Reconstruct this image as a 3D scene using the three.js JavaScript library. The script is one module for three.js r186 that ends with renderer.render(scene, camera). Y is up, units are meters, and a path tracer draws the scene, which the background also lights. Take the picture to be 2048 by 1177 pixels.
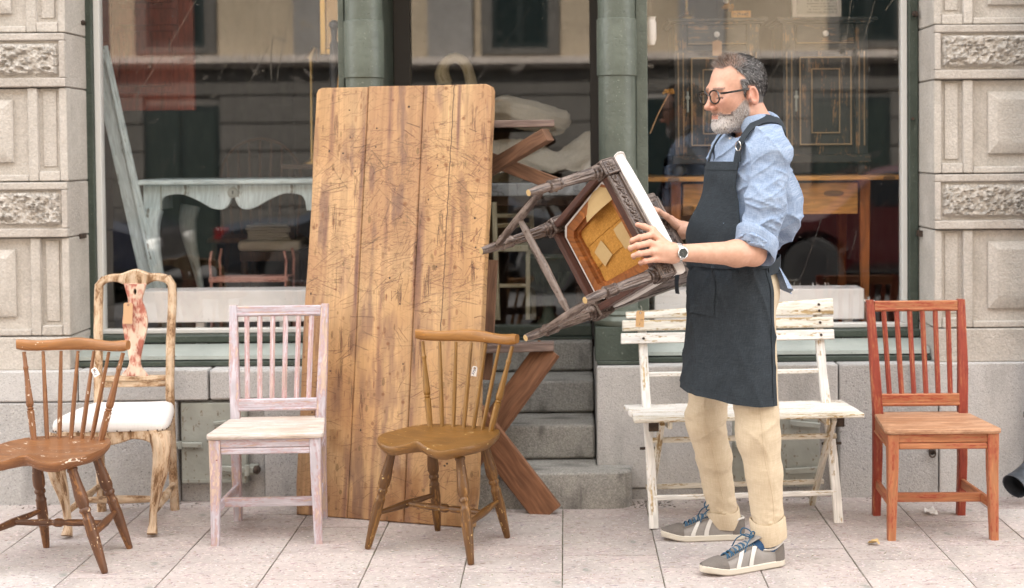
import * as THREE from 'three';
import { RoundedBoxGeometry } from 'three/addons/geometries/RoundedBoxGeometry.js';
import { mergeGeometries, mergeVertices, toCreasedNormals } from 'three/addons/utils/BufferGeometryUtils.js';
import { FontLoader } from 'three/addons/loaders/FontLoader.js';
import { TextGeometry } from 'three/addons/geometries/TextGeometry.js';

// ------------------------------------------------------------------ camera
const scene = new THREE.Scene();
const camera = new THREE.PerspectiveCamera(22.93, 1024 / 588, 0.1, 400);
camera.rotation.order = 'YXZ';
camera.position.set(0, 1.5, 6.197);
camera.rotation.set(THREE.MathUtils.degToRad(-1.6), 0, THREE.MathUtils.degToRad(-0.5));
camera.setViewOffset(1024, 588, -53, 103.8, 1024, 588);      // the frame is cropped from a taller, wider view
camera.focus = 5.15;
camera.userData.fStop = 2.2;
scene.add(camera);

// ------------------------------------------------------------------ sky, sun, exposure
const D2R = Math.PI / 180;
const sunDir = new THREE.Vector3(-0.35, 0.82, -0.62).normalize();  // from behind the shop: this side of the street is in shade
{
  const W = 512, H = 256, data = new Float32Array(W * H * 4);
  const h = (x, y, z) => { const s = Math.sin(x * 127.1 + y * 311.7 + z * 74.7) * 43758.5453; return s - Math.floor(s); };
  const n3 = (x, y, z) => {
    const i = Math.floor(x), j = Math.floor(y), k = Math.floor(z), f = (t) => t * t * (3 - 2 * t), u = f(x - i), v = f(y - j), w = f(z - k), L = THREE.MathUtils.lerp;
    return L(L(L(h(i, j, k), h(i + 1, j, k), u), L(h(i, j + 1, k), h(i + 1, j + 1, k), u), v), L(L(h(i, j, k + 1), h(i + 1, j, k + 1), u), L(h(i, j + 1, k + 1), h(i + 1, j + 1, k + 1), u), v), w);
  };
  for (let r = 0; r < H; r++) for (let c = 0; c < W; c++) {
    const el = ((r + 0.5) / H - 0.5) * Math.PI, az = ((c + 0.5) / W - 0.5) * 2 * Math.PI;
    const y = Math.sin(el), x = Math.cos(az) * Math.cos(el), z = Math.sin(az) * Math.cos(el);
    const t = Math.pow(Math.max(0, 1 - Math.max(y, 0)), 2.2);
    let cl = 0;
    if (y > 0) { const k = 2.2 / (y + 0.25); for (let o = 0, a = 0.5, q = k; o < 4; o++, a *= 0.5, q *= 2.1) cl += a * n3(x * q + 7, y * q * 1.5, z * q + 3); cl = THREE.MathUtils.smoothstep(cl, 0.34, 0.66); }
    const col = [0.40 + 0.42 * t, 0.47 + 0.33 * t, 0.58 + 0.20 * t], wh = [1.02, 0.97, 0.91];
    for (let q = 0; q < 3; q++) data[(r * W + c) * 4 + q] = (col[q] + (wh[q] - col[q]) * cl * 0.75) * (y < 0 ? 0.4 : 1);
    data[(r * W + c) * 4 + 3] = 1;
  }
  const sky = new THREE.DataTexture(data, W, H, THREE.RGBAFormat, THREE.FloatType);
  sky.mapping = THREE.EquirectangularReflectionMapping; sky.magFilter = THREE.LinearFilter; sky.minFilter = THREE.LinearFilter; sky.needsUpdate = true;
  scene.background = sky; scene.environment = sky;
}
const sun = new THREE.DirectionalLight(0xfff7ee, 3.2);
sun.position.copy(sunDir).multiplyScalar(40);
sun.castShadow = true; sun.shadow.mapSize.set(4096, 4096);
Object.assign(sun.shadow.camera, { left: -16, right: 16, top: 18, bottom: -18, near: 1, far: 90 });
scene.add(sun, sun.target);
const renderer = new THREE.WebGLRenderer({ antialias: true });
renderer.setSize(1024, 588);
renderer.shadowMap.enabled = true;
renderer.toneMapping = THREE.LinearToneMapping;
renderer.toneMappingExposure = 5.8;

// ------------------------------------------------------------------ helpers
const V = (a, b, c) => a?.isVector3 ? a.clone() : Array.isArray(a) ? new THREE.Vector3(a[0], a[1], a[2]) : new THREE.Vector3(a, b, c);
const lerp = THREE.MathUtils.lerp, clamp = THREE.MathUtils.clamp, sstep = (x, a, b) => { const t = clamp((x - a) / (b - a), 0, 1); return t * t * (3 - 2 * t); };
function rng(seed) { let a = seed >>> 0; return () => { a = (a + 0x6d2b79f5) | 0; let t = Math.imul(a ^ (a >>> 15), 1 | a); t = (t + Math.imul(t ^ (t >>> 7), 61 | t)) ^ t; return ((t ^ (t >>> 14)) >>> 0) / 4294967296; }; }
const R0 = rng(20240611);
const hash3 = (i, j, k) => { let n = Math.imul(i, 374761393) ^ Math.imul(j, 668265263) ^ Math.imul(k, 2147483647 - 58); n = Math.imul(n ^ (n >>> 13), 1274126177); return ((n ^ (n >>> 16)) >>> 0) / 4294967296; };
const fade = (t) => t * t * t * (t * (t * 6 - 15) + 10);
function noise3(x, y, z) {                              // value noise, 0..1
  const i = Math.floor(x), j = Math.floor(y), k = Math.floor(z), u = fade(x - i), v = fade(y - j), w = fade(z - k);
  return lerp(lerp(lerp(hash3(i, j, k), hash3(i + 1, j, k), u), lerp(hash3(i, j + 1, k), hash3(i + 1, j + 1, k), u), v), lerp(lerp(hash3(i, j, k + 1), hash3(i + 1, j, k + 1), u), lerp(hash3(i, j + 1, k + 1), hash3(i + 1, j + 1, k + 1), u), v), w);
}
const fbm3 = (x, y, z, o = 4) => { let s = 0, a = 0.5, t = 0; for (let i = 0; i < o; i++) { s += a * noise3(x, y, z); t += a; a *= 0.5; x *= 2.03; y *= 2.03; z *= 2.03; } return s / t; };
const mod = (a, n) => ((a % n) + n) % n;
function pnoise(x, y, px, py, s = 0) {                  // tiles every px, py cells
  const i = Math.floor(x), j = Math.floor(y), u = fade(x - i), v = fade(y - j), h = (a, b) => hash3(mod(a, px), mod(b, py), s);
  return lerp(lerp(h(i, j), h(i + 1, j), u), lerp(h(i, j + 1), h(i + 1, j + 1), u), v);
}
const pfbm = (u, v, fx, fy, o = 4, s = 0) => { let r = 0, a = 0.5, t = 0; for (let k = 0; k < o; k++) { r += a * pnoise(u * fx, v * fy, fx, fy, s + k * 17); t += a; a *= 0.5; fx *= 2; fy *= 2; } return r / t; };

// a texture from f(u, v) -> [r, g, b] (sRGB 0..1) or a number
function tex(w, h, f, { srgb = true, size = [1, 1] } = {}) {
  const d = new Uint8Array(w * h * 4);
  for (let y = 0; y < h; y++) for (let x = 0; x < w; x++) {
    const c = f((x + 0.5) / w, (y + 0.5) / h), k = (y * w + x) * 4;
    if (typeof c === 'number') d[k] = d[k + 1] = d[k + 2] = clamp(c, 0, 1) * 255; else for (let q = 0; q < 3; q++) d[k + q] = clamp(c[q], 0, 1) * 255;
    d[k + 3] = 255;
  }
  const t = new THREE.DataTexture(d, w, h, THREE.RGBAFormat);
  t.wrapS = t.wrapT = THREE.RepeatWrapping; t.magFilter = THREE.LinearFilter; t.minFilter = THREE.LinearMipmapLinearFilter; t.generateMipmaps = true;
  if (srgb) t.colorSpace = THREE.SRGBColorSpace;
  t.repeat.set(1 / size[0], 1 / size[1]); t.needsUpdate = true;
  return t;
}
function ctex(cv, { srgb = true, size = [1, 1] } = {}) {
  const t = new THREE.CanvasTexture(cv);
  t.wrapS = t.wrapT = THREE.RepeatWrapping; if (srgb) t.colorSpace = THREE.SRGBColorSpace;
  t.repeat.set(1 / size[0], 1 / size[1]);
  return t;
}
const mix3 = (a, b, t) => [lerp(a[0], b[0], t), lerp(a[1], b[1], t), lerp(a[2], b[2], t)];
const hx = (h) => [((h >> 16) & 255) / 255, ((h >> 8) & 255) / 255, (h & 255) / 255];
const mul3 = (a, k) => [a[0] * k, a[1] * k, a[2] * k];
const std = (o) => new THREE.MeshStandardMaterial(o);
const phys = (o) => new THREE.MeshPhysicalMaterial(o);

const used = {};
function numbered(n) { if (used[n] === undefined) { used[n] = 0; return n; } used[n]++; return n + '_' + String(used[n]).padStart(3, '0'); }
function thing(name, label, category, pos = [0, 0, 0], turn = 0, group) {
  const o = new THREE.Group(); o.name = numbered(name); o.position.set(...pos); o.rotation.y = turn; scene.add(o);
  o.userData = { label, category }; if (group) o.userData.group = group;
  return o;
}
function part(name, geo, mat, parent, label) {
  const g = Array.isArray(geo) ? merge(geo) : geo;
  const m = new THREE.Mesh(g, mat); m.name = name; m.castShadow = m.receiveShadow = true; parent.add(m);
  if (label) m.userData.label = label;
  return m;
}
function solo(name, geo, mat, label, category, group) {
  const m = part(numbered(name), geo, mat, scene); m.userData = { label, category }; if (group) m.userData.group = group;
  return m;
}
function struct(name, geo, mat) { const m = part(numbered(name), geo, mat, scene); m.userData.kind = 'structure'; return m; }
function clean(g) {
  let q = g.index ? g.toNonIndexed() : g;
  for (const k of Object.keys(q.attributes)) if (!['position', 'normal', 'uv'].includes(k)) q.deleteAttribute(k);
  if (!q.attributes.normal) q.computeVertexNormals();
  if (!q.attributes.uv) boxUV(q);
  return q;
}
function merge(list) { const l = list.flat(9).map(clean); return l.length === 1 ? l[0] : mergeGeometries(l); }
// uv in metres from the face direction; grain axis (0 x, 1 y, 2 z) runs along v
function boxUV(g, grain = 1, off = [0, 0]) {
  const p = g.attributes.position, n = g.attributes.normal ?? (g.computeVertexNormals(), g.attributes.normal), uv = new Float32Array(p.count * 2);
  for (let i = 0; i < p.count; i++) {
    const P = [p.getX(i), p.getY(i), p.getZ(i)], N = [Math.abs(n.getX(i)), Math.abs(n.getY(i)), Math.abs(n.getZ(i))];
    const ax = N[0] > N[1] && N[0] > N[2] ? 0 : N[1] > N[2] ? 1 : 2;
    let a = (ax + 1) % 3, b = (ax + 2) % 3; if (a === grain) [a, b] = [b, a];
    uv[i * 2] = P[a] + off[0]; uv[i * 2 + 1] = P[b] + off[1];
  }
  g.setAttribute('uv', new THREE.BufferAttribute(uv, 2));
  return g;
}
// rounded box from min to max corner, with uv in metres
function rbox(x0, y0, z0, x1, y1, z1, r = 0.004, seg = 1, grain = 1) {
  const w = x1 - x0, h = y1 - y0, d = z1 - z0;
  const g = r > 0 ? new RoundedBoxGeometry(w, h, d, seg, Math.min(r, w * 0.49, h * 0.49, d * 0.49)) : new THREE.BoxGeometry(w, h, d);
  g.translate((x0 + x1) / 2, (y0 + y1) / 2, (z0 + z1) / 2);
  const q = g.index ? g.toNonIndexed() : g;
  return boxUV(q, grain, [R0() * 3, R0() * 3]);
}
const flip = (g) => { const q = g.index ? g.toNonIndexed() : g, p = q.attributes.position; for (const a of Object.values(q.attributes)) { const s = a.itemSize; for (let i = 0; i < p.count; i += 3) for (let k = 0; k < s; k++) { const t = a.array[(i + 1) * s + k]; a.array[(i + 1) * s + k] = a.array[(i + 2) * s + k]; a.array[(i + 2) * s + k] = t; } } return q; };
// skin through rings of equal length; caps close the ends; crease in radians
function loft(rings, { caps = true, crease = 0.7, uv = null, closed = true } = {}) {
  const n = rings[0].length, pos = [], uvs = [], m = closed ? n : n - 1;
  const u0 = R0() * 2, v0 = R0() * 2;
  const len = [0]; for (let i = 1; i < rings.length; i++) len.push(len[i - 1] + ctr(rings[i]).distanceTo(ctr(rings[i - 1])));
  const per = [0]; for (let j = 1; j <= n; j++) per.push(per[j - 1] + rings[0][j % n].distanceTo(rings[0][j - 1]));
  const put = (i, j) => { const p = rings[i][j % n]; pos.push(p.x, p.y, p.z); uvs.push(u0 + per[j], v0 + len[i]); };
  for (let i = 0; i + 1 < rings.length; i++) for (let j = 0; j < m; j++) { put(i, j); put(i, j + 1); put(i + 1, j + 1); put(i, j); put(i + 1, j + 1); put(i + 1, j); }
  if (caps) for (const [i, s] of [[0, -1], [rings.length - 1, 1]]) {
    const c = ctr(rings[i]);
    for (let j = 0; j < n; j++) {
      const a = rings[i][j], b = rings[i][(j + 1) % n], tri = s > 0 ? [c, a, b] : [c, b, a];
      for (const p of tri) { pos.push(p.x, p.y, p.z); uvs.push(u0 + p.x + p.z, v0 + p.y + p.z); }
    }
  }
  const g = new THREE.BufferGeometry();
  g.setAttribute('position', new THREE.Float32BufferAttribute(pos, 3));
  g.setAttribute('uv', new THREE.Float32BufferAttribute(uvs, 2));
  return crease >= 3 ? smooth(g) : toCreasedNormals(g, crease);
}
function smooth(g) { const u = g.attributes.uv; g.deleteAttribute('normal'); let q = mergeVertices(g, 1e-5); q.computeVertexNormals(); const n = q.toNonIndexed(); return n; }
function ctr(r) { const c = new THREE.Vector3(); for (const p of r) c.add(p); return c.divideScalar(r.length); }
// frame across a direction: [x, y, dir]
function frame(dir, up = V(0, 1, 0)) { const z = dir.clone().normalize(); if (Math.abs(z.dot(up)) > 0.98) up = Math.abs(z.x) < 0.9 ? V(1, 0, 0) : V(0, 0, 1); const x = new THREE.Vector3().crossVectors(up, z).normalize(), y = new THREE.Vector3().crossVectors(z, x); return [x, y, z]; }
// chamfered rectangle ring
function rectRing(c, x, y, w, h, ch = 0.003) {
  const a = w / 2, b = h / 2, k = Math.min(ch, a * 0.8, b * 0.8);
  return [[a, -b + k], [a, b - k], [a - k, b], [-a + k, b], [-a, b - k], [-a, -b + k], [-a + k, -b], [a - k, -b]].map(([p, q]) => c.clone().addScaledVector(x, p).addScaledVector(y, q));
}
// a bar between two points: w across x, h across y (up), optionally tapering
function bar(p0, p1, w, h, { w1 = w, h1 = h, up = V(0, 1, 0), ch = 0.003 } = {}) {
  const a = V(p0), b = V(p1), [x, y] = frame(b.clone().sub(a), up);
  return loft([rectRing(a, x, y, w, h, ch), rectRing(b, x, y, w1, h1, ch)], { crease: 0.5 });
}
// a bar bent along points
function bentBar(pts, w, h, { up = V(0, 1, 0), ch = 0.003, n = 12, taper = null } = {}) {
  const cv = new THREE.CatmullRomCurve3(pts.map((p) => V(p))), rings = [];
  for (let i = 0; i <= n; i++) { const c = cv.getPointAt(i / n), [x, y] = frame(cv.getTangentAt(i / n), up), k = taper ? taper(i / n) : [1, 1]; rings.push(rectRing(c, x, y, w * k[0], h * k[1], ch)); }
  return loft(rings, { crease: 0.7 });
}
// turned piece: profile [[t, radius], ...] between two points
function turned(p0, p1, prof, seg = 12, sx = 1) {
  const a = V(p0), b = V(p1), [x, y] = frame(b.clone().sub(a)), rings = prof.map(([t, r]) => { const c = a.clone().lerp(b, t), ring = []; for (let j = 0; j < seg; j++) { const k = j / seg * 2 * Math.PI; ring.push(c.clone().addScaledVector(x, Math.cos(k) * r * sx).addScaledVector(y, Math.sin(k) * r)); } return ring; });
  return loft(rings, { crease: 0.75 });
}
function tube(pts, r, seg = 24, rad = 8, closed = false) {
  const cv = new THREE.CatmullRomCurve3(pts.map((p) => V(p)), closed), rings = [];
  const rf = typeof r === 'function' ? r : () => r;
  const fr = cv.computeFrenetFrames(seg, closed);
  for (let i = 0; i <= seg; i++) { const c = cv.getPointAt(i / seg), ring = []; for (let j = 0; j < rad; j++) { const k = j / rad * 2 * Math.PI; ring.push(c.clone().addScaledVector(fr.normals[i], Math.cos(k) * rf(i / seg)).addScaledVector(fr.binormals[i], Math.sin(k) * rf(i / seg))); } rings.push(ring); }
  return loft(rings, { caps: !closed, crease: 1.2 });
}
// a flat outline with thickness and a small bevel
function slab(pts, depth, bevel = 0.002, holes = [], curve = 8) {
  const sh = pts instanceof THREE.Shape ? pts : new THREE.Shape(pts.map((p) => new THREE.Vector2(p[0], p[1])));
  for (const h of holes) sh.holes.push(h instanceof THREE.Path ? h : new THREE.Path(h.map((p) => new THREE.Vector2(p[0], p[1]))));
  const g = new THREE.ExtrudeGeometry(sh, { depth: depth - 2 * bevel, bevelEnabled: bevel > 0, bevelThickness: bevel, bevelSize: bevel, bevelOffset: -bevel, bevelSegments: 1, curveSegments: curve, steps: 1 });
  g.translate(0, 0, bevel);
  const q = g.index ? g.toNonIndexed() : g;
  return boxUV(toCreasedNormals(q, 0.6), 1, [R0() * 2, R0() * 2]);
}
const spline = (pts, n = 40) => new THREE.SplineCurve(pts.map((p) => new THREE.Vector2(p[0], p[1]))).getPoints(n).map((p) => [p.x, p.y]);
function xf(g, pos = [0, 0, 0], rot = [0, 0, 0], sc = [1, 1, 1]) { const m = new THREE.Matrix4().compose(V(pos), new THREE.Quaternion().setFromEuler(new THREE.Euler(...rot)), V(sc)); g.applyMatrix4(m); return g; }
// push vertices about with noise so that edges are not ruler-straight (normals follow)
function worn(g, amp = 0.002, f = 30, seed = 0) {
  const p = g.attributes.position;
  for (let i = 0; i < p.count; i++) { const x = p.getX(i), y = p.getY(i), z = p.getZ(i); p.setXYZ(i, x + (noise3(x * f + seed, y * f, z * f) - 0.5) * 2 * amp, y + (noise3(x * f, y * f + seed + 31, z * f) - 0.5) * 2 * amp, z + (noise3(x * f, y * f, z * f + seed + 77) - 0.5) * 2 * amp); }
  return g;
}

// ------------------------------------------------------------------ procedural materials
const M = {};
{
  // sandstone of the piers: fine grain, pale and dark specks, faint blotches
  const col = (u, v) => { const g = pfbm(u, v, 96, 96, 3, 1), b = pfbm(u, v, 5, 5, 4, 9), s = pnoise(u * 220, v * 220, 220, 220, 4); let c = mix3([0.68, 0.652, 0.615], [0.795, 0.768, 0.735], 0.25 + 0.9 * (b - 0.3)); c = mul3(c, 0.92 + 0.16 * g); if (s > 0.95) c = mul3(c, 0.86); if (s < 0.05) c = mix3(c, [0.95, 0.93, 0.9], 0.45); return c; };
  const map = tex(512, 512, col, { size: [0.6, 0.6] }), bump = tex(512, 512, (u, v) => 0.5 * pfbm(u, v, 110, 110, 2, 2) + 0.35 * pfbm(u, v, 40, 40, 3, 5) + 0.15 * pfbm(u, v, 8, 8, 2, 7), { srgb: false, size: [0.6, 0.6] });
  M.sandstone = std({ map, bumpMap: bump, bumpScale: 0.004, roughness: 0.95 });
  M.sandstone_b = std({ map, bumpMap: bump, bumpScale: 0.004, roughness: 0.95, color: new THREE.Color(0.93, 0.92, 0.92) });
  M.mortar = std({ map, bumpMap: bump, bumpScale: 0.003, roughness: 1, color: new THREE.Color(0.45, 0.43, 0.42) });
}
{
  const gr = (seed, lo, hi, f, dirt) => (u, v) => { const g = pnoise(u * f, v * f, f, f, seed), g2 = pnoise(u * f * 2, v * f * 2, f * 2, f * 2, seed + 3), b = pfbm(u, v, 4, 4, 5, seed + 8), st = pfbm(u, v, 9, 3, 4, seed + 5); let c = mix3(lo, hi, 0.25 + 0.5 * g + 0.35 * (b - 0.4)); if (g2 > 0.87) c = mul3(c, 0.74); if (g2 < 0.12) c = mix3(c, [0.93, 0.91, 0.9], 0.3); if (st > 0.56) c = mix3(c, mul3(lo, 0.72), Math.min(1, (st - 0.56) * dirt)); return c; };
  const bump = tex(512, 512, (u, v) => 0.6 * pnoise(u * 150, v * 150, 150, 150, 3) + 0.4 * pfbm(u, v, 30, 30, 3, 4), { srgb: false, size: [0.5, 0.5] });
  M.granite = std({ map: tex(512, 512, gr(11, [0.70, 0.69, 0.68], [0.79, 0.78, 0.77], 150, 0.9), { size: [0.7, 0.7] }), bumpMap: bump, bumpScale: 0.0022, roughness: 0.9 });
  M.granite_low = std({ map: tex(512, 512, gr(21, [0.64, 0.63, 0.62], [0.745, 0.735, 0.725], 120, 1.4), { size: [0.8, 0.8] }), bumpMap: bump, bumpScale: 0.003, roughness: 0.92 });
  M.step = std({ map: tex(512, 512, gr(31, [0.48, 0.47, 0.455], [0.71, 0.70, 0.67], 90, 2.2), { size: [0.5, 0.5] }), bumpMap: bump, bumpScale: 0.003, roughness: 0.85 });
}
{
  // pavement slabs: pinkish grey concrete with dark and white stone chips
  const S = 1024, cv = document.createElement('canvas'); cv.width = cv.height = S; const c = cv.getContext('2d'), r = rng(77);
  c.fillStyle = 'rgb(181,174,169)'; c.fillRect(0, 0, S, S);
  const id = c.getImageData(0, 0, S, S), d = id.data;
  for (let y = 0; y < S; y++) for (let x = 0; x < S; x++) { const k = (y * S + x) * 4, u = x / S, v = y / S, q = 0.88 + 0.14 * pfbm(u, v, 6, 6, 4, 3) + 0.10 * (r() - 0.5) + 0.08 * pfbm(u, v, 60, 60, 2, 6), w = pfbm(u, v, 9, 9, 3, 12); d[k] *= q; d[k + 1] *= q * (1 - 0.03 * w); d[k + 2] *= q * (1 - 0.02 * w); }
  c.putImageData(id, 0, 0);
  for (let i = 0; i < 4200; i++) {
    const x = r() * S, y = r() * S, a = (r() < 0.75 ? (r() - 0.5) * 1.1 : r() * 3), l = 1.6 + r() * r() * 12, w = 0.9 + r() * 2.2, dark = r() < 0.55;
    c.save(); c.translate(x, y); c.rotate(a); c.fillStyle = dark ? `rgba(${70 + r() * 60 | 0},${60 + r() * 55 | 0},${56 + r() * 50 | 0},${0.25 + r() * 0.4})` : `rgba(${222 + r() * 25 | 0},${210 + r() * 25 | 0},${205 + r() * 25 | 0},${0.4 + r() * 0.4})`;
    c.beginPath(); c.ellipse(0, 0, l, w, 0, 0, 6.3); c.fill(); c.restore();
  }
  for (let i = 0; i < 60; i++) { c.fillStyle = `rgba(${90 + r() * 40 | 0},${80 + r() * 40 | 0},${75 + r() * 40 | 0},${0.12 + r() * 0.2})`; c.beginPath(); c.ellipse(r() * S, r() * S, 6 + r() * 16, 3 + r() * 7, r() * 3, 0, 6.3); c.fill(); }
  const bump = tex(512, 512, (u, v) => 0.55 * pnoise(u * 180, v * 180, 180, 180, 8) + 0.45 * pfbm(u, v, 50, 50, 3, 2), { srgb: false, size: [1, 1] });
  M.slab = ['#ffffff', '#f8f5f3', '#fbf8f6', '#f4f1ef'].map((h) => std({ map: ctex(cv, { size: [1.1, 1.1] }), bumpMap: bump, bumpScale: 0.002, roughness: 0.9, color: new THREE.Color(h) }));
  M.joint = std({ map: tex(256, 256, (u, v) => { const g = pfbm(u, v, 40, 40, 3, 2), m = pfbm(u, v, 9, 9, 3, 5); return mix3(mul3([0.56, 0.53, 0.50], 0.65 + 0.5 * g), [0.30, 0.33, 0.19], sstep(m, 0.5, 0.62) * 0.7); }, { size: [0.4, 0.4] }), roughness: 1 });
  M.asphalt = std({ map: tex(256, 256, (u, v) => { const g = pnoise(u * 128, v * 128, 128, 128, 5), b = pfbm(u, v, 4, 4, 4, 1); return mul3([0.33, 0.325, 0.32], 0.7 + 0.35 * g + 0.25 * b); }, { size: [1.2, 1.2] }), roughness: 0.92 });
  M.kerb = M.granite_low;
}
// wood: paint worn off a grained timber; v runs along the grain
function woodTex(o) {
  const { w = 224, h = 400, size = [0.25, 0.5], seed = 1, wood = [[0.55, 0.36, 0.2], [0.72, 0.52, 0.33]], paint = null, cover = 0.75, fine = 60, chips = 0, chip = [0.93, 0.89, 0.8], rough = 0.6, bump = 0.0012, under = null, knots = 0, soft = 0.06, streak = 0.36 } = o;
  const f = (u, v) => {
    const wob = (pfbm(u, v, 3, 3, 3, seed + 2) - 0.5) * 0.10, uu = u + wob;
    const g = pfbm(uu, v, fine, 4, 4, seed), g2 = pnoise(uu * fine * 2, v * 10, fine * 2, 10, seed + 4), b = pfbm(u, v, 3, 5, 4, seed + 7);
    let c = mix3(wood[0], wood[1], clamp(0.15 + 0.9 * (g - 0.22) + 0.5 * (b - 0.4), 0, 1)); c = mul3(c, 0.88 + 0.2 * g2);
    if (knots) { const kx = pnoise(u * 4, v * 3, 4, 3, seed + 50); if (kx > 0.93) c = mul3(c, 0.6); }
    if (paint) {
      const m = (0.78 - streak) * pfbm(u, v, 9, streak < 0.2 ? 9 : 4, 4, seed + 20) + streak * pfbm(uu, v, 44, 3, 3, seed + 30) + 0.22 * pfbm(u, v, 60, 40, 2, seed + 33), t = 1 - cover;
      const edge = sstep(m, 0.3 + t * 0.36 - 0.5 * soft, 0.3 + t * 0.36 + soft);
      let p = mix3(paint[0], paint[1], pfbm(u, v, 6, 8, 4, seed + 40)); p = mul3(p, 0.93 + 0.14 * g2);
      if (under) { const e2 = sstep(m, 0.3 + t * 0.36 + 0.02, 0.3 + t * 0.36 + 0.12 + soft); p = mix3(under, p, e2); }
      c = mix3(c, p, edge);
    }
    if (chips) { const q = pnoise(u * 70, v * 60, 70, 60, seed + 60) * 0.6 + pfbm(u, v, 8, 6, 3, seed + 61) * 0.4; if (q > 1 - chips) { c = mix3(c, chip, 0.85); } }
    return c;
  };
  const map = tex(w, h, f, { size });
  return std({ map, bumpMap: map, bumpScale: bump, roughness: rough });
}
M.mustard = woodTex({ seed: 101, wood: [[0.36, 0.24, 0.10], [0.62, 0.44, 0.20]], paint: [[0.41, 0.28, 0.115], [0.52, 0.365, 0.165]], cover: 0.8, chips: 0.15, chip: [0.85, 0.75, 0.55], rough: 0.42, fine: 40 });
M.mustard_leg = woodTex({ seed: 107, wood: [[0.42, 0.29, 0.13], [0.60, 0.43, 0.22]], paint: [[0.31, 0.20, 0.09], [0.43, 0.29, 0.13]], cover: 0.7, chips: 0.17, chip: [0.8, 0.68, 0.45], rough: 0.45, fine: 40 });
M.olive = woodTex({ seed: 109, wood: [[0.40, 0.28, 0.12], [0.62, 0.46, 0.22]], paint: [[0.47, 0.335, 0.14], [0.58, 0.42, 0.19]], cover: 0.72, chips: 0.14, chip: [0.75, 0.62, 0.36], rough: 0.42, fine: 40 });
M.honey = woodTex({ seed: 111, wood: [[0.60, 0.38, 0.15], [0.74, 0.52, 0.25]], paint: [[0.56, 0.385, 0.185], [0.65, 0.46, 0.24]], cover: 0.85, chips: 0.13, chip: [0.92, 0.85, 0.7], rough: 0.4, fine: 30 });
M.brown = woodTex({ seed: 121, wood: [[0.50, 0.33, 0.19], [0.66, 0.46, 0.29]], paint: [[0.45, 0.285, 0.165], [0.55, 0.37, 0.225]], cover: 0.78, chips: 0.2, chip: [0.92, 0.88, 0.82], rough: 0.42, fine: 36 });
M.brown_leg = woodTex({ seed: 126, wood: [[0.46, 0.30, 0.17], [0.60, 0.42, 0.25]], paint: [[0.32, 0.205, 0.13], [0.43, 0.285, 0.185]], cover: 0.74, chips: 0.2, chip: [0.86, 0.76, 0.62], rough: 0.45, fine: 36 });
M.brown_rail = woodTex({ seed: 129, wood: [[0.60, 0.38, 0.19], [0.72, 0.49, 0.27]], paint: [[0.56, 0.38, 0.22], [0.65, 0.455, 0.28]], cover: 0.8, chips: 0.14, chip: [0.95, 0.9, 0.82], rough: 0.4, fine: 30 });
M.lilac = woodTex({ seed: 131, wood: [[0.74, 0.64, 0.57], [0.86, 0.77, 0.70]], paint: [[0.72, 0.69, 0.72], [0.795, 0.77, 0.795]], under: [0.72, 0.61, 0.625], cover: 0.8, rough: 0.62, fine: 30, chips: 0.1, chip: [0.45, 0.2, 0.2] });
M.lilac_slat = woodTex({ seed: 137, wood: [[0.73, 0.63, 0.60], [0.82, 0.73, 0.70]], paint: [[0.76, 0.70, 0.72], [0.83, 0.79, 0.80]], under: [0.74, 0.58, 0.58], cover: 0.6, rough: 0.62, fine: 40 });
M.bare_seat = woodTex({ seed: 141, wood: [[0.73, 0.66, 0.60], [0.81, 0.75, 0.70]], paint: [[0.77, 0.72, 0.69], [0.83, 0.795, 0.77]], cover: 0.55, soft: 0.12, rough: 0.65, fine: 22 });
M.red = woodTex({ seed: 151, wood: [[0.58, 0.34, 0.21], [0.70, 0.45, 0.30]], paint: [[0.48, 0.165, 0.11], [0.58, 0.235, 0.165]], under: [0.58, 0.26, 0.17], cover: 0.84, soft: 0.12, rough: 0.55, fine: 34, chips: 0.09, chip: [0.9, 0.78, 0.7] });
M.red_bare = woodTex({ seed: 156, wood: [[0.62, 0.38, 0.24], [0.76, 0.53, 0.37]], paint: [[0.53, 0.20, 0.13], [0.62, 0.28, 0.19]], under: [0.68, 0.41, 0.28], cover: 0.5, soft: 0.14, rough: 0.58, fine: 34 });
M.red_seat = woodTex({ seed: 161, wood: [[0.58, 0.40, 0.28], [0.74, 0.57, 0.44]], paint: [[0.70, 0.53, 0.41], [0.78, 0.62, 0.50]], cover: 0.5, soft: 0.12, rough: 0.5, fine: 26, bump: 0.0015 });
M.white_wood = woodTex({ seed: 171, wood: [[0.62, 0.52, 0.38], [0.78, 0.69, 0.54]], paint: [[0.86, 0.84, 0.81], [0.91, 0.895, 0.875]], cover: 0.88, rough: 0.55, fine: 30, chips: 0.1, chip: [0.35, 0.28, 0.2] });
M.white_worn = woodTex({ seed: 176, wood: [[0.55, 0.45, 0.30], [0.74, 0.64, 0.47]], paint: [[0.80, 0.77, 0.71], [0.88, 0.86, 0.82]], cover: 0.72, soft: 0.09, rough: 0.6, fine: 30 });
M.gilt = woodTex({ seed: 181, wood: [[0.38, 0.27, 0.17], [0.58, 0.44, 0.30]], paint: [[0.73, 0.62, 0.50], [0.83, 0.75, 0.655]], under: [0.66, 0.53, 0.40], cover: 0.84, soft: 0.11, streak: 0.2, rough: 0.6, fine: 18, chips: 0.15, chip: [0.24, 0.16, 0.1], size: [0.2, 0.3] });
M.gilt_pink = woodTex({ seed: 186, wood: [[0.60, 0.33, 0.27], [0.68, 0.42, 0.35]], paint: [[0.78, 0.68, 0.59], [0.86, 0.78, 0.70]], under: [0.74, 0.52, 0.45], cover: 0.6, soft: 0.05, streak: 0.06, rough: 0.6, fine: 9, size: [0.3, 0.42] });
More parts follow.
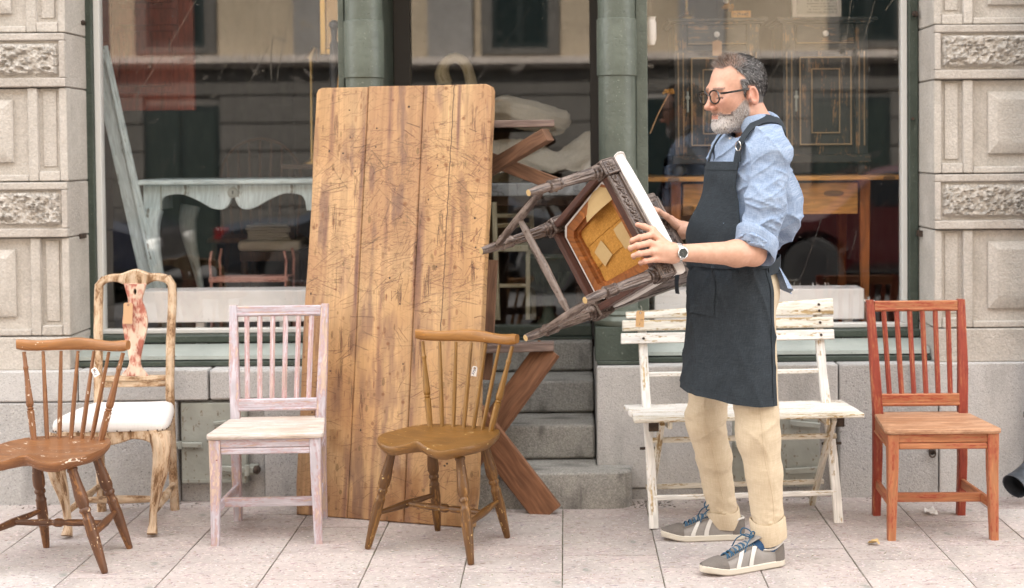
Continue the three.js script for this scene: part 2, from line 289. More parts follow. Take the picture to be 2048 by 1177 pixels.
M.trestle = woodTex({ seed: 191, wood: [[0.36, 0.25, 0.18], [0.56, 0.41, 0.31]], rough: 0.75, fine: 30, bump: 0.002 });
M.trestle_b = woodTex({ seed: 196, wood: [[0.44, 0.29, 0.20], [0.62, 0.44, 0.32]], rough: 0.75, fine: 26, bump: 0.002 });
M.trestle_grey = woodTex({ seed: 198, wood: [[0.38, 0.31, 0.28], [0.60, 0.52, 0.48]], rough: 0.8, fine: 26, bump: 0.002 });
M.carved = woodTex({ seed: 201, wood: [[0.19, 0.145, 0.125], [0.35, 0.28, 0.245]], paint: [[0.40, 0.345, 0.315], [0.52, 0.465, 0.43]], cover: 0.55, soft: 0.1, rough: 0.42, fine: 24, bump: 0.0007, chips: 0.12, chip: [0.62, 0.55, 0.52], size: [0.12, 0.24] });
M.carved_red = woodTex({ seed: 206, wood: [[0.25, 0.15, 0.12], [0.40, 0.25, 0.20]], rough: 0.55, fine: 24, chips: 0.1, chip: [0.6, 0.5, 0.46], size: [0.12, 0.24] });
M.old_orange = woodTex({ seed: 211, wood: [[0.48, 0.27, 0.11], [0.70, 0.43, 0.19]], rough: 0.7, fine: 24 });
M.pine = woodTex({ seed: 216, wood: [[0.66, 0.44, 0.19], [0.83, 0.62, 0.34]], rough: 0.5, fine: 18, knots: 1 });
M.blue_paint = woodTex({ seed: 221, wood: [[0.5, 0.5, 0.47], [0.6, 0.6, 0.56]], paint: [[0.74, 0.795, 0.80], [0.81, 0.86, 0.862]], cover: 0.97, rough: 0.5, fine: 24 });
M.black_paint = woodTex({ seed: 226, wood: [[0.5, 0.38, 0.26], [0.62, 0.48, 0.34]], paint: [[0.18, 0.185, 0.18], [0.26, 0.265, 0.255]], cover: 0.9, rough: 0.5, fine: 24 });
M.worn_edge = std({ color: new THREE.Color('#b39a78'), roughness: 0.7 });
M.shutter = woodTex({ seed: 231, wood: [[0.42, 0.20, 0.13], [0.52, 0.27, 0.18]], paint: [[0.50, 0.235, 0.17], [0.56, 0.28, 0.21]], cover: 0.8, rough: 0.55, fine: 24 });
M.cream = woodTex({ seed: 236, wood: [[0.6, 0.54, 0.4], [0.7, 0.64, 0.5]], paint: [[0.74, 0.70, 0.58], [0.82, 0.78, 0.66]], cover: 0.85, rough: 0.6 });
M.pink_paint = woodTex({ seed: 238, wood: [[0.55, 0.33, 0.28], [0.66, 0.42, 0.36]], paint: [[0.74, 0.52, 0.46], [0.82, 0.62, 0.56]], cover: 0.7, rough: 0.6 });
M.dark_floor = woodTex({ seed: 241, wood: [[0.22, 0.15, 0.11], [0.34, 0.24, 0.17]], rough: 0.6 });
M.dark_wall = std({ map: tex(256, 256, (u, v) => mul3([0.40, 0.37, 0.33], 0.75 + 0.5 * pfbm(u, v, 4, 4, 4, 3)), { size: [1.5, 1.5] }), roughness: 0.95 });
{
  // thick old oil paint on iron and timber
  const bump = tex(512, 512, (u, v) => { const p = pnoise(u * 60, v * 60, 60, 60, 6); return 0.5 * pfbm(u, v, 30, 30, 4, 3) + 0.3 * pfbm(u, v, 8, 16, 3, 4) - (p > 0.9 ? (p - 0.9) * 3 : 0); }, { srgb: false, size: [0.5, 0.5] });
  const g = (seed, a, b) => tex(384, 384, (u, v) => { const n = pfbm(u, v, 6, 6, 5, seed), s = pnoise(u * 120, v * 120, 120, 120, seed + 3); let c = mix3(a, b, clamp(n * 1.2 - 0.1, 0, 1)); if (s > 0.965) c = mix3(c, [0.75, 0.77, 0.73], 0.5); if (s < 0.03) c = mul3(c, 0.6); return c; }, { size: [0.6, 0.6] });
  M.green = std({ map: g(5, [0.33, 0.355, 0.32], [0.41, 0.438, 0.398]), bumpMap: bump, bumpScale: 0.003, roughness: 0.42 });
  M.green_dark = std({ map: g(6, [0.215, 0.25, 0.22], [0.30, 0.335, 0.30]), bumpMap: bump, bumpScale: 0.005, roughness: 0.45 });
  M.green_pale = std({ map: g(7, [0.58, 0.605, 0.58], [0.67, 0.695, 0.67]), bumpMap: bump, bumpScale: 0.002, roughness: 0.4 });
  M.hatch = std({ map: tex(384, 384, (u, v) => { const n = pfbm(u, v, 5, 5, 5, 31), s = pfbm(u, v, 30, 22, 3, 33); let c = mix3([0.56, 0.565, 0.53], [0.67, 0.675, 0.64], n); if (s > 0.74) c = mix3(c, [0.44, 0.38, 0.31], Math.min(0.8, (s - 0.74) * 8)); return c; }, { size: [0.35, 0.35] }), bumpMap: bump, bumpScale: 0.002, roughness: 0.55 });
  M.white_frame = std({ color: new THREE.Color(0.66, 0.65, 0.62), roughness: 0.45 });
  M.putty = std({ map: g(9, [0.55, 0.57, 0.54], [0.7, 0.72, 0.69]), roughness: 0.6 });
}
{
  // old panes: clean but for a few diagonal scratches and wiped smears that scatter light
  const cv = document.createElement('canvas'); cv.width = cv.height = 1024; const c = cv.getContext('2d'), r = rng(606); c.fillStyle = '#000'; c.fillRect(0, 0, 1024, 1024);
  for (let i = 0; i < 26; i++) { const x = r() * 1024, y = r() * 1024, a = 1.9 + (r() - 0.5) * 0.7, l = 80 + r() * 420; c.strokeStyle = `rgba(255,255,255,${0.10 + r() * 0.16})`; c.lineWidth = 1 + r() * 2.2; c.beginPath(); c.moveTo(x, y); c.quadraticCurveTo(x + Math.cos(a) * l * 0.5 + (r() - 0.5) * 30, y + Math.sin(a) * l * 0.5, x + Math.cos(a) * l, y + Math.sin(a) * l); c.stroke(); }
  for (let i = 0; i < 60; i++) { c.fillStyle = `rgba(255,255,255,${0.04 + r() * 0.07})`; c.beginPath(); c.ellipse(r() * 1024, r() * 1024, 4 + r() * 34, 2 + r() * 10, r() * 3, 0, 6.3); c.fill(); }
  for (let i = 0; i < 240; i++) { c.fillStyle = `rgba(255,255,255,${0.15 + r() * 0.3})`; c.beginPath(); c.arc(r() * 1024, r() * 1024, 0.8 + r() * 1.6, 0, 6.3); c.fill(); }
  M.glass = phys({ color: 0xffffff, transmission: 1, thickness: 0, roughness: 1, roughnessMap: ctex(cv, { srgb: false, size: [1.4, 1.4] }), ior: 1.72, specularIntensity: 1 });
}
M.lens = phys({ color: 0xffffff, transmission: 1, thickness: 0, roughness: 0, ior: 1.4 });
M.white_box = std({ map: tex(256, 256, (u, v) => mul3([0.93, 0.915, 0.905], 0.95 + 0.08 * pfbm(u, v, 5, 5, 4, 2)), { size: [0.6, 0.6] }), roughness: 0.5 });
M.dark_metal = std({ color: new THREE.Color(0.035, 0.037, 0.042), roughness: 0.4, metalness: 0.3 });
M.iron = std({ map: tex(128, 128, (u, v) => mix3([0.2, 0.18, 0.17], [0.38, 0.31, 0.26], pfbm(u, v, 8, 8, 4, 3)), { size: [0.1, 0.1] }), roughness: 0.65, metalness: 0.5 });
M.steel = std({ color: new THREE.Color(0.72, 0.71, 0.69), roughness: 0.24, metalness: 1 });
M.brass = std({ color: new THREE.Color(0.72, 0.5, 0.2), roughness: 0.3, metalness: 1 });
M.porcelain = std({ color: new THREE.Color(0.78, 0.76, 0.73), roughness: 0.2 });
M.pipe = std({ map: tex(128, 128, (u, v) => mul3([0.26, 0.275, 0.30], 0.75 + 0.5 * pfbm(u, v, 6, 10, 4, 3)), { size: [0.2, 0.2] }), roughness: 0.5, metalness: 0.35 });
// woven cloth with slubs
function cloth(seed, a, b, { size = 0.3, bump = 0.0006, px = 512, slub = 0.5, rough = 0.92, fx = 90, fy = 90 } = {}) {
  const f = (u, v) => { const w1 = pnoise(u * fx * 2, v * 14, fx * 2, 14, seed), w2 = pnoise(u * 14, v * fy * 2, 14, fy * 2, seed + 3), fi = pnoise(u * 200, v * 200, 200, 200, seed + 5), b0 = pfbm(u, v, 4, 4, 3, seed + 7); return clamp(0.5 + slub * ((w1 - 0.5) + (w2 - 0.5)) + 0.35 * (fi - 0.5) + 0.3 * (b0 - 0.5), 0, 1); };
  const map = tex(px, px, (u, v) => mix3(a, b, f(u, v)), { size: [size, size] });
  return phys({ map, bumpMap: map, bumpScale: bump, roughness: rough, sheen: 0.2, sheenRoughness: 0.6, side: THREE.DoubleSide });
}
M.chambray = cloth(301, [0.445, 0.52, 0.63], [0.665, 0.72, 0.80], { size: 0.16, slub: 0.5, bump: 0.0005, fx: 110, fy: 110 });
M.denim_apron = cloth(311, [0.115, 0.143, 0.168], [0.205, 0.235, 0.262], { size: 0.18, slub: 0.6, bump: 0.0006 });
M.twill = cloth(321, [0.735, 0.665, 0.56], [0.815, 0.75, 0.65], { size: 0.3, slub: 0.35 });
M.muslin = cloth(331, [0.83, 0.81, 0.79], [0.90, 0.88, 0.865], { size: 0.3, slub: 0.35 });
M.linen = cloth(336, [0.70, 0.67, 0.60], [0.82, 0.79, 0.73], { size: 0.3, slub: 0.4 });
M.burlap = cloth(341, [0.62, 0.42, 0.15], [0.82, 0.60, 0.28], { size: 0.12, slub: 0.8, bump: 0.0016 });
M.kraft = cloth(346, [0.68, 0.52, 0.36], [0.76, 0.60, 0.43], { size: 0.2, slub: 0.2 });
M.paper = std({ color: new THREE.Color(0.78, 0.76, 0.73), roughness: 0.8, side: THREE.DoubleSide });
M.patch = cloth(351, [0.71, 0.59, 0.40], [0.79, 0.68, 0.49], { size: 0.2, slub: 0.2 });
M.suede = cloth(356, [0.36, 0.335, 0.315], [0.49, 0.46, 0.435], { size: 0.15, slub: 0.15 });
M.nylon = cloth(358, [0.50, 0.48, 0.46], [0.60, 0.575, 0.555], { size: 0.1, slub: 0.3 });
M.sock = cloth(361, [0.10, 0.22, 0.36], [0.22, 0.36, 0.5], { size: 0.05, slub: 0.8 });
M.lace = cloth(366, [0.13, 0.27, 0.37], [0.23, 0.39, 0.50], { size: 0.05 });
M.rubber = std({ color: new THREE.Color(0.60, 0.55, 0.46), roughness: 0.7 });
M.shoe_white = std({ color: new THREE.Color(0.62, 0.59, 0.55), roughness: 0.55 });

// ------------------------------------------------------------------ ground
struct('ground', rbox(-120, -0.5, -60, 120, -0.16, 120, 0), M.asphalt);
struct('road', rbox(-60, -0.158, 3.35, 60, -0.125, 10.6, 0), M.asphalt);
{
  const pv = struct('pavement', rbox(-14, -0.155, -1, 14, -0.0045, 3.2, 0), M.joint);
  // slabs of 35 cm, running bond across the pavement; the row of joints is set per column
  const W = 0.352;
  const x0 = -0.021;
  const r = rng(5), geos = [0, 1, 2, 3, 4].map((k) => worn(rbox(-W / 2 + 0.0017, -0.055, -W / 2 + 0.0012, W / 2 - 0.0017, 0, W / 2 - 0.0012, 0.003, 1, 2), 0.0006, 40, k));
  const starts = { '-6': 5.598, '-5': 5.785, '-4': 5.613, '-3': 5.40, '-2': 5.55, '-1': 5.465, 0: 5.67, 1: 5.506, 2: 5.734, 3: 5.93, 4: 5.76 };
  for (let i = -7; i <= 6; i++) {
    const zr = 6.197 - (starts[i] ?? 5.6), off = mod(zr, W);
    for (let k = -1; k < 5; k++) {
      const z1 = off + k * W, zc = z1 + W / 2;
      const m = part('paving_slab', geos[Math.floor(r() * 5)], M.slab[Math.floor(r() * 4)], pv);
      m.position.set(x0 + (i + 0.5) * W, (r() - 0.5) * 0.0022, zc); m.rotation.y = (r() < 0.5 ? 0 : Math.PI) + (r() - 0.5) * 0.004; m.rotation.x = (r() - 0.5) * 0.002;
    }
  }
  const far = []; for (let i = -34; i <= 34; i++) for (let k = 0; k < 12; k++) { if (i >= -7 && i <= 6 && k < 5) continue; const z1 = (i >= -7 && i <= 6 ? mod(6.197 - (starts[i] ?? 5.6), W) : 0.02) + k * W + (i < -7 || i > 6 ? (i % 2 ? 0.17 : 0) : 0); if (z1 + W > 3.2) continue; const g = new THREE.BoxGeometry(W - 0.007, 0.05, W - 0.007); g.translate(x0 + (i + 0.5) * W, -0.025, z1 + W / 2); far.push(boxUV(g.toNonIndexed(), 2)); }
  part('paving_slab', far, M.slab[1], pv).userData.kind = 'stuff';
  const kb = []; for (let i = -14; i < 14; i++) kb.push(rbox(i + 0.003, -0.2, 3.2, i + 0.997, 0.0, 3.35, 0.01)); part('kerb', kb, M.kerb, pv);
  struct('pavement_opposite', [rbox(-40, -0.2, 10.6, 40, 0, 13.2, 0.01)], M.asphalt);
}

// ------------------------------------------------------------------ the shop building: walls, room, roof
{
  const b = thing('shop_building', 'stone street front with two large green framed shop windows between rusticated piers', 'shop');
  const wall = []; // mass above and beside the openings
  wall.push(rbox(-12, 2.78, -0.55, 12, 9.2, -0.02, 0), rbox(-12, 0, -0.55, -2.75, 2.78, -0.02, 0), rbox(2.35, 0, -0.55, 12, 2.78, -0.02, 0));
  part('upper_wall', wall, M.sandstone, b);
  part('roof', rbox(-12, 9.2, -9, 12, 9.5, 0.15, 0), M.pipe, b);
  part('rear_wall', [rbox(-12, 0, -9, 12, 9.2, -8.7, 0), rbox(-12, 0, -8.7, -11.7, 9.2, -0.55, 0), rbox(11.7, 0, -8.7, 12, 9.2, -0.55, 0)], M.sandstone, b);
  part('room_wall', [rbox(-2.85, 0.6, -8.3, -2.7, 3.3, -0.56, 0), rbox(2.3, 0.6, -8.3, 2.45, 3.3, -0.56, 0), rbox(-2.85, 0.6, -8.45, 2.45, 3.3, -8.3, 0)], M.dark_wall, b);
  part('room_ceiling', rbox(-2.85, 3.3, -8.45, 2.45, 3.4, -0.56, 0), M.dark_wall, b);
  part('room_floor', [rbox(-2.7, 0.45, -8.3, -0.8, 0.6, -0.36, 0), rbox(-0.8, 0.45, -8.3, 0.2, 0.6, -0.69, 0), rbox(0.2, 0.45, -8.3, 2.3, 0.6, -0.36, 0)], M.dark_floor, b);
  part('inner_jamb', rbox(-2.75, 0.6, -0.56, -2.17, 2.78, -0.33, 0), M.dark_wall, b); part('inner_jamb', rbox(1.6, 0.6, -0.56, 2.35, 2.78, -0.33, 0), M.dark_wall, b);
}
// a pier of worked stone: blocks stacked in courses; u runs away from the window
function pier(side, xc, name, label) {
  const t = thing(name, label, 'pier'), U = 0.75;
  const box = (u0, y0, z0, u1, y1, z1, r = 0.006) => { const a = xc + side * u0, b = xc + side * u1; return worn(rbox(Math.min(a, b), y0, z0, Math.max(a, b), y1, z1, r, 2), 0.0016, 45, side * 9); };
  const G = 0.002;
  const tall = (y0, y1) => {
    const l = [box(0, y0 + G, -0.285, U, y1 - G, -0.022)];
    l.push(box(0, y0 + G, -0.05, 0.034, y1 - G, 0), box(0.125, y0 + G, -0.05, 0.168, y1 - G, 0.0));       // upright strips
    l.push(box(0.034, y0 + G, -0.05, 0.125, y0 + 0.045, 0.0), box(0.05, y0 + 0.062, -0.05, 0.109, y1 - 0.012, -0.0165, 0.004)); // foot of the sunk panel and its flat
    l.push(box(0.168, y0 + G, -0.05, U, y0 + 0.03, 0));
    // pyramid panel in the sunk field
    const u0 = 0.235, u1 = 0.70, a = y0 + 0.085, c = y1 - 0.052, ring = (m, z) => { const p = [[u0 + m, a + m * 1.3], [u1 - m, a + m * 1.3], [u1 - m, c - m], [u0 + m, c - m]].map(([u, y]) => V(xc + side * u, y, z)); return side > 0 ? p : p.reverse(); };
    l.push(worn(boxUV(loft([ring(0, -0.03), ring(0, -0.008), ring(0.035, 0.006), ring(0.04, 0.006)], { crease: 0.3 }), 1), 0.001, 40));
    part('stone_block', l, M.sandstone, t);
  };
  const rough = (y0, y1) => {
    const b = part('stone_block', [box(0, y0 + G, -0.285, U, y1 - G, -0.004), box(0, y0 + G, -0.05, U, y0 + 0.04, 0.012), box(0, y1 - 0.034, -0.05, U, y1 - G, 0.012), box(0, y0 + 0.04, -0.05, 0.028, y1 - 0.034, 0.012)], M.sandstone_b, t);
    const u0 = 0.032, u1 = U - 0.02, a = y0 + 0.048, c = y1 - 0.04, nu = 170, nv = 46, g = new THREE.PlaneGeometry(1, 1, nu, nv), p = g.attributes.position;
    for (let i = 0; i < p.count; i++) {
      const s = p.getX(i) + 0.5, q = p.getY(i) + 0.5, u = lerp(u0, u1, s), y = lerp(a, c, q), e = Math.min(s * (u1 - u0), (1 - s) * (u1 - u0), q * (c - a), (1 - q) * (c - a));
      const fq = 0.8 + 0.5 * noise3(y0 * 7, side * 3, 1); let d = fbm3(u * 42 * fq + side * 25 + y0 * 31, y * 48 * fq, 3.3 + y0 * 9, 3); const rg = Math.abs(noise3(u * 70, y * 95, 8 + y0 * 7) - 0.5) * 2; d = 0.6 * d + 0.4 * (1 - rg) * d * 1.6;
      p.setXYZ(i, xc + side * u, y, -0.004 + sstep(e, 0, 0.02) * (0.004 + 0.038 * Math.max(0, d - 0.18)));
    }
    if (side < 0) g.index.array.forEach((_, k, ar) => { if (k % 3 === 0) [ar[k + 1], ar[k + 2]] = [ar[k + 2], ar[k + 1]]; });
    g.deleteAttribute('normal'); g.computeVertexNormals();
    part('rough_panel', boxUV(g, 1), M.sandstone, b);
  };
  part('stone_block', box(-0.0, 0.574, -0.285, U, 0.72 - G, 0.004, 0.008), M.sandstone, t);
  tall(0.72, 1.143); rough(1.143, 1.383); tall(1.383, 1.785); rough(1.785, 2.018); tall(2.018, 2.42); rough(2.42, 2.66);
  part('stone_block', box(0, 2.66, -0.285, U, 2.79, 0.004), M.sandstone, t);
  part('mortar', box(0.01, 0.58, -0.28, U - 0.01, 2.78, -0.06, 0), M.mortar, t);
  return t;
}
pier(-1, -2.124, 'stone_pier', 'rusticated sandstone pier at left edge beside the window with blue table');
pier(1, 1.578, 'stone_pier', 'rusticated sandstone pier at right edge above the red chair');

// ------------------------------------------------------------------ granite plinths
{
  const t = thing('granite_plinth', 'pale granite plinth under the left shop window with metal hatch', 'plinth');
  const blk = (x0, y0, x1, y1, m, z = 0.03, r = 0.008) => part('granite_block', worn(rbox(x0, y0, -0.34, x1, y1, z, r, 2), 0.0012, 30), m, t);
  blk(-2.75, 0.442, -2.09, 0.574, M.granite); blk(-2.086, 0.442, -1.533, 0.574, M.granite); blk(-1.527, 0.442, -0.752, 0.574, M.granite, 0.03, 0.014);
  blk(-2.75, -0.1, -1.668, 0.438, M.granite_low); blk(-1.664, -0.1, -1.30, 0.438, M.granite_low, -0.01); blk(-1.296, -0.1, -0.752, 0.438, M.granite_low, 0.026);
  part('stone_core', rbox(-2.74, -0.09, -0.62, -0.76, 0.56, -0.02, 0), M.mortar, t);
  const h = thing('metal_hatch', 'grey metal coal hatch with sliding bolt low in left plinth behind lilac chair', 'hatch', [0, 0, 0]);
  const hx0 = -1.651, hx1 = -1.369, hy0 = 0.085, hy1 = 0.431;
  part('plate', worn(rbox(hx0, hy0, -0.01, hx1, hy1, 0.024, 0.003, 1), 0.001, 20), M.hatch, h);
  part('edge_strip', [rbox(hx1 - 0.03, hy0, 0.024, hx1 - 0.004, hy1 - 0.003, 0.030, 0.002), rbox(hx0 + 0.003, hy0 + 0.002, 0.0242, hx1 - 0.034, hy0 + 0.018, 0.028, 0.002)], M.hatch, h);
  part('hinge', [bar([-1.671, 0.255, 0.036], [-1.56, 0.252, 0.036], 0.012, 0.022), turned([-1.653, 0.269, 0.04], [-1.653, 0.238, 0.04], [[0, 0.009], [1, 0.009]])], M.hatch, h);
  const bolt = part('sliding_bolt', [bar([-1.488, 0.151, 0.04], [-1.33, 0.143, 0.04], 0.012, 0.026), bar([-1.493, 0.133, 0.036], [-1.421, 0.132, 0.036], 0.01, 0.014), turned([-1.367, 0.166, 0.045], [-1.368, 0.121, 0.045], [[0, 0.011], [1, 0.011]])], M.hatch, h);
  part('bolt_knob', turned([-1.336, 0.146, 0.04], [-1.314, 0.145, 0.046], [[0, 0.017], [0.6, 0.019], [1, 0.012]]), M.iron, bolt);
  part('bolt_plate', rbox(-1.364, 0.12, 0.0, -1.324, 0.163, 0.033, 0.003), M.hatch, h);
  part('upper_clasp', bar([-1.509, 0.344, 0.036], [-1.456, 0.35, 0.036], 0.012, 0.016), M.hatch, h);
}
{
  const t = thing('granite_plinth', 'pale granite plinth under the right shop window behind bench and red chair', 'plinth');
  const blk = (x0, y0, x1, y1, m, z = 0.03, r = 0.007) => part('granite_block', worn(rbox(x0, y0, -0.62, x1, y1, z, r, 2), 0.0012, 30), m, t);
  blk(0.128, 0.05, 0.705, 0.574, M.granite); blk(0.709, 0.36, 1.16, 0.574, M.granite); blk(0.709, -0.1, 1.16, 0.356, M.granite_low, -0.01); blk(1.165, -0.1, 1.588, 0.574, M.granite_low); blk(1.593, -0.1, 2.35, 0.574, M.granite);
  blk(0.128, -0.1, 0.705, 0.046, M.granite_low, 0.025);
  part('stone_core', rbox(0.14, -0.09, -0.61, 2.3, 0.56, -0.02, 0), M.mortar, t);
  const h = thing('metal_hatch', 'grey green metal hatch in right plinth seen beneath the white bench', 'hatch');
  const x0 = 0.7, x1 = 1.081, y0 = 0.048, y1 = 0.347;
  part('plate', worn(rbox(x0, y0, -0.01, x1, y1, 0.024, 0.003), 0.001, 20), M.hatch, h);
  part('hinge', bar([0.952, 0.326, 0.036], [1.08, 0.312, 0.036], 0.012, 0.024), M.hatch, h); part('hinge', bar([0.717, 0.234, 0.036], [0.772, 0.234, 0.036], 0.012, 0.03), M.hatch, h);
  part('sliding_bolt', bar([0.933, 0.117, 0.04], [1.07, 0.124, 0.04], 0.012, 0.026), M.hatch, h); part('bolt_knob', turned([0.781, 0.129, 0.03], [0.778, 0.133, 0.05], [[0, 0.012], [1, 0.012]]), M.hatch, h);
  const e = thing('iron_ring', 'rusty iron ring bolt set low in plinth behind red chair', 'ring bolt');
  part('eye_plate', turned([1.562, 0.197, 0.028], [1.557, 0.202, 0.05], [[0, 0.016], [0.5, 0.016], [1, 0.008]], 12), M.iron, e);
  const rc = [1.557, 0.191, 0.05], rp = []; for (let k = 0; k < 14; k++) rp.push([rc[0] + Math.cos(k / 14 * 6.283) * 0.013, rc[1] + Math.sin(k / 14 * 6.283) * 0.015, rc[2] + 0.002]);
  part('ring', tube(rp, 0.0035, 20, 6, true), M.iron, e);
}
// ------------------------------------------------------------------ steps
{
  const t = thing('entrance_steps', 'four worn grey granite steps leading up between the two columns', 'steps');
  const plan = new THREE.Shape(); plan.moveTo(-0.95, 0.35); plan.lineTo(-0.95, -0.185); plan.lineTo(0.19, -0.185); plan.quadraticCurveTo(0.272, -0.18, 0.274, -0.09); plan.lineTo(0.274, -0.033); plan.lineTo(0.127, -0.033); plan.lineTo(0.127, 0.35); plan.closePath();
  const g = new THREE.ExtrudeGeometry(plan, { depth: 0.222, bevelEnabled: true, bevelThickness: 0.014, bevelSize: 0.014, bevelOffset: -0.014, bevelSegments: 3, curveSegments: 10 });
  g.rotateX(-Math.PI / 2); g.translate(0, -0.084, 0); g.scale(1, 1, 1);
  const g2 = g.toNonIndexed ? (g.index ? g.toNonIndexed() : g) : g;
  part('step', boxUV(toCreasedNormals(g2, 0.5), 1), M.step, t);
  const st = (z, y0, y1) => part('step', worn(rbox(-0.75, y0, z - 0.5, 0.122, y1, z, 0.016, 3), 0.0015, 14), M.step, t);
  st(-0.068, 0.155, 0.306); st(-0.333, 0.31, 0.458); st(-0.573, 0.462, 0.606);
}
// ------------------------------------------------------------------ iron columns
function column(cx, name, label, withBase) {
  const t = thing(name, label, 'column', [cx, 0, -0.1]);
  const L = (prof, seg = 40) => { const g = new THREE.LatheGeometry(prof.map(([r, y]) => new THREE.Vector2(r, y)), seg); return boxUV(toCreasedNormals(g.toNonIndexed(), 0.7), 1); };
  part('shaft', L([[0, 0.79], [0.081, 0.79], [0.081, 2.9], [0, 2.9]]), M.green, t);
  part('collar', L([[0.0815, 1.815], [0.0865, 1.819], [0.0865, 2.055], [0.0855, 2.062], [0.0815, 2.064]]), M.green, t);
  part('lower_sleeve', L([[0.0815, 0.8], [0.0855, 0.8], [0.0855, 1.402], [0.0845, 1.409], [0.0815, 1.411]]), M.green, t);
  part('base_ring', L([[0.082, 0.735], [0.1, 0.737], [0.109, 0.75], [0.109, 0.764], [0.099, 0.775], [0.094, 0.782], [0.099, 0.79], [0.094, 0.802], [0.085, 0.806]]), M.green, t);
  part('pedestal', [rbox(-0.105, 0.592, -0.1, 0.112, 0.738, 0.104, 0.004, 2), worn(rbox(-0.1, 0.577, -0.1, 0.116, 0.592, 0.108, 0.003), 0.003, 50)], M.green_dark, t);
  return t;
}
column(-0.866, 'iron_column', 'green iron column above the leaning plank tabletop', 0);
column(0.229, 'iron_column', 'green iron column behind the raised dark carved chair', 1);

// ------------------------------------------------------------------ shop windows
function shopWindow(x0, x1, label, postL, postR) {        // x0..x1: between the outer edges of the green frame
  const t = thing('shop_window', label, 'shop window');
  const top = 2.77, zf = -0.255;
  const side = (a, b) => worn(rbox(a, 0.6, -0.33, b, top, zf, 0.006, 2), 0.0022, 22);
  const fr = part('frame', [postL ? [] : side(x0, x0 + 0.056), postR ? [] : side(x1 - 0.045, x1), worn(rbox(x0, 0.652, -0.33, x1, 0.69, -0.235, 0.01, 2), 0.002, 12), rbox(x0, 2.72, -0.33, x1, top, zf, 0.004)], M.green_dark, t);
  if (postL) part('post', [worn(rbox(x0, 0.7, -0.33, x0 + 0.052, top, -0.13, 0.004, 2), 0.002, 40)], M.green, t);
  if (postR) part('post', [worn(rbox(x1 - 0.026, 0.7, -0.33, x1, top, -0.13, 0.004, 2), 0.002, 40)], M.green, t);
  const a = x0 + (postL ? 0.053 : 0.057), b = x1 - (postR ? 0.027 : 0.046);
  part('glazing_bead', [rbox(a, 0.692, -0.33, b, 0.712, -0.272, 0.004), rbox(a, 0.712, -0.33, a + (postL ? 0.006 : 0.026), 2.72, -0.275, 0.003), rbox(b - (postR ? 0.006 : 0.026), 0.712, -0.33, b, 2.72, -0.275, 0.003)], M.white_frame, t);
  part('pane', rbox(a + 0.008, 0.705, -0.306, b - 0.008, 2.71, -0.299, 0), M.glass, t);
  const s = [[-0.235, 0.65], [-0.07, 0.628], [-0.055, 0.622], [-0.052, 0.606], [-0.075, 0.6], [-0.235, 0.6]].map(([z, y]) => [x0, y, z]);
  const rings = [x0 + 0.002, x1 - 0.002].map((x) => s.map(([, y, z]) => V(x, y, z)));
  part('sill', worn(boxUV(loft(rings, { crease: 0.3 }), 0), 0.001, 10), M.green_pale, t);
  part('sill_lip', worn(rbox(x0, 0.576, -0.24, x1, 0.6, -0.045, 0.006, 2), 0.002, 14), M.green_dark, t);
  return t;
}
const winL = shopWindow(-2.152, -0.957, 'large shop window with a blue console table on display inside', false, true);
const winR = shopWindow(0.312, 1.576, 'large shop window with two black cabinets on a pine table inside', true, false);
part('hook', [turned([-2.13, 2.081, -0.25], [-2.127, 2.077, -0.2], [[0, 0.012], [0.5, 0.014], [1, 0.009]]), bar([-2.144, 1.541, -0.25], [-2.148, 1.536, -0.235], 0.008, 0.012), rbox(-2.145, 1.129, -0.2, -2.114, 1.151, -0.13, 0.002)], M.iron, winL);
part('hook', [turned([1.556, 2.089, -0.25], [1.555, 2.085, -0.21], [[0, 0.012], [0.5, 0.014], [1, 0.008]]), turned([1.546, 1.624, -0.25], [1.543, 1.624, -0.225], [[0, 0.007], [1, 0.006]]), rbox(1.562, 1.102, -0.25, 1.579, 1.129, -0.19, 0.002)], M.iron, winR);

// ------------------------------------------------------------------ glazed entrance between the columns
{
  const t = thing('glazed_doorway', 'glazed doorway set back above the granite steps between two green columns', 'doorway');
  part('frame', [rbox(-0.80, 0.61, -0.70, -0.722, 2.77, -0.62, 0.004), rbox(0.122, 0.61, -0.70, 0.2, 2.77, -0.615, 0.004), rbox(-0.722, 2.68, -0.70, 0.122, 2.77, -0.63, 0.004)], std({ color: new THREE.Color(0.035, 0.03, 0.026), roughness: 0.5 }), t);
  part('bottom_rail', [worn(rbox(-0.722, 0.618, -0.70, 0.122, 0.672, -0.635, 0.006, 2), 0.0015, 20), rbox(-0.722, 0.607, -0.70, 0.122, 0.617, -0.60, 0.002)], M.green_dark, t);
  part('pane', rbox(-0.7215, 0.672, -0.668, 0.1215, 2.68, -0.662, 0), M.glass, t);
  part('side_panel', [rbox(-0.96, 0.6, -0.69, -0.80, 2.77, -0.2, 0), rbox(0.2, 0.6, -0.69, 0.31, 2.77, -0.2, 0)], M.green_dark, t);
  part('inner_post', rbox(-0.817, 0.62, -0.80, -0.796, 2.7, -0.76, 0.002), M.cream, t);
}
// loose grit swept against the foot of the wall and into the joints
{
  const r = rng(321), l = []; for (let i = 0; i < 520; i++) { const near = i < 380, x = near ? -2.4 + r() * 4.6 : 0.25 + r() * 0.2, z = near ? 0.035 + r() * r() * 0.09 : 0.05 + r() * 0.12, s = 0.0012 + r() * r() * 0.004, g = new THREE.IcosahedronGeometry(s, 0); g.scale(1 + r(), 0.6, 1 + r()); g.rotateY(r() * 6); g.translate(x, s * 0.4, z); l.push(clean(g)); }
  const m = struct('grit', mergeGeometries(l), std({ color: new THREE.Color(0.16, 0.14, 0.12), roughness: 1 })); m.userData = { label: 'dark grit and crumbs lying along the foot of the plinths', category: 'grit', kind: 'stuff' };
}
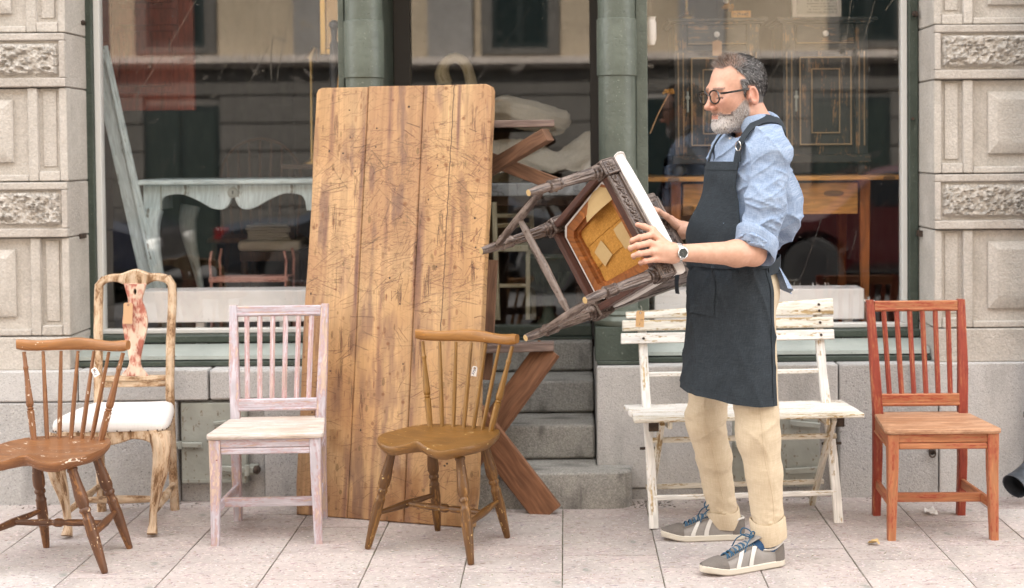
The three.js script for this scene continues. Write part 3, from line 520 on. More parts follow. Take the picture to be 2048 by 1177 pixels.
// ------------------------------------------------------------------ downpipe
{
  const t = thing('rain_downpipe', 'dark grey rain downpipe with open spout at the right edge', 'downpipe');
  const c = [1.984, 0.3, 0.1];
  part('pipe', [turned([c[0], 9, 0.1], [c[0], c[1] + 0.05, 0.1], [[0, 0.044], [1, 0.044]], 20)], M.pipe, t);
  const m = [1.854, 0.086, 0.2], dir = V(m).sub(V(c)), el = [[c[0], c[1] + 0.03, 0.1], [c[0] - 0.002, c[1] - 0.07, 0.105], [c[0] - 0.018, c[1] - 0.15, 0.13], [m[0], m[1] + 0.0, 0.215]];
  // a hollow bend: outer skin out to the lip, inner skin back up the pipe
  const cv = new THREE.CatmullRomCurve3(el.map((p) => V(p))), ringAt = (k, r) => { const q = cv.getPointAt(k), [x, y] = frame(cv.getTangentAt(k), V(0, 0, 1)), g = []; for (let j = 0; j < 24; j++) g.push(q.clone().addScaledVector(x, Math.cos(j / 24 * 6.2832) * r).addScaledVector(y, Math.sin(j / 24 * 6.2832) * r)); return g; };
  const rs = []; for (let i = 0; i <= 20; i++) rs.push(ringAt(i / 20, 0.049 + 0.006 * sstep(i / 20, 0.88, 1))); for (let i = 20; i >= 0; i--) rs.push(ringAt(i / 20, 0.046 + 0.005 * sstep(i / 20, 0.88, 1)));
  part('spout', loft(rs, { caps: false, crease: 0.8 }), M.pipe, t);
  part('bracket', turned([c[0], c[1] + 0.05, 0.1], [c[0], c[1] + 0.075, 0.1], [[0, 0.049], [0.1, 0.053], [0.9, 0.053], [1, 0.049]], 20), M.pipe, t);
}
// ------------------------------------------------------------------ across the street: house front and parked cars (seen mirrored in the panes)
{
  const Z = 13.2, t = thing('apartment_building', 'sunlit beige house front across the street, mirrored in the shop panes', 'house');
  const mk = (seed, a, b) => std({ map: tex(256, 256, (u, v) => mul3(mix3(a, b, pfbm(u, v, 4, 4, 4, seed)), 0.92 + 0.14 * pnoise(u * 90, v * 90, 90, 90, seed)), { size: [2, 2] }), roughness: 0.95 });
  const ochre = mk(3, [0.60, 0.545, 0.46], [0.68, 0.62, 0.535]), grey = mk(4, [0.47, 0.455, 0.435], [0.55, 0.535, 0.515]), base = mk(5, [0.31, 0.30, 0.28], [0.39, 0.375, 0.355]), lime = mk(6, [0.66, 0.62, 0.58], [0.73, 0.69, 0.65]);
  const dark = std({ color: new THREE.Color(0.02, 0.028, 0.027), roughness: 0.3 }), gl = phys({ color: new THREE.Color(0.012, 0.02, 0.02), roughness: 0.05 });
  const doors = [[-5.8, -4.75, 2.15], [3.4, 4.5, 2.2]], lows = [[-3.2, -2.2], [0.4, 1.6], [6.4, 7.6], [-9, -7.8]];
  for (let k = 0; k < 7; k++) {
    const y0 = k * 0.385 - 0.02, y1 = y0 + 0.365; let xs = [[-22, 22]];
    const cut = (a, b) => { xs = xs.flatMap(([p, q]) => b <= p || a >= q ? [[p, q]] : [[p, a], [b, q]].filter(([m, n]) => n - m > 0.05)); };
    for (const [a, b, h] of doors) if (y0 < h - 0.1) cut(a, b);
    for (const [a, b] of lows) if (y0 > 0.7 && y1 < 2.3) cut(a, b);
    part('stone_band', xs.map(([p, q]) => rbox(p, y0, Z, q, y1, Z + 0.3, 0.012)), base, t);
  }
  part('wall', [rbox(-22, 0, Z + 0.05, 22, 2.66, Z + 0.4, 0)], base, t);
  for (const [a, b, h] of doors) { const d = part('door', [rbox(a, 0, Z + 0.02, b, h, Z + 0.046, 0)], dark, t); part('door_leaf', [rbox(a + 0.06, 0.05, Z + 0.005, (a + b) / 2 - 0.03, h - 0.1, Z + 0.02, 0.004), rbox((a + b) / 2 + 0.03, 0.05, Z + 0.005, b - 0.06, h - 0.1, Z + 0.02, 0.004)], std({ color: new THREE.Color(0.012, 0.022, 0.018), roughness: 0.5 }), d); }
  for (const [a, b] of lows) { const d = part('window', [rbox(a, 0.75, Z + 0.03, b, 2.28, Z + 0.048, 0)], grey, t); part('pane', rbox(a + 0.08, 0.85, Z + 0.02, b - 0.08, 2.2, Z + 0.03, 0), gl, d); }
  part('cornice', [rbox(-22, 2.66, Z - 0.10, 22, 2.72, Z + 0.4, 0.01), rbox(-22, 2.72, Z - 0.2, 22, 2.82, Z + 0.4, 0.01)], lime, t);
  part('upper_wall', [rbox(-22, 2.82, Z + 0.06, 22, 12, Z + 0.5, 0)], ochre, t);
  part('pilaster', [-7.6, -3.4, -1.62, 1.9, 6.2].map((x) => rbox(x - 0.32, 2.82, Z + 0.0, x + 0.32, 12, Z + 0.1, 0.005)), grey, t);
  const w0 = [-5.35, -0.62, 4.2, 8.6, -9.6];
  for (const x of w0) for (const y of [2.98, 6.2, 9.2]) {
    const w = part('window', [rbox(x - 0.56, y - 0.12, Z + 0.02, x - 0.4, y + 2.1, Z + 0.2, 0.005), rbox(x + 0.4, y - 0.12, Z + 0.02, x + 0.56, y + 2.1, Z + 0.2, 0.005), rbox(x - 0.4, y - 0.12, Z + 0.02, x + 0.4, y - 0.02, Z + 0.2, 0.005), rbox(x - 0.4, y + 1.98, Z + 0.02, x + 0.4, y + 2.1, Z + 0.2, 0.005)], base, t);
    part('pane', rbox(x - 0.4, y - 0.02, Z + 0.052, x + 0.4, y + 1.98, Z + 0.058, 0), gl, w);
    part('window_frame', [rbox(x - 0.4, y - 0.02, Z + 0.035, x - 0.33, y + 1.98, Z + 0.051, 0), rbox(x + 0.33, y - 0.02, Z + 0.035, x + 0.4, y + 1.98, Z + 0.051, 0), rbox(x - 0.05, y - 0.02, Z + 0.03, x + 0.05, y + 1.98, Z + 0.051, 0), rbox(x - 0.33, y - 0.02, Z + 0.035, x + 0.33, y + 0.06, Z + 0.051, 0)], dark, w);
  }
  part('roof', rbox(-22, 12, Z - 0.4, 22, 12.4, Z + 6, 0.02), M.pipe, t);
  part('side_wall', [rbox(-22, 0, Z + 0.5, -21.6, 12, Z + 6, 0), rbox(21.6, 0, Z + 0.5, 22, 12, Z + 6, 0), rbox(-22, 0, Z + 6, 22, 12, Z + 6.3, 0)], ochre, t);
}
function car(name, label, color, x, turn) {
  const t = thing(name, label, 'car', [x, -0.125, 9.55], turn, 'cars parked across the street');
  const paint = phys({ color: new THREE.Color(...color), roughness: 0.25, metalness: 0.2, clearcoat: 1, clearcoatRoughness: 0.05 });
  const side = [[-2.15, 0.32], [-2.2, 0.55], [-2.15, 0.82], [-1.7, 0.92], [-1.25, 0.95], [-0.75, 1.36], [-0.2, 1.43], [0.45, 1.4], [1.15, 0.98], [1.75, 0.9], [2.12, 0.75], [2.2, 0.5], [2.15, 0.3]];
  const arch = (cx) => { const p = []; for (let k = 0; k <= 10; k++) { const a = Math.PI * k / 10; p.push([cx + Math.cos(a) * 0.36, 0.3 + Math.sin(a) * 0.36]); } return p; };
  const pts = [...spline(side, 60), ...arch(1.35), ...arch(-1.35)];
  const g = slab(pts, 1.72, 0.08); g.translate(0, 0, -0.86); part('body', g, paint, t);
  const glz = phys({ color: new THREE.Color(0.01, 0.012, 0.015), roughness: 0.05 });
  const w = [[-1.08, 0.98], [-0.7, 1.31], [-0.2, 1.37], [0.4, 1.345], [0.98, 1.0]], gg = slab([...spline(w, 20)], 1.74, 0.02); gg.translate(0, 0, -0.87); part('side_window', gg, glz, t);
  for (const wx of [-1.35, 1.35]) for (const wz of [-0.78, 0.78]) { const wh = part('wheel', xf(new THREE.CylinderGeometry(0.32, 0.32, 0.22, 28), [wx, 0.32, wz], [Math.PI / 2, 0, 0]), std({ color: new THREE.Color(0.02, 0.02, 0.02), roughness: 0.8 }), t); part('rim', xf(new THREE.CylinderGeometry(0.2, 0.2, 0.24, 20), [wx, 0.32, wz], [Math.PI / 2, 0, 0]), std({ color: new THREE.Color(0.05, 0.05, 0.052), roughness: 0.4, metalness: 0.6 }), wh); }
  const red = std({ color: new THREE.Color(0.12, 0.008, 0.01), roughness: 0.2 });
  for (const s of [-1, 1]) part('tail_light', rbox(-2.215, 0.68, s * 0.72 - 0.13, -2.05, 0.82, s * 0.72 + 0.13, 0.02), red, t);
  for (const s of [-1, 1]) part('headlight', rbox(2.03, 0.58, s * 0.68 - 0.15, 2.2, 0.7, s * 0.68 + 0.15, 0.02), M.porcelain, t);
  return t;
}
car('parked_car', 'black saloon car parked across the street facing right, red rear lamp mirrored beneath blue table', [0.012, 0.014, 0.018], -1.55, 0);
car('parked_car', 'dark blue car parked across the street at far left', [0.012, 0.016, 0.03], -6.6, 0);
car('parked_car', 'dark red car parked across the street behind the black one', [0.045, 0.006, 0.008], 4.0, 0);

// ------------------------------------------------------------------ slat-back chairs (two of one make, lilac and red)
function slatChair(name, label, pos, turn, m) {
  const t = thing(name, label, 'chair', pos, turn);
  const FW = 0.19, BW = 0.172, FZ = 0.178, BZ = -0.17, SH = 0.428;
  for (const s of [-1, 1]) {
    part('front_leg', worn(loft([rectRing(V(s * (FW + 0.006), 0, FZ), V(1, 0, 0), V(0, 0, -1), 0.030, 0.028, 0.003), rectRing(V(s * FW, 0.28, FZ), V(1, 0, 0), V(0, 0, -1), 0.040, 0.036, 0.003), rectRing(V(s * FW, SH - 0.02, FZ), V(1, 0, 0), V(0, 0, -1), 0.043, 0.04, 0.003)], { crease: 0.5 }), 0.0012, 25), m.leg, t);
    const rr = (x, y, z, w, h) => rectRing(V(x, y, z), V(1, 0, 0), V(0, 0, -1), w, h, 0.003);
    part('back_post', worn(loft([rr(s * BW, 0, BZ - 0.03, 0.032, 0.034), rr(s * BW, 0.22, BZ - 0.005, 0.036, 0.038), rr(s * BW, 0.44, BZ, 0.038, 0.038), rr(s * (BW + 0.006), 0.6, BZ - 0.02, 0.038, 0.034), rr(s * (BW + 0.014), 0.875, BZ - 0.075, 0.031, 0.026)], { crease: 0.5 }), 0.0012, 25), m.post, t);
    part('side_rail', [bar([s * (FW + 0.004), SH - 0.05, FZ - 0.02], [s * (BW + 0.004), SH - 0.05, BZ + 0.018], 0.02, 0.056), bar([s * (FW + 0.0155), SH - 0.074, FZ - 0.02], [s * (BW + 0.0155), SH - 0.074, BZ + 0.018], 0.006, 0.008)], m.rail, t);
    part('side_stretcher', worn(bar([s * (FW), 0.135, FZ - 0.015], [s * (BW), 0.135, BZ + 0.002], 0.016, 0.038), 0.001, 20), m.rail, t);
  }
  const xl = FW - 0.0205;
  part('front_rail', [worn(rbox(-xl, SH - 0.052, FZ - 0.012, xl, SH - 0.02, FZ + 0.012, 0.003, 1, 0), 0.0008, 20), rbox(-xl, SH - 0.0535, FZ - 0.01, xl, SH - 0.0525, FZ + 0.007, 0, 1, 0), worn(rbox(-xl, SH - 0.078, FZ - 0.012, xl, SH - 0.054, FZ + 0.014, 0.006, 2, 0), 0.0008, 20)], m.rail, t);
  part('back_rail', rbox(-BW + 0.02, SH - 0.075, BZ - 0.012, BW - 0.02, SH - 0.022, BZ + 0.012, 0.003, 1, 0), m.rail, t);
  part('cross_stretcher', worn(rbox(-FW + 0.008, 0.118, 0.052, FW - 0.008, 0.154, 0.07, 0.003, 1, 0), 0.002, 12), m.rail, t);
  // plank seat: front corners rounded, narrowing to the back between the posts
  const sp = new THREE.Shape(); sp.moveTo(-0.222, -0.178); sp.quadraticCurveTo(-0.222, -0.206, -0.195, -0.206); sp.lineTo(0.195, -0.206); sp.quadraticCurveTo(0.222, -0.206, 0.222, -0.178); sp.lineTo(0.192, 0.13); sp.lineTo(0.152, 0.132); sp.lineTo(0.152, 0.178); sp.lineTo(-0.152, 0.178); sp.lineTo(-0.152, 0.132); sp.lineTo(-0.192, 0.13); sp.closePath();
  const sg = new THREE.ExtrudeGeometry(sp, { depth: 0.008, bevelEnabled: true, bevelThickness: 0.0055, bevelSize: 0.006, bevelOffset: -0.006, bevelSegments: 2, curveSegments: 6 }); sg.rotateX(-Math.PI / 2); sg.rotateY(0);
  sg.translate(0, SH - 0.013, 0);
  part('seat', boxUV(toCreasedNormals(sg.index ? sg.toNonIndexed() : sg, 0.5), 0, [R0(), R0()]), m.seat, t);
  // back: top rail, lower rail and six moulded slats, all leaning
  const zb = (y) => BZ - 0.02 - (y - 0.6) * 0.2, bw = (y) => BW + 0.006 + (y - 0.6) * 0.029;
  const lean = (y0, y1, half0, half1, th, off = 0) => loft([rectRing(V(0, y0, zb(y0) + off), V(1, 0, 0), V(0, 0, -1), half0 * 2, th, 0.003), rectRing(V(0, y1, zb(y1) + off), V(1, 0, 0), V(0, 0, -1), half1 * 2, th, 0.003)], { crease: 0.4 });
  part('top_rail', [worn(bar([-bw(0.85) + 0.016, 0.850, zb(0.85)], [bw(0.85) - 0.016, 0.850, zb(0.85)], 0.02, 0.043), 0.001, 20), bar([-bw(0.84) + 0.016, 0.838, zb(0.838) + 0.011], [bw(0.84) - 0.016, 0.838, zb(0.838) + 0.011], 0.004, 0.009)], m.rail, t);
  part('lower_rail', [worn(bar([-bw(0.48) + 0.018, 0.478, zb(0.478)], [bw(0.48) - 0.018, 0.478, zb(0.478)], 0.019, 0.05), 0.001, 20), bar([-bw(0.48) + 0.018, 0.462, zb(0.462) + 0.011], [bw(0.48) - 0.018, 0.462, zb(0.462) + 0.011], 0.004, 0.009)], m.rail, t);
  for (let k = 0; k < 6; k++) {
    const f = (k + 0.5) / 6 * 2 - 1, x0 = f * (bw(0.5) - 0.03) * 1.02, x1 = f * (bw(0.83) - 0.03) * 1.02;
    const a = [x0, 0.502, zb(0.502)], b = [x1, 0.83, zb(0.83)];
    part('slat', worn(merge([bar(a, b, 0.012, 0.0195, { up: V(1, 0, 0), ch: 0.002 }), bar([x0, 0.502, zb(0.502) + 0.007], [x1, 0.83, zb(0.83) + 0.007], 0.006, 0.009, { up: V(1, 0, 0), ch: 0.0025 })]), 0.0006, 20), m.slat, t);
  }
  return t;
}
slatChair('slat_back_chair', 'lilac painted slat back chair with worn paint and pale bare seat beside leaning plank', [-1.162, 0, 0.51], 0.055, { leg: M.lilac, post: M.lilac, rail: M.lilac, seat: M.bare_seat, slat: M.lilac_slat });
slatChair('slat_back_chair', 'red painted slat back chair with worn wooden seat at right of white bench', [1.428, 0, 0.53], 0.0, { leg: M.red_bare, post: M.red, rail: M.red_bare, seat: M.red_seat, slat: M.red });

// ------------------------------------------------------------------ spindle-back chairs (two of one make)
function windsorChair(name, label, pos, turn, m, lean, feetAt) {
  const t = thing(name, label, 'chair', pos, turn);
  const SH = 0.425;
  // saddle seat: outline in polar form, dished top, rounded and undercut edge
  const outl = spline([[0, 0.196], [0.075, 0.212], [0.15, 0.2], [0.205, 0.14], [0.222, 0.05], [0.205, -0.05], [0.185, -0.12], [0.15, -0.172], [0.08, -0.196], [0, -0.2], [-0.08, -0.196], [-0.15, -0.172], [-0.185, -0.12], [-0.205, -0.05], [-0.222, 0.05], [-0.205, 0.14], [-0.15, 0.2], [-0.075, 0.212], [0, 0.196]], 72).slice(0, -1);
  const top = (x, z, r) => { const dish = -0.016 * Math.pow(Math.max(0, 1 - r * r), 0.8) * (z < 0.12 ? 1 : 0.7), pom = 0.011 * Math.exp(-Math.pow(x / 0.03, 2)) * sstep(z, 0.02, 0.19), legs = -0.016 * sstep(z, 0.05, 0.19) * Math.exp(-Math.pow((Math.abs(x) - 0.105) / 0.06, 2)); return SH + dish + pom + legs * sstep(r, 0.4, 1); };
  const rings = [];
  const N = outl.length, R = (r, yf) => outl.map(([x, z]) => V(x * r, yf(x * r, z * r, r), z * r));
  rings.push(R(0.72, () => SH - 0.042), R(0.93, (x, z, r) => top(x, z, r) - 0.034), R(0.985, (x, z, r) => top(x, z, 1) - 0.022), R(1, (x, z) => top(x, z, 1) - 0.008), R(0.985, (x, z) => top(x, z, 1) - 0.001), R(0.95, (x, z) => top(x, z, 0.96)), R(0.85, (x, z) => top(x, z, 0.87)), R(0.7, (x, z) => top(x, z, 0.7)), R(0.5, (x, z) => top(x, z, 0.5)), R(0.25, (x, z) => top(x, z, 0.25)), R(0.05, (x, z) => top(x, z, 0.05)));
  const g = loft(rings.map((r) => r.slice().reverse()), { crease: 0.9 });
  part('seat', worn(boxUV(g, 0, [R0(), R0()]), 0.001, 14), m.seat, t);
  // legs
  const prof = [[0, 0.015], [0.02, 0.0165], [0.05, 0.0165], [0.06, 0.0195], [0.075, 0.0195], [0.085, 0.016], [0.2, 0.0185], [0.3, 0.0225], [0.37, 0.0225], [0.41, 0.0165], [0.425, 0.0205], [0.445, 0.0205], [0.46, 0.0155], [0.5, 0.0165], [0.515, 0.0205], [0.53, 0.0195], [0.545, 0.019], [0.65, 0.0205], [0.8, 0.0175], [0.95, 0.0135], [0.99, 0.012], [1, 0.0105]];
  const feet = feetAt.map(([x, z]) => { const dx = x - pos[0], dz = z - pos[2]; return [Math.cos(turn) * dx - Math.sin(turn) * dz, Math.sin(turn) * dx + Math.cos(turn) * dz]; }), tops = [[-0.14, 0.125], [0.14, 0.125], [-0.115, -0.115], [0.115, -0.115]], L = [];
  feet.forEach(([fx, fz], k) => { const a = [tops[k][0], SH - 0.03, tops[k][1]], b = [fx, 0.001, fz]; L.push([V(a), V(b)]); part('leg', turned(a, b, prof, 14), m.leg, t); });
  const on = (k, h) => { const [a, b] = L[k], f = (a.y - h) / (a.y - b.y); return a.clone().lerp(b, f); };
  const st = [[0, 0.008], [0.1, 0.0095], [0.3, 0.0125], [0.5, 0.0155], [0.7, 0.0125], [0.9, 0.0095], [1, 0.008]];
  const mids = [];
  for (const [f, b] of [[0, 2], [1, 3]]) { const p = on(f, 0.135), q = on(b, 0.15); part('side_stretcher', turned(p.toArray(), q.toArray(), st, 10), m.leg, t); mids.push(p.lerp(q, 0.5)); }
  part('cross_stretcher', turned(mids[0].toArray(), mids[1].toArray(), [[0, 0.009], [0.08, 0.01], [0.3, 0.013], [0.4, 0.0125], [0.43, 0.0095], [0.45, 0.012], [0.47, 0.016], [0.53, 0.016], [0.55, 0.012], [0.57, 0.0095], [0.6, 0.0125], [0.7, 0.013], [0.92, 0.01], [1, 0.009]], 10), m.leg, t);
  // spindles fan out to a curved top rail
  const railY = 0.755, rail = (k) => [k * 0.214, railY - 0.012, -0.205 - lean + 0.045 * k * k - 0.01];
  for (let k = 0; k < 7; k++) {
    const f = (k - 3) / 3, a = [f * 0.132, SH - 0.012, -0.172 + 0.03 * f * f], b = rail(f * 0.93), end = k === 0 || k === 6;
    part(end ? 'turned_post' : 'spindle', turned(a, b, end ? [[0, 0.0105], [0.12, 0.0125], [0.3, 0.0135], [0.335, 0.0135], [0.345, 0.0095], [0.36, 0.0135], [0.375, 0.0095], [0.39, 0.013], [0.42, 0.0145], [0.5, 0.013], [0.72, 0.009], [0.8, 0.0085], [0.81, 0.0105], [0.83, 0.0105], [0.84, 0.0082], [1, 0.0075]] : [[0, 0.0078], [0.25, 0.0092], [0.6, 0.008], [1, 0.0062]], 10), m.spindle, t);
  }
  const rr = []; for (let i = 0; i <= 24; i++) { const k = -1.05 + 2.1 * i / 24, p = rail(k), h = 0.044 + 0.004 * Math.cos(k * 5) - 0.01 * sstep(Math.abs(k), 0.93, 1.05), dy = 0.004 * Math.cos(k * 4.2) + 0.007 * Math.abs(k) ** 3, tx = V(0.205, 0, 0.09 * k).normalize(), nz = V(-tx.z, 0, tx.x), c = V(p[0], railY + 0.012 + dy, p[2]); const ring = []; for (let j = 0; j < 12; j++) { const a = j / 12 * 6.2832; ring.push(c.clone().addScaledVector(nz, Math.cos(a) * 0.012).addScaledVector(V(0, 1, 0), Math.sign(Math.sin(a)) * Math.pow(Math.abs(Math.sin(a)), 0.6) * h / 2)); } rr.push(ring); }
  part('top_rail', loft(rr.map((r) => r.slice().reverse()), { crease: 0.8 }), m.rail, t);
  return t;
}
windsorChair('spindle_back_chair', 'mustard brown spindle back chair in front of the leaning plank tabletop', [-0.474, 0, 0.722], -24 * D2R, { seat: M.mustard, leg: M.mustard_leg, spindle: M.olive, rail: M.honey }, 0.03, [[-0.757, 0.766], [-0.352, 0.987], [-0.514, 0.511], [-0.234, 0.627]]);
windsorChair('spindle_back_chair', 'brown spindle back chair with chipped seat cut off by the left edge', [-1.908, 0, 0.885], -7 * D2R, { seat: M.brown, leg: M.brown_leg, spindle: M.brown, rail: M.brown_rail }, 0.03, [[-2.125, 1.06], [-1.656, 1.054], [-1.988, 0.711], [-1.664, 0.732]]);

// ------------------------------------------------------------------ carved chair with vase splat and white seat
{
  const t = thing('carved_side_chair', 'old carved chair with flaking gilt frame, vase shaped splat and white padded seat', 'chair', [-1.797, 0, 0.37], 0.03);
  for (const s of [-1, 1]) {
    const fl = [[s * 0.193, 0.405, 0.178], [s * 0.206, 0.34, 0.195], [s * 0.2, 0.26, 0.202], [s * 0.18, 0.17, 0.192], [s * 0.168, 0.09, 0.188], [s * 0.165, 0.035, 0.194], [s * 0.166, 0.012, 0.205]];
    const cv = new THREE.CatmullRomCurve3(fl.map((p) => V(p))), rings = [];
    for (let i = 0; i <= 20; i++) { const k = i / 20, c = cv.getPointAt(k), [x, y] = frame(cv.getTangentAt(k), V(0, 0, 1)), w = lerp(lerp(0.082, 0.066, sstep(k, 0, 0.3)), 0.029, sstep(k, 0.25, 0.85)) + 0.014 * sstep(k, 0.9, 1); const ring = []; for (let j = 0; j < 12; j++) { const a = j / 12 * 6.2832, q = (v) => Math.sign(v) * Math.pow(Math.abs(v), 0.75); ring.push(c.clone().addScaledVector(x, q(Math.cos(a)) * w / 2).addScaledVector(y, q(Math.sin(a)) * w / 2)); } rings.push(ring); }
    part('front_leg', worn(loft(rings, { crease: 0.9 }), 0.002, 22), M.gilt, t);
    // back leg rising into the back post
    part('back_post', worn(bentBar([[s * 0.152, 0, -0.225], [s * 0.15, 0.2, -0.205], [s * 0.148, 0.43, -0.19], [s * 0.150, 0.7, -0.205], [s * 0.153, 0.9, -0.238], [s * 0.149, 0.955, -0.245], [s * 0.128, 0.976, -0.247]], 0.034, 0.032, { up: V(0, 0, 1), ch: 0.008, n: 26 }), 0.0018, 20), M.gilt, t);
    part('side_rail', bar([s * 0.195, 0.385, 0.18], [s * 0.148, 0.385, -0.185], 0.022, 0.065), M.gilt, t);
    part('side_stretcher', turned([s * 0.172, 0.095, 0.185], [s * 0.151, 0.115, -0.215], [[0, 0.010], [0.3, 0.014], [0.5, 0.019], [0.56, 0.019], [0.7, 0.014], [1, 0.011]], 10), M.gilt, t);
  }
  // scalloped apron
  const ap = [[-0.19, 0.42], [-0.19, 0.355], ...spline([[-0.185, 0.352], [-0.15, 0.378], [-0.1, 0.386], [-0.05, 0.372], [0, 0.364], [0.05, 0.372], [0.1, 0.386], [0.15, 0.378], [0.185, 0.352]], 30), [0.19, 0.355], [0.19, 0.42]];
  const ag = slab(ap, 0.026, 0.004); ag.translate(0, 0, 0.182); part('apron', worn(ag, 0.0015, 25), M.gilt, t);
  part('back_seat_rail', rbox(-0.14, 0.36, -0.2, 0.14, 0.42, -0.175, 0.003, 1, 0), M.gilt, t);
  part('cross_stretcher', turned([-0.162, 0.104, 0.01], [0.162, 0.104, 0.01], [[0, 0.011], [0.3, 0.015], [0.5, 0.017], [0.7, 0.015], [1, 0.011]], 10), M.gilt, t);
  // padded seat
  const P = [[0, 0.214], [0.1, 0.212], [0.19, 0.203], [0.219, 0.18], [0.219, 0.12], [0.2, 0], [0.178, -0.12], [0.166, -0.168], [0.13, -0.176], [0, -0.178]], pl = spline([...P, ...P.slice(1, -1).reverse().map(([x, z]) => [-x, z]), P[0]], 80).slice(0, -1);
  const cr = [[0.97, 0.416], [1, 0.42], [1.005, 0.435], [0.99, 0.452], [0.95, 0.463], [0.85, 0.472], [0.6, 0.479], [0.3, 0.482], [0.02, 0.483]].map(([r, y]) => pl.map(([x, z]) => V(x * r, y + (r < 0.98 ? (noise3(x * r * 14, z * r * 14, 4) - 0.5) * 0.004 : (noise3(x * 30, z * 30, 4) - 0.5) * 0.003), z * r)).reverse());
  const seat = part('padded_seat', boxUV(loft(cr, { crease: 3 }), 0), M.muslin, t);
  const nails = []; for (let k = 0; k < 34; k++) { const q = pl[Math.floor((k / 34) * pl.length)]; if (q[1] < -0.1) continue; nails.push(xf(new THREE.IcosahedronGeometry(0.0032, 1), [q[0] * 1.0, 0.42, q[1] * 1.0])); } const nl = part('tacks', nails, M.iron, seat); nl.userData.kind = 'stuff';
  // crest: serpentine top, the two bows over the openings
  const crest = [[-0.14, 0.962], ...spline([[-0.13, 0.989], [-0.1, 0.996], [-0.06, 0.997], [-0.03, 1.008], [0, 1.015], [0.03, 1.008], [0.06, 0.997], [0.1, 0.996], [0.13, 0.989]], 30), [0.14, 0.962], ...spline([[0.128, 0.955], [0.105, 0.962], [0.075, 0.962], [0.045, 0.948], [0.03, 0.938]], 14), ...spline([[-0.03, 0.938], [-0.045, 0.948], [-0.075, 0.962], [-0.105, 0.962], [-0.128, 0.955]], 14)];
  const cg = slab(crest, 0.03, 0.006); cg.translate(0, 0, -0.262); part('crest_rail', worn(cg, 0.0015, 25), M.gilt, t);
  // vase splat with a small eye
  const half = [[0.048, 0.955], [0.040, 0.93], [0.030, 0.895], [0.030, 0.878], [0.037, 0.862], [0.046, 0.838], [0.052, 0.806], [0.051, 0.775], [0.044, 0.735], [0.033, 0.69], [0.025, 0.65], [0.023, 0.625], [0.030, 0.603], [0.046, 0.585], [0.055, 0.57], [0.055, 0.555]];
  const sp = [...spline(half, 50), ...spline(half, 50).reverse().map(([x, y]) => [-x, y])];
  const eye = spline([[0, 0.94], [0.009, 0.928], [0.008, 0.912], [0, 0.903], [-0.008, 0.912], [-0.009, 0.928], [0, 0.94]], 16).slice(0, -1);
  const sg = slab(sp, 0.016, 0.003, [eye]); sg.translate(0, -0.75, 0); sg.rotateX(-0.085); sg.translate(0, 0.75, -0.228); part('splat', worn(sg, 0.001, 25), M.gilt_pink, t);
  part('lower_rail', [worn(rbox(-0.14, 0.525, -0.222, 0.14, 0.562, -0.196, 0.004, 2, 0), 0.0015, 20), worn(rbox(-0.14, 0.55, -0.226, 0.14, 0.572, -0.190, 0.006, 2, 0), 0.0015, 20)], M.gilt, t);
}

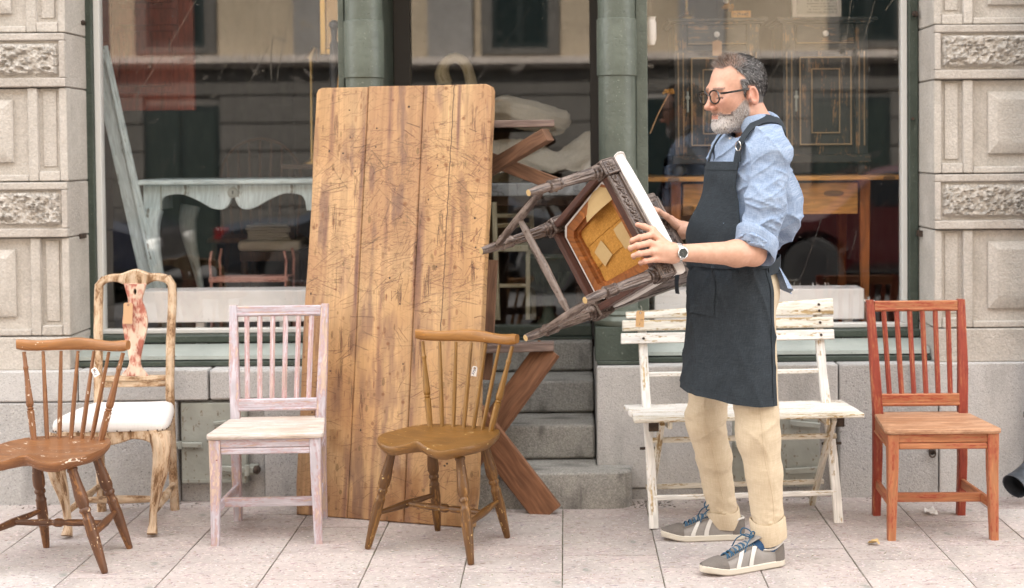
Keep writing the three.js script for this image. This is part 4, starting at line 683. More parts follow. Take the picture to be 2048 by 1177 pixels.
// ------------------------------------------------------------------ white folding bench
{
  const t = thing('folding_bench', 'white slatted folding garden bench with flaking paint behind the man', 'bench', [0.70, 0, 0.36], 5 * D2R);
  const HW = 0.372;
  for (const s of [-1, 1]) {
    const x = s * HW;
    part('back_post', worn(bentBar([[x, 0, 0.12], [x, 0.25, 0.04], [x, 0.45, -0.06], [x * 1.0, 0.62, -0.135], [x, 0.815, -0.19]], 0.022, 0.036, { up: V(1, 0, 0), n: 10, ch: 0.003 }), 0.0015, 18), M.white_wood, t);
    part('leg', worn(bar([x - s * 0.028, 0.43, 0.16], [x - s * 0.028, 0.0, -0.19], 0.034, 0.02, { up: V(1, 0, 0) }), 0.0015, 18), M.white_worn, t);
    part('seat_bearer', rbox(x - s * 0.058 - 0.009, 0.405, -0.1, x - s * 0.058 + 0.009, 0.435, 0.18, 0.003, 1, 2), M.white_worn, t);
    part('pivot', turned([x - 0.04, 0.30, 0.02], [x + 0.04, 0.30, 0.02], [[0, 0.006], [1, 0.006]], 8), M.iron, t);
  }
  for (const [y, z, m] of [[0.115, 0.088, 0], [0.115, -0.105, 1], [0.345, 0.09, 1]]) part('stretcher', worn(bar([-HW, y, z], [HW, y, z], 0.017, 0.02), 0.002, 10), m ? M.white_worn : M.white_wood, t);
  part('stretcher', worn(bar([-HW, 0.575, -0.118], [HW, 0.575, -0.118], 0.016, 0.018), 0.0015, 14), M.white_wood, t);
  for (let k = 0; k < 5; k++) { const z0 = -0.12 + k * 0.065; part('seat_slat', worn(rbox(-0.458 + 0.006 * (k % 2), 0.436, z0, 0.456, 0.453, z0 + 0.057, 0.005, 2, 0), 0.0015, 16), k === 4 ? M.white_worn : M.white_wood, t); }
  // back slats follow the lean of the posts, the top one waisted at its left end
  const bs = (y, h, x0, x1, m) => { const z = -0.135 - (y - 0.62) * 0.28 + 0.02; const g = rbox(x0, -h / 2, -0.008, x1, h / 2, 0.008, 0.004, 2, 0); g.rotateX(-0.27); g.translate(0, y, z); return part('back_slat', worn(g, 0.0025, 9), m, t); };
  bs(0.722, 0.042, -0.465, 0.43, M.white_wood); bs(0.772, 0.044, -0.458, 0.43, M.white_worn);
  const top = bs(0.833, 0.062, -0.44, 0.435, M.white_worn); { const p = top.geometry.attributes.position; for (let i = 0; i < p.count; i++) { const x = p.getX(i), up = p.getY(i) > 0.833; p.setY(i, p.getY(i) + (up ? -0.03 : -0.004) * sstep(-x, -0.1, 0.44) - (up ? 0.008 * Math.sin(x * 9) : 0)); } top.geometry.computeVertexNormals(); top.geometry = toCreasedNormals(top.geometry, 0.6); }
  for (const [x, y] of [[HW, 0.722], [HW, 0.772], [HW, 0.82], [HW, 0.845], [-HW, 0.722]]) part('bolt_head', turned([x, y, -0.135 - (y - 0.62) * 0.28 + 0.028], [x, y - 0.001, -0.135 - (y - 0.62) * 0.28 + 0.033], [[0, 0.006], [1, 0.005]], 8), M.iron, t);
  for (const s of [-1, 1]) part('hinge_plate', rbox(s * HW - 0.02, 0.39, 0.13, s * HW + 0.02, 0.435, 0.142, 0.002), M.iron, t);
}

// ------------------------------------------------------------------ trestle table stood on end
{
  const S = [720, 1440], cv = document.createElement('canvas'); cv.width = S[0]; cv.height = S[1]; const c = cv.getContext('2d'), r = rng(4242);
  const id = c.createImageData(S[0], S[1]), d = id.data, seams = [0.305, 0.622];
  const tone = [[0.745, 0.60, 0.435], [0.755, 0.61, 0.44], [0.765, 0.62, 0.45]];
  for (let y = 0; y < S[1]; y++) for (let x = 0; x < S[0]; x++) {
    const u = x / S[0], v = y / S[1], k = (y * S[0] + x) * 4, pl = seams.filter((s) => u > s).length;
    const wob = (fbm3(u * 3, v * 2.2, pl * 5, 2) - 0.5) * 0.16, g = fbm3((u + wob) * 42, v * 3.0, pl * 7 + 3, 3), fine = noise3((u + wob * 0.4) * 210, v * 16, pl), bl = fbm3(u * 5, v * 7, 9, 4);
    let q = tone[pl].slice(); q = mix3(mul3(q, 0.90), mul3(q, 1.04), clamp(g * 1.5 - 0.25, 0, 1)); q = mul3(q, 0.94 + 0.11 * fine);
    if (bl > 0.46) q = mix3(q, [0.60, 0.43, 0.30], Math.min(0.5, (bl - 0.46) * 2.0)); const sm = fbm3(u * 14 + 3, v * 7, 19, 4); if (sm > 0.6) q = mix3(q, [0.43, 0.32, 0.28], Math.min(0.6, (sm - 0.6) * 4.5));
    for (const [sx, w] of [[0.635, 0.035], [0.29, 0.02], [0.82, 0.015], [0.44, 0.02], [0.1, 0.02]]) { const dx = Math.abs(u - sx + 0.012 * (noise3(v * 7, sx * 50, 2) - 0.5)), nn = fbm3(u * 24, v * 9, 40 + sx * 9, 3); if (dx < w) q = mix3(q, [0.40, 0.27, 0.24], clamp((1 - dx / w) * (nn * 1.9 - 0.55), 0, 0.75)); }
    const wet = fbm3(u * 9, v * 11, 77, 4); if (v > 0.8) q = mix3(q, [0.42, 0.26, 0.13], clamp((wet - 0.62 + (v - 0.8) * 1.1) * 2.2, 0, 0.6));
    const or = fbm3(u * 2.5 + 9, v * 3, 31, 3); q = mix3(q, [0.70, 0.51, 0.31], clamp((or - 0.42) * 1.5, 0, 0.4));
    d[k] = clamp(q[0], 0, 1) * 255; d[k + 1] = clamp(q[1], 0, 1) * 255; d[k + 2] = clamp(q[2], 0, 1) * 255; d[k + 3] = 255;
  }
  c.putImageData(id, 0, 0);
  c.scale(S[0] / 1024, S[1] / 2048); S[0] = 1024; S[1] = 2048;   // marks are laid out on a 1024 x 2048 sheet
  // knots, nail holes, cracks
  for (let i = 0; i < 34; i++) { const x = r() * S[0], y = r() * S[1], a = 5 + r() * 9; for (let k = 3; k > 0; k--) { c.fillStyle = `rgba(${120 - k * 8},${66 - k * 5},${38 - k * 4},0.28)`; c.beginPath(); c.ellipse(x, y, a * k / 3, a * k / 3 * 0.85, 0, 0, 6.3); c.fill(); } }
  for (let i = 0; i < 26; i++) { c.fillStyle = 'rgba(28,16,10,0.9)'; c.beginPath(); c.ellipse(r() * S[0], r() * S[1], 3 + r() * 3, 3 + r() * 3, 0, 0, 6.3); c.fill(); }
  // knife marks: short dark curved cuts in loose clusters
  const cut = (x, y, l, a, w, al) => { c.strokeStyle = `rgba(${44 + r() * 36 | 0},${26 + r() * 20 | 0},${18 + r() * 14 | 0},${Math.min(0.9, al * 1.35)})`; c.lineWidth = w; c.beginPath(); c.moveTo(x, y); const b = (r() - 0.5) * 0.22; c.quadraticCurveTo(x + Math.cos(a + b) * l * 0.5, y + Math.sin(a + b) * l * 0.5, x + Math.cos(a) * l, y + Math.sin(a) * l); c.stroke(); };
  for (let q = 0; q < 620; q++) { const top = r() < 0.55, cx = r() * S[0], cy = top ? (0.1 + 0.38 * r()) * S[1] : r() * S[1], n = 2 + r() * 7, base = (r() < 0.6 ? -0.12 : r() < 0.5 ? -0.75 : 0.5) + (r() - 0.5) * 0.7, al = 0.12 + r() * r() * 0.6; for (let k = 0; k < n; k++) cut(cx + (r() - 0.5) * 190, cy + (r() - 0.5) * 90, 14 + r() * r() * 190, base + (r() - 0.5) * 0.55 + (r() < 0.08 ? 1.5 : 0), 0.7 + r() * r() * 2.2, al * (0.5 + r())); }
  for (let q = 0; q < 22; q++) { const cx = r() * S[0], cy = r() * S[1]; for (let k = 0; k < 26; k++) cut(cx + (r() - 0.5) * 26, cy + (r() - 0.5) * 90, 20 + r() * 70, 1.5 + (r() - 0.5) * 0.16, 0.8 + r() * 1.2, 0.2 + r() * 0.3); }
  for (let q = 0; q < 1700; q++) cut(r() * S[0], r() * S[1], 8 + r() * 60, (r() - 0.5) * 1.6, 0.6 + r() * 0.8, 0.1 + r() * 0.3);
  { c.strokeStyle = 'rgba(26,15,10,0.95)'; c.lineWidth = 3.2; c.beginPath(); c.moveTo(0.795 * 1024, 0); for (let k = 1; k <= 46; k++) { const v = k / 46 * 0.62; c.lineTo((0.795 - 0.012 * v + 0.006 * (r() - 0.5)) * 1024 - 18 * v, v * 2048); } c.stroke(); }
  for (let q = 0; q < 420; q++) { c.fillStyle = `rgba(${70 + r() * 30 | 0},${42 + r() * 20 | 0},28,${0.1 + r() * 0.3})`; c.beginPath(); c.ellipse(r() * S[0], r() * S[1], 2 + r() * 7, 4 + r() * 16, 0, 0, 6.3); c.fill(); }
  const map = ctex(cv); map.flipY = true;
  const board = std({ map, bumpMap: map, bumpScale: 0.0015, roughness: 0.6 }); 
  const t = thing('trestle_table', 'old scarred plank table stood on end against the column, crossed legs behind', 'table');
  const bl = V([-1.134, 0, 0.244]), br = V([-0.376, 0, 0.491]), X = br.clone().sub(bl), Wd = X.length(); X.normalize();
  const tl = V([-1.054, 1.769, 0.005]), up = tl.clone().sub(bl); const Lg = up.length(); up.normalize(); const Nz = new THREE.Vector3().crossVectors(X, up).normalize(), U = new THREE.Vector3().crossVectors(Nz, X).normalize();
  const fr = new THREE.Matrix4().makeBasis(X, U, Nz).setPosition(bl.clone().addScaledVector(Nz, -0.05).add(V(0, 0.004, 0)));
  const edges = [0, ...seams, 1], TH = 0.048;
  const toptop = part('tabletop', (() => { const g = rbox(0.12, 0.12, -0.022, Wd - 0.12, 0.2, -0.001, 0.003); const h = rbox(0.12, Lg - 0.25, -0.022, Wd - 0.12, Lg - 0.17, -0.001, 0.003); return merge([g, h]).applyMatrix4(fr); })(), M.trestle, t);
  for (let k = 0; k < 3; k++) {
    const a = edges[k] * Wd + (k ? 0.0012 : 0), b = edges[k + 1] * Wd - (k < 2 ? 0.0012 : 0), sh = new THREE.Shape(), rc = 0.024, w0 = k === 0, w1 = k === 2;
    const jig = (x, q) => x + (q ? 0 : 0);
    const N = 14, L0 = [], L1 = []; for (let i = 0; i <= N; i++) { const y = Lg * i / N; L0.push([a + (w0 ? (noise3(y * 6, 1, 1) - 0.5) * 0.008 : 0), y]); L1.push([b + (w1 ? (noise3(y * 6, 5, 1) - 0.5) * 0.008 : 0), y]); }
    const pts = []; 
    if (w0) { pts.push([a + 0.012, 0], ...[...L0].slice(1, -1).map((p) => p)); pts[0] = [a + 0.012, 0]; pts.push([a, Lg - rc], [a + rc * 0.3, Lg - rc * 0.3], [a + rc, Lg]); } else pts.push([a, 0], [a, Lg + (noise3(k, 3, 2) - 0.5) * 0.004]);
    if (w1) pts.push([b - rc, Lg], [b - rc * 0.3, Lg - rc * 0.3], [b, Lg - rc], ...[...L1].slice(1, -1).reverse(), [b - 0.006, 0]); else pts.push([b, Lg + (noise3(k, 7, 2) - 0.5) * 0.004], [b, 0]);
    const g = slab(pts.reverse().map(([x, y]) => [x, y]), TH, 0.0035, [], 4);
    const p = g.attributes.position, n = g.attributes.normal, uv = g.attributes.uv;
    for (let i = 0; i < p.count; i++) { const x = p.getX(i), y = p.getY(i), z = p.getZ(i), fx = Math.abs(n.getX(i)) > 0.7; uv.setXY(i, clamp((x + (fx ? (TH - z) * 0.9 * (x > Wd / 2 ? -1 : 1) : 0)) / Wd, 0.003, 0.997), clamp(y / Lg, 0.003, 0.997)); }
    part('plank', g.applyMatrix4(fr), board, toptop);
  }
  // crossed legs and cleats, reaching back behind the board
  const leg = (p, q, w, h, m, o = {}) => part('crossed_leg', worn(bar(p, q, w, h, o), 0.002, 14), m, t);
  part('cleat', worn(bar([-0.521, 1.609, 0.12], [-0.044, 1.611, 0.12], 0.07, 0.03), 0.002, 12), M.trestle_grey, t);
  leg([-0.069, 1.563, 0.17], [-0.493, 1.322, -0.02], 0.075, 0.055, M.trestle, { w1: 0.06 });
  leg([-0.424, 1.504, 0.02], [-0.023, 1.347, 0.02], 0.06, 0.06, M.trestle);
  part('cleat', worn(bar([-0.495, 0.654, 0.05], [-0.053, 0.667, 0.05], 0.06, 0.036), 0.002, 12), M.trestle_grey, t);
  leg([-0.074, 0.655, 0.04], [-0.437, 0.159, 0.04], 0.03, 0.115, M.trestle_b, { up: V(0.6, 0.5, 0.1) });
  leg([-0.413, 0.424, 0.2], [-0.078, -0.003, 0.262], 0.032, 0.125, M.trestle_b, { up: V(0.62, 0.5, 0.1) });
  leg([-0.314, 1.03, -0.02], [-0.344, 0.521, 0.03], 0.05, 0.028, M.trestle, { up: V(0, 0, 1) });
}
// ------------------------------------------------------------------ tags and litter
{
  const scr = (w, h, bg, ink, f) => { const cv = document.createElement('canvas'); cv.width = w; cv.height = h; const c = cv.getContext('2d'); c.fillStyle = bg; c.fillRect(0, 0, w, h); c.strokeStyle = c.fillStyle = ink; f(c); return std({ map: ctex(cv), roughness: 0.8 }); };
  const white = scr(64, 96, '#efe9e4', '#46506a', (c) => { c.font = 'bold 34px sans-serif'; c.save(); c.translate(22, 84); c.rotate(-1.2); c.fillText('375:-', 0, 8); c.restore(); });
  const kraftP = scr(64, 128, '#c9a27c', '#6b4a30', (c) => { });
  const kraftB = scr(64, 96, '#cfa574', '#3a2a1c', (c) => { c.font = '20px sans-serif'; c.fillText('11', 34, 62); c.font = '18px sans-serif'; c.fillText('2', 26, 84); });
  function tag(label, pos, w, h, rot, mat, hole = true) {
    const t = thing('price_tag', label, 'tag', pos);
    const sh = [[-w / 2, -h], [w / 2, -h], [w / 2, -0.006], [w / 2 - 0.005, 0], [-w / 2 + 0.005, 0], [-w / 2, -0.006]], hp = []; for (let k = 0; k < 8; k++) hp.push([Math.cos(k / 8 * 6.283) * 0.0028, -0.009 + Math.sin(k / 8 * 6.283) * 0.0028]);
    const g = slab(sh, 0.0012, 0, [hp]); const p = g.attributes.position, uv = g.attributes.uv; for (let i = 0; i < p.count; i++) uv.setXY(i, p.getX(i) / w + 0.5, p.getY(i) / h + 1);
    g.rotateX(rot[0]); g.rotateY(rot[1]); g.rotateZ(rot[2]); part('card', g, mat, t);
    const e = []; for (let k = 0; k < 10; k++) e.push([Math.cos(k / 10 * 6.283) * 0.0036, -0.009 + Math.sin(k / 10 * 6.283) * 0.0036, 0.001]); const eg = tube(e, 0.0009, 14, 5, true); eg.rotateX(rot[0]); eg.rotateY(rot[1]); eg.rotateZ(rot[2]); part('eyelet', eg, M.iron, t);
    part('string', tube([[0, -0.008, 0.001], [0.006, 0.008, -0.006], [0.001, 0.02, -0.014]], 0.0007, 8, 5), M.linen, t);
    return t;
  }
  tag('kraft paper price tag hanging on the carved chair splat', [-1.826, 0.878, 0.165], 0.038, 0.088, [-0.05, 0.05, -0.03], kraftP);
  tag('small white price tag on a spindle of the mustard chair', [-0.361, 0.65, 0.5], 0.022, 0.04, [-0.15, -0.2, -0.12], white);
  tag('small white price tag on a spindle of the brown chair', [-1.786, 0.692, 0.75], 0.024, 0.034, [-0.1, 0, 0.55], white);
  tag('kraft price tag tied to the white bench slats', [0.302, 0.844, 0.33], 0.034, 0.066, [-0.2, 0.05, -0.08], kraftB);
  const bit = (name, label, at, w, d, seed, mat) => { const g = new THREE.PlaneGeometry(w, d, 6, 5); g.rotateX(-Math.PI / 2); const p = g.attributes.position; for (let i = 0; i < p.count; i++) { const e = noise3(i * 1.7, seed, 3); p.setXYZ(i, p.getX(i) + (e - 0.5) * 0.006, 0.004 + 0.02 * noise3(p.getX(i) * 50, p.getZ(i) * 50, seed), p.getZ(i) + (noise3(i, seed, 8) - 0.5) * 0.008); } g.computeVertexNormals(); g.translate(...at); return solo(name, g.toNonIndexed(), mat, label, 'litter'); };
  bit('paper_scrap', 'crumpled white paper scrap on the paving under the red chair', [1.482, 0, 0.311], 0.045, 0.07, 3, M.paper);
  bit('dry_leaf', 'small pale brown scrap lying on paving left of the red chair', [1.151, 0, 0.772], 0.04, 0.03, 7, M.patch);
}

// ------------------------------------------------------------------ signed distance modelling
const smin = (a, b, k) => { const h = Math.max(k - Math.abs(a - b), 0) / k; return Math.min(a, b) - h * h * k * 0.25; };
const smax = (a, b, k) => -smin(-a, -b, k);
function sdCap(ax, ay, az, bx, by, bz, ra, rb) {          // tapered capsule
  const dx = bx - ax, dy = by - ay, dz = bz - az, L = dx * dx + dy * dy + dz * dz;
  return (x, y, z) => { const t = clamp(((x - ax) * dx + (y - ay) * dy + (z - az) * dz) / L, 0, 1), px = x - ax - dx * t, py = y - ay - dy * t, pz = z - az - dz * t; return Math.sqrt(px * px + py * py + pz * pz) - (ra + (rb - ra) * t); };
}
const cap = (a, b, ra, rb = ra) => sdCap(a[0], a[1], a[2], b[0], b[1], b[2], ra, rb);
function ell(c, r, axes = null) {                          // ellipsoid, optionally on its own axes
  return (x, y, z) => { let p = [x - c[0], y - c[1], z - c[2]]; if (axes) p = axes.map((a) => p[0] * a[0] + p[1] * a[1] + p[2] * a[2]); const k0 = Math.hypot(p[0] / r[0], p[1] / r[1], p[2] / r[2]), k1 = Math.hypot(p[0] / (r[0] * r[0]), p[1] / (r[1] * r[1]), p[2] / (r[2] * r[2])); return k1 > 1e-9 ? k0 * (k0 - 1) / k1 : -Math.min(...r); };
}
// surface nets over a box
function surfaceNet(f, lo, hi, h) {
  const n = [0, 1, 2].map((k) => Math.ceil((hi[k] - lo[k]) / h) + 1), [nx, ny, nz] = n, S = new Float32Array(nx * ny * nz), at = (i, j, k) => (k * ny + j) * nx + i;
  const B = 4;                                             // blocks well away from the surface take one sample
  for (let k0 = 0; k0 < nz; k0 += B) for (let j0 = 0; j0 < ny; j0 += B) for (let i0 = 0; i0 < nx; i0 += B) {
    const m = f(lo[0] + (i0 + 1.5) * h, lo[1] + (j0 + 1.5) * h, lo[2] + (k0 + 1.5) * h), far = Math.abs(m) > 5 * h + 0.014;
    for (let k = k0; k < Math.min(nz, k0 + B); k++) for (let j = j0; j < Math.min(ny, j0 + B); j++) for (let i = i0; i < Math.min(nx, i0 + B); i++) S[at(i, j, k)] = far ? m : f(lo[0] + i * h, lo[1] + j * h, lo[2] + k * h);
  }
  const id = new Int32Array(nx * ny * nz).fill(-1), P = [], I = [];
  const E = [[0, 1], [0, 2], [0, 4], [1, 3], [1, 5], [2, 3], [2, 6], [3, 7], [4, 5], [4, 6], [5, 7], [6, 7]];
  for (let k = 0; k < nz - 1; k++) for (let j = 0; j < ny - 1; j++) for (let i = 0; i < nx - 1; i++) {
    const v = []; let m = 0; for (let c = 0; c < 8; c++) { const s = S[at(i + (c & 1), j + ((c >> 1) & 1), k + (c >> 2))]; v.push(s); if (s < 0) m |= 1 << c; }
    if (m === 0 || m === 255) continue;
    let x = 0, y = 0, z = 0, q = 0;
    for (const [a, b] of E) if ((v[a] < 0) !== (v[b] < 0)) { const t = v[a] / (v[a] - v[b]); x += (a & 1) + t * ((b & 1) - (a & 1)); y += ((a >> 1) & 1) + t * (((b >> 1) & 1) - ((a >> 1) & 1)); z += (a >> 2) + t * ((b >> 2) - (a >> 2)); q++; }
    id[at(i, j, k)] = P.length / 3; P.push(lo[0] + (i + x / q) * h, lo[1] + (j + y / q) * h, lo[2] + (k + z / q) * h);
  }
  const quad = (a, b, c, d, fl) => { if (a < 0 || b < 0 || c < 0 || d < 0) return; if (fl) I.push(a, c, b, a, d, c); else I.push(a, b, c, a, c, d); };
  for (let k = 1; k < nz - 1; k++) for (let j = 1; j < ny - 1; j++) for (let i = 1; i < nx - 1; i++) {
    const s = S[at(i, j, k)] < 0;
    if (s !== (S[at(i + 1, j, k)] < 0)) quad(id[at(i, j - 1, k - 1)], id[at(i, j, k - 1)], id[at(i, j, k)], id[at(i, j - 1, k)], !s);
    if (s !== (S[at(i, j + 1, k)] < 0)) quad(id[at(i - 1, j, k - 1)], id[at(i - 1, j, k)], id[at(i, j, k)], id[at(i, j, k - 1)], !s);
    if (s !== (S[at(i, j, k + 1)] < 0)) quad(id[at(i - 1, j - 1, k)], id[at(i, j - 1, k)], id[at(i, j, k)], id[at(i - 1, j, k)], !s);
  }
  const N = new Float32Array(P.length), e = h * 0.5;
  for (let i = 0; i < P.length; i += 3) { const [x, y, z] = [P[i], P[i + 1], P[i + 2]], gx = f(x + e, y, z) - f(x - e, y, z), gy = f(x, y + e, z) - f(x, y - e, z), gz = f(x, y, z + e) - f(x, y, z - e), l = Math.hypot(gx, gy, gz) || 1; N[i] = gx / l; N[i + 1] = gy / l; N[i + 2] = gz / l; }
  const g = new THREE.BufferGeometry(); g.setAttribute('position', new THREE.Float32BufferAttribute(P, 3)); g.setAttribute('normal', new THREE.BufferAttribute(N, 3)); g.setIndex(I);
  return g;
}
function vcol(g, f) { const p = g.attributes.position, n = g.attributes.normal, c = new Float32Array(p.count * 3); for (let i = 0; i < p.count; i++) { const q = f(p.getX(i), p.getY(i), p.getZ(i), n.getX(i), n.getY(i), n.getZ(i)); c[i * 3] = q[0]; c[i * 3 + 1] = q[1]; c[i * 3 + 2] = q[2]; } g.setAttribute('color', new THREE.BufferAttribute(c, 3)); return g; }
const cylUV = (g, c) => { const p = g.attributes.position, uv = new Float32Array(p.count * 2); for (let i = 0; i < p.count; i++) { uv[i * 2] = p.getX(i) * 0.85 + p.getZ(i) * 0.6; uv[i * 2 + 1] = p.getY(i) + p.getZ(i) * 0.25; } g.setAttribute('uv', new THREE.BufferAttribute(uv, 2)); return g; };

// ------------------------------------------------------------------ the man
const man = thing('person', 'grey bearded man in glasses, blue shirt and dark apron lifting a carved chair', 'person', [0, 0, 0]);
const FD = V(-0.906, 0, 0.423), SD = V(0.423, 0, 0.906);                       // his front and his left
const J = {
  head: [0.632, 1.696, 0.87], neckTop: [0.671, 1.652, 0.865], neckBase: [0.708, 1.564, 0.86],
  shN: [0.734, 1.472, 1.01], elN: [0.664, 1.128, 1.095], wrN: [0.374, 1.143, 1.226],
  shF: [0.63, 1.464, 0.7], elF: [0.671, 1.166, 0.6], wrF: [0.471, 1.18, 0.475],
  chest: [0.676, 1.362, 0.86], belly: [0.618, 1.166, 0.855], hips: [0.617, 1.015, 0.86],
  hipN: [0.657, 0.95, 0.95], kneeN: [0.689, 0.464, 1], ankN: [0.726, 0.096, 1.01],
  hipF: [0.589, 0.932, 0.77], kneeF: [0.524, 0.467, 0.72], ankF: [0.604, 0.059, 0.645],
};
// ---- head, in its own axes: F forward, U up, S to his left
const hy = 27 * D2R, hp = -3 * D2R;
const HF = V(-Math.cos(hy) * Math.cos(hp), Math.sin(hp), Math.sin(hy) * Math.cos(hp)), HS = V(Math.sin(hy), 0, Math.cos(hy)), HU = new THREE.Vector3().crossVectors(HF, HS).normalize(); if (HU.y < 0) HU.negate();
const HK = 1.1, HO = V(J.head);
const toHead = (x, y, z) => { const a = x - HO.x, b = y - HO.y, c = z - HO.z; return [(a * HF.x + b * HF.y + c * HF.z) / HK, (a * HU.x + b * HU.y + c * HU.z) / HK, (a * HS.x + b * HS.y + c * HS.z) / HK]; };
const fromHead = (f, u, s) => HO.clone().addScaledVector(HF, f * HK).addScaledVector(HU, u * HK).addScaledVector(HS, s * HK);
const beardMask = (f, u, s) => {
  const as = Math.abs(s), topLine = f < 0.074 ? lerp(-0.012, -0.054, sstep(f, 0.006, 0.066)) : -0.0515;
  let m = sstep(topLine - u, -0.010, 0.020) * sstep(f, -0.014, 0.012) * sstep(u, -0.135, -0.117);
  if (f > 0.06) m *= 1 - (1 - sstep(as, 0.017, 0.024)) * sstep(u, -0.0795, -0.0765) * (1 - sstep(u, -0.0645, -0.0605));   // the lips stay free
  if (f > 0.06 && u > -0.062) m *= 1 - sstep(as, 0.026, 0.036);
  return m;
};
const hairMask = (f, u, s) => {
  const as = Math.abs(s);
  const front = 0.078 - 0.030 * sstep(as, 0.02, 0.05) - 0.034 * (1 - sstep(u, 0.045, 0.10));       // receding front line
  let m = sstep(u, 0.018, 0.04) * sstep(front - f, -0.004, 0.012);
  m = Math.max(m, sstep(-0.022 - f, -0.004, 0.01) * sstep(u, -0.042, -0.02));                      // behind the ears and down the nape
  const fl = lerp(0.016, 0.032, sstep(u, -0.02, 0.05)); m = Math.max(m, sstep(f, -0.004, 0.012) * (1 - sstep(f, fl - 0.007, fl + 0.006)) * sstep(u, -0.018, -0.004) * sstep(as, 0.05, 0.06) * (1 - sstep(u, 0.04, 0.06))); // sideburn
  return m;
};
const headParts = {
  skull: ell([-0.010, 0.042, 0], [0.0985, 0.090, 0.076]), face: ell([0.031, -0.032, 0], [0.057, 0.086, 0.057]), brow: cap([0.083, 0.019, -0.030], [0.083, 0.019, 0.030], 0.0145),
  chin: ell([0.069, -0.096, 0], [0.018, 0.017, 0.021]), noseA: cap([0.092, 0.012, 0], [0.1135, -0.033, 0], 0.0078, 0.0098), noseT: ell([0.1165, -0.0375, 0], [0.0115, 0.0095, 0.0108]),
  neckA: null,
};
const pairs = (mk) => { const a = mk(-1), b = mk(1); return (x, y, z) => Math.min(a(x, y, z), b(x, y, z)); };
const hd = {
  jaw: pairs((s) => cap([0.000, -0.058, s * 0.050], [0.060, -0.099, s * 0.020], 0.020, 0.018)), cheek: pairs((s) => ell([0.060, -0.022, s * 0.036], [0.026, 0.024, 0.024])), socket: pairs((s) => ell([0.103, -0.001, s * 0.033], [0.019, 0.014, 0.019])),
  eye: pairs((s) => ell([0.0795, -0.003, s * 0.031], [0.0135, 0.0125, 0.0135])), wing: pairs((s) => ell([0.101, -0.040, s * 0.0125], [0.0115, 0.0085, 0.0075])), lipU: cap([0.0855, -0.0665, -0.014], [0.0855, -0.0665, 0.014], 0.0062), lipL: cap([0.083, -0.0755, -0.013], [0.083, -0.0755, 0.013], 0.0068),
  mouth: cap([0.0922, -0.0708, -0.02], [0.0922, -0.0708, 0.02], 0.0024), nostril: pairs((s) => ell([0.1055, -0.0465, s * 0.0075], [0.005, 0.0035, 0.0035])), temple: pairs((s) => ell([0.055, 0.03, s * 0.092], [0.035, 0.03, 0.02])),
};
const earAx = (s) => [[0.985, -0.17, 0], [0.17, 0.985, 0], [0, 0, 1]];
const ears = pairs((s) => { const o = ell([-0.014, -0.006, s * 0.082], [0.0185, 0.033, 0.0085], earAx(s)), i = ell([-0.009, -0.003, s * 0.0895], [0.0118, 0.0215, 0.0105], earAx(s)), tr = ell([0.002, -0.010, s * 0.081], [0.005, 0.008, 0.006]), rt = ell([-0.006, -0.006, s * 0.074], [0.010, 0.022, 0.010]); return (x, y, z) => smin(smin(smax(o(x, y, z), -i(x, y, z), 0.004), rt(x, y, z), 0.006), tr(x, y, z), 0.004); });
function headD(f, u, s, smoothOnly = false) {
  let d = smin(headParts.skull(f, u, s), headParts.face(f, u, s), 0.045);
  d = smin(d, hd.jaw(f, u, s), 0.03); d = smin(d, headParts.chin(f, u, s), 0.025); d = smin(d, hd.cheek(f, u, s), 0.03); d = smin(d, headParts.brow(f, u, s), 0.02);
  d = smax(d, -hd.socket(f, u, s), 0.014); d = smin(d, hd.eye(f, u, s), 0.003);
  d = smin(d, headParts.noseA(f, u, s), 0.014); d = smin(d, headParts.noseT(f, u, s), 0.008); d = smin(d, hd.wing(f, u, s), 0.006); d = smax(d, -hd.nostril(f, u, s), 0.003);
  d = smin(d, hd.lipU(f, u, s), 0.008); d = smin(d, hd.lipL(f, u, s), 0.008); d = smax(d, -hd.mouth(f, u, s), 0.003);
  d = smin(d, ears(f, u, s), 0.005);
  const bm = beardMask(f, u, s), hm = hairMask(f, u, s);
  if (d < 0.03 && (bm > 0 || hm > 0)) {
    const nz = noise3(f * 330, u * 170, s * 330) * 0.6 + noise3(f * 130, u * 90, s * 130) * 0.4;
    if (bm > 0) d -= bm * (0.0018 + 0.0032 * sstep(-u, 0.075, 0.11)) * (0.6 + 0.8 * nz);
    if (hm > 0) { const thick = lerp(0.005, 0.002, sstep(f, -0.02, 0.06) * sstep(u, 0.06, 0.11)); const nz2 = noise3(f * 120, u * 240, s * 260) * 0.55 + noise3(f * 60, u * 110, s * 120) * 0.45; const eg = sstep(ears(f, u, s), 0.006, 0.016); d -= eg * hm * thick * (0.85 + 0.25 * nz2); }
  }
  return d;
}
const neck = cap(J.neckTop, J.neckBase, 0.060, 0.066), neck2 = cap(fromHead(0.005, -0.075, 0).toArray(), J.neckBase, 0.044, 0.06);
const headField = (x, y, z) => { const [f, u, s] = toHead(x, y, z); return smin(headD(f, u, s) * HK, smin(neck(x, y, z), neck2(x, y, z), 0.03), 0.022); };
const SK = { base: [0.59, 0.325, 0.23], red: [0.58, 0.25, 0.175], pale: [0.65, 0.385, 0.28], lip: [0.50, 0.20, 0.16] };
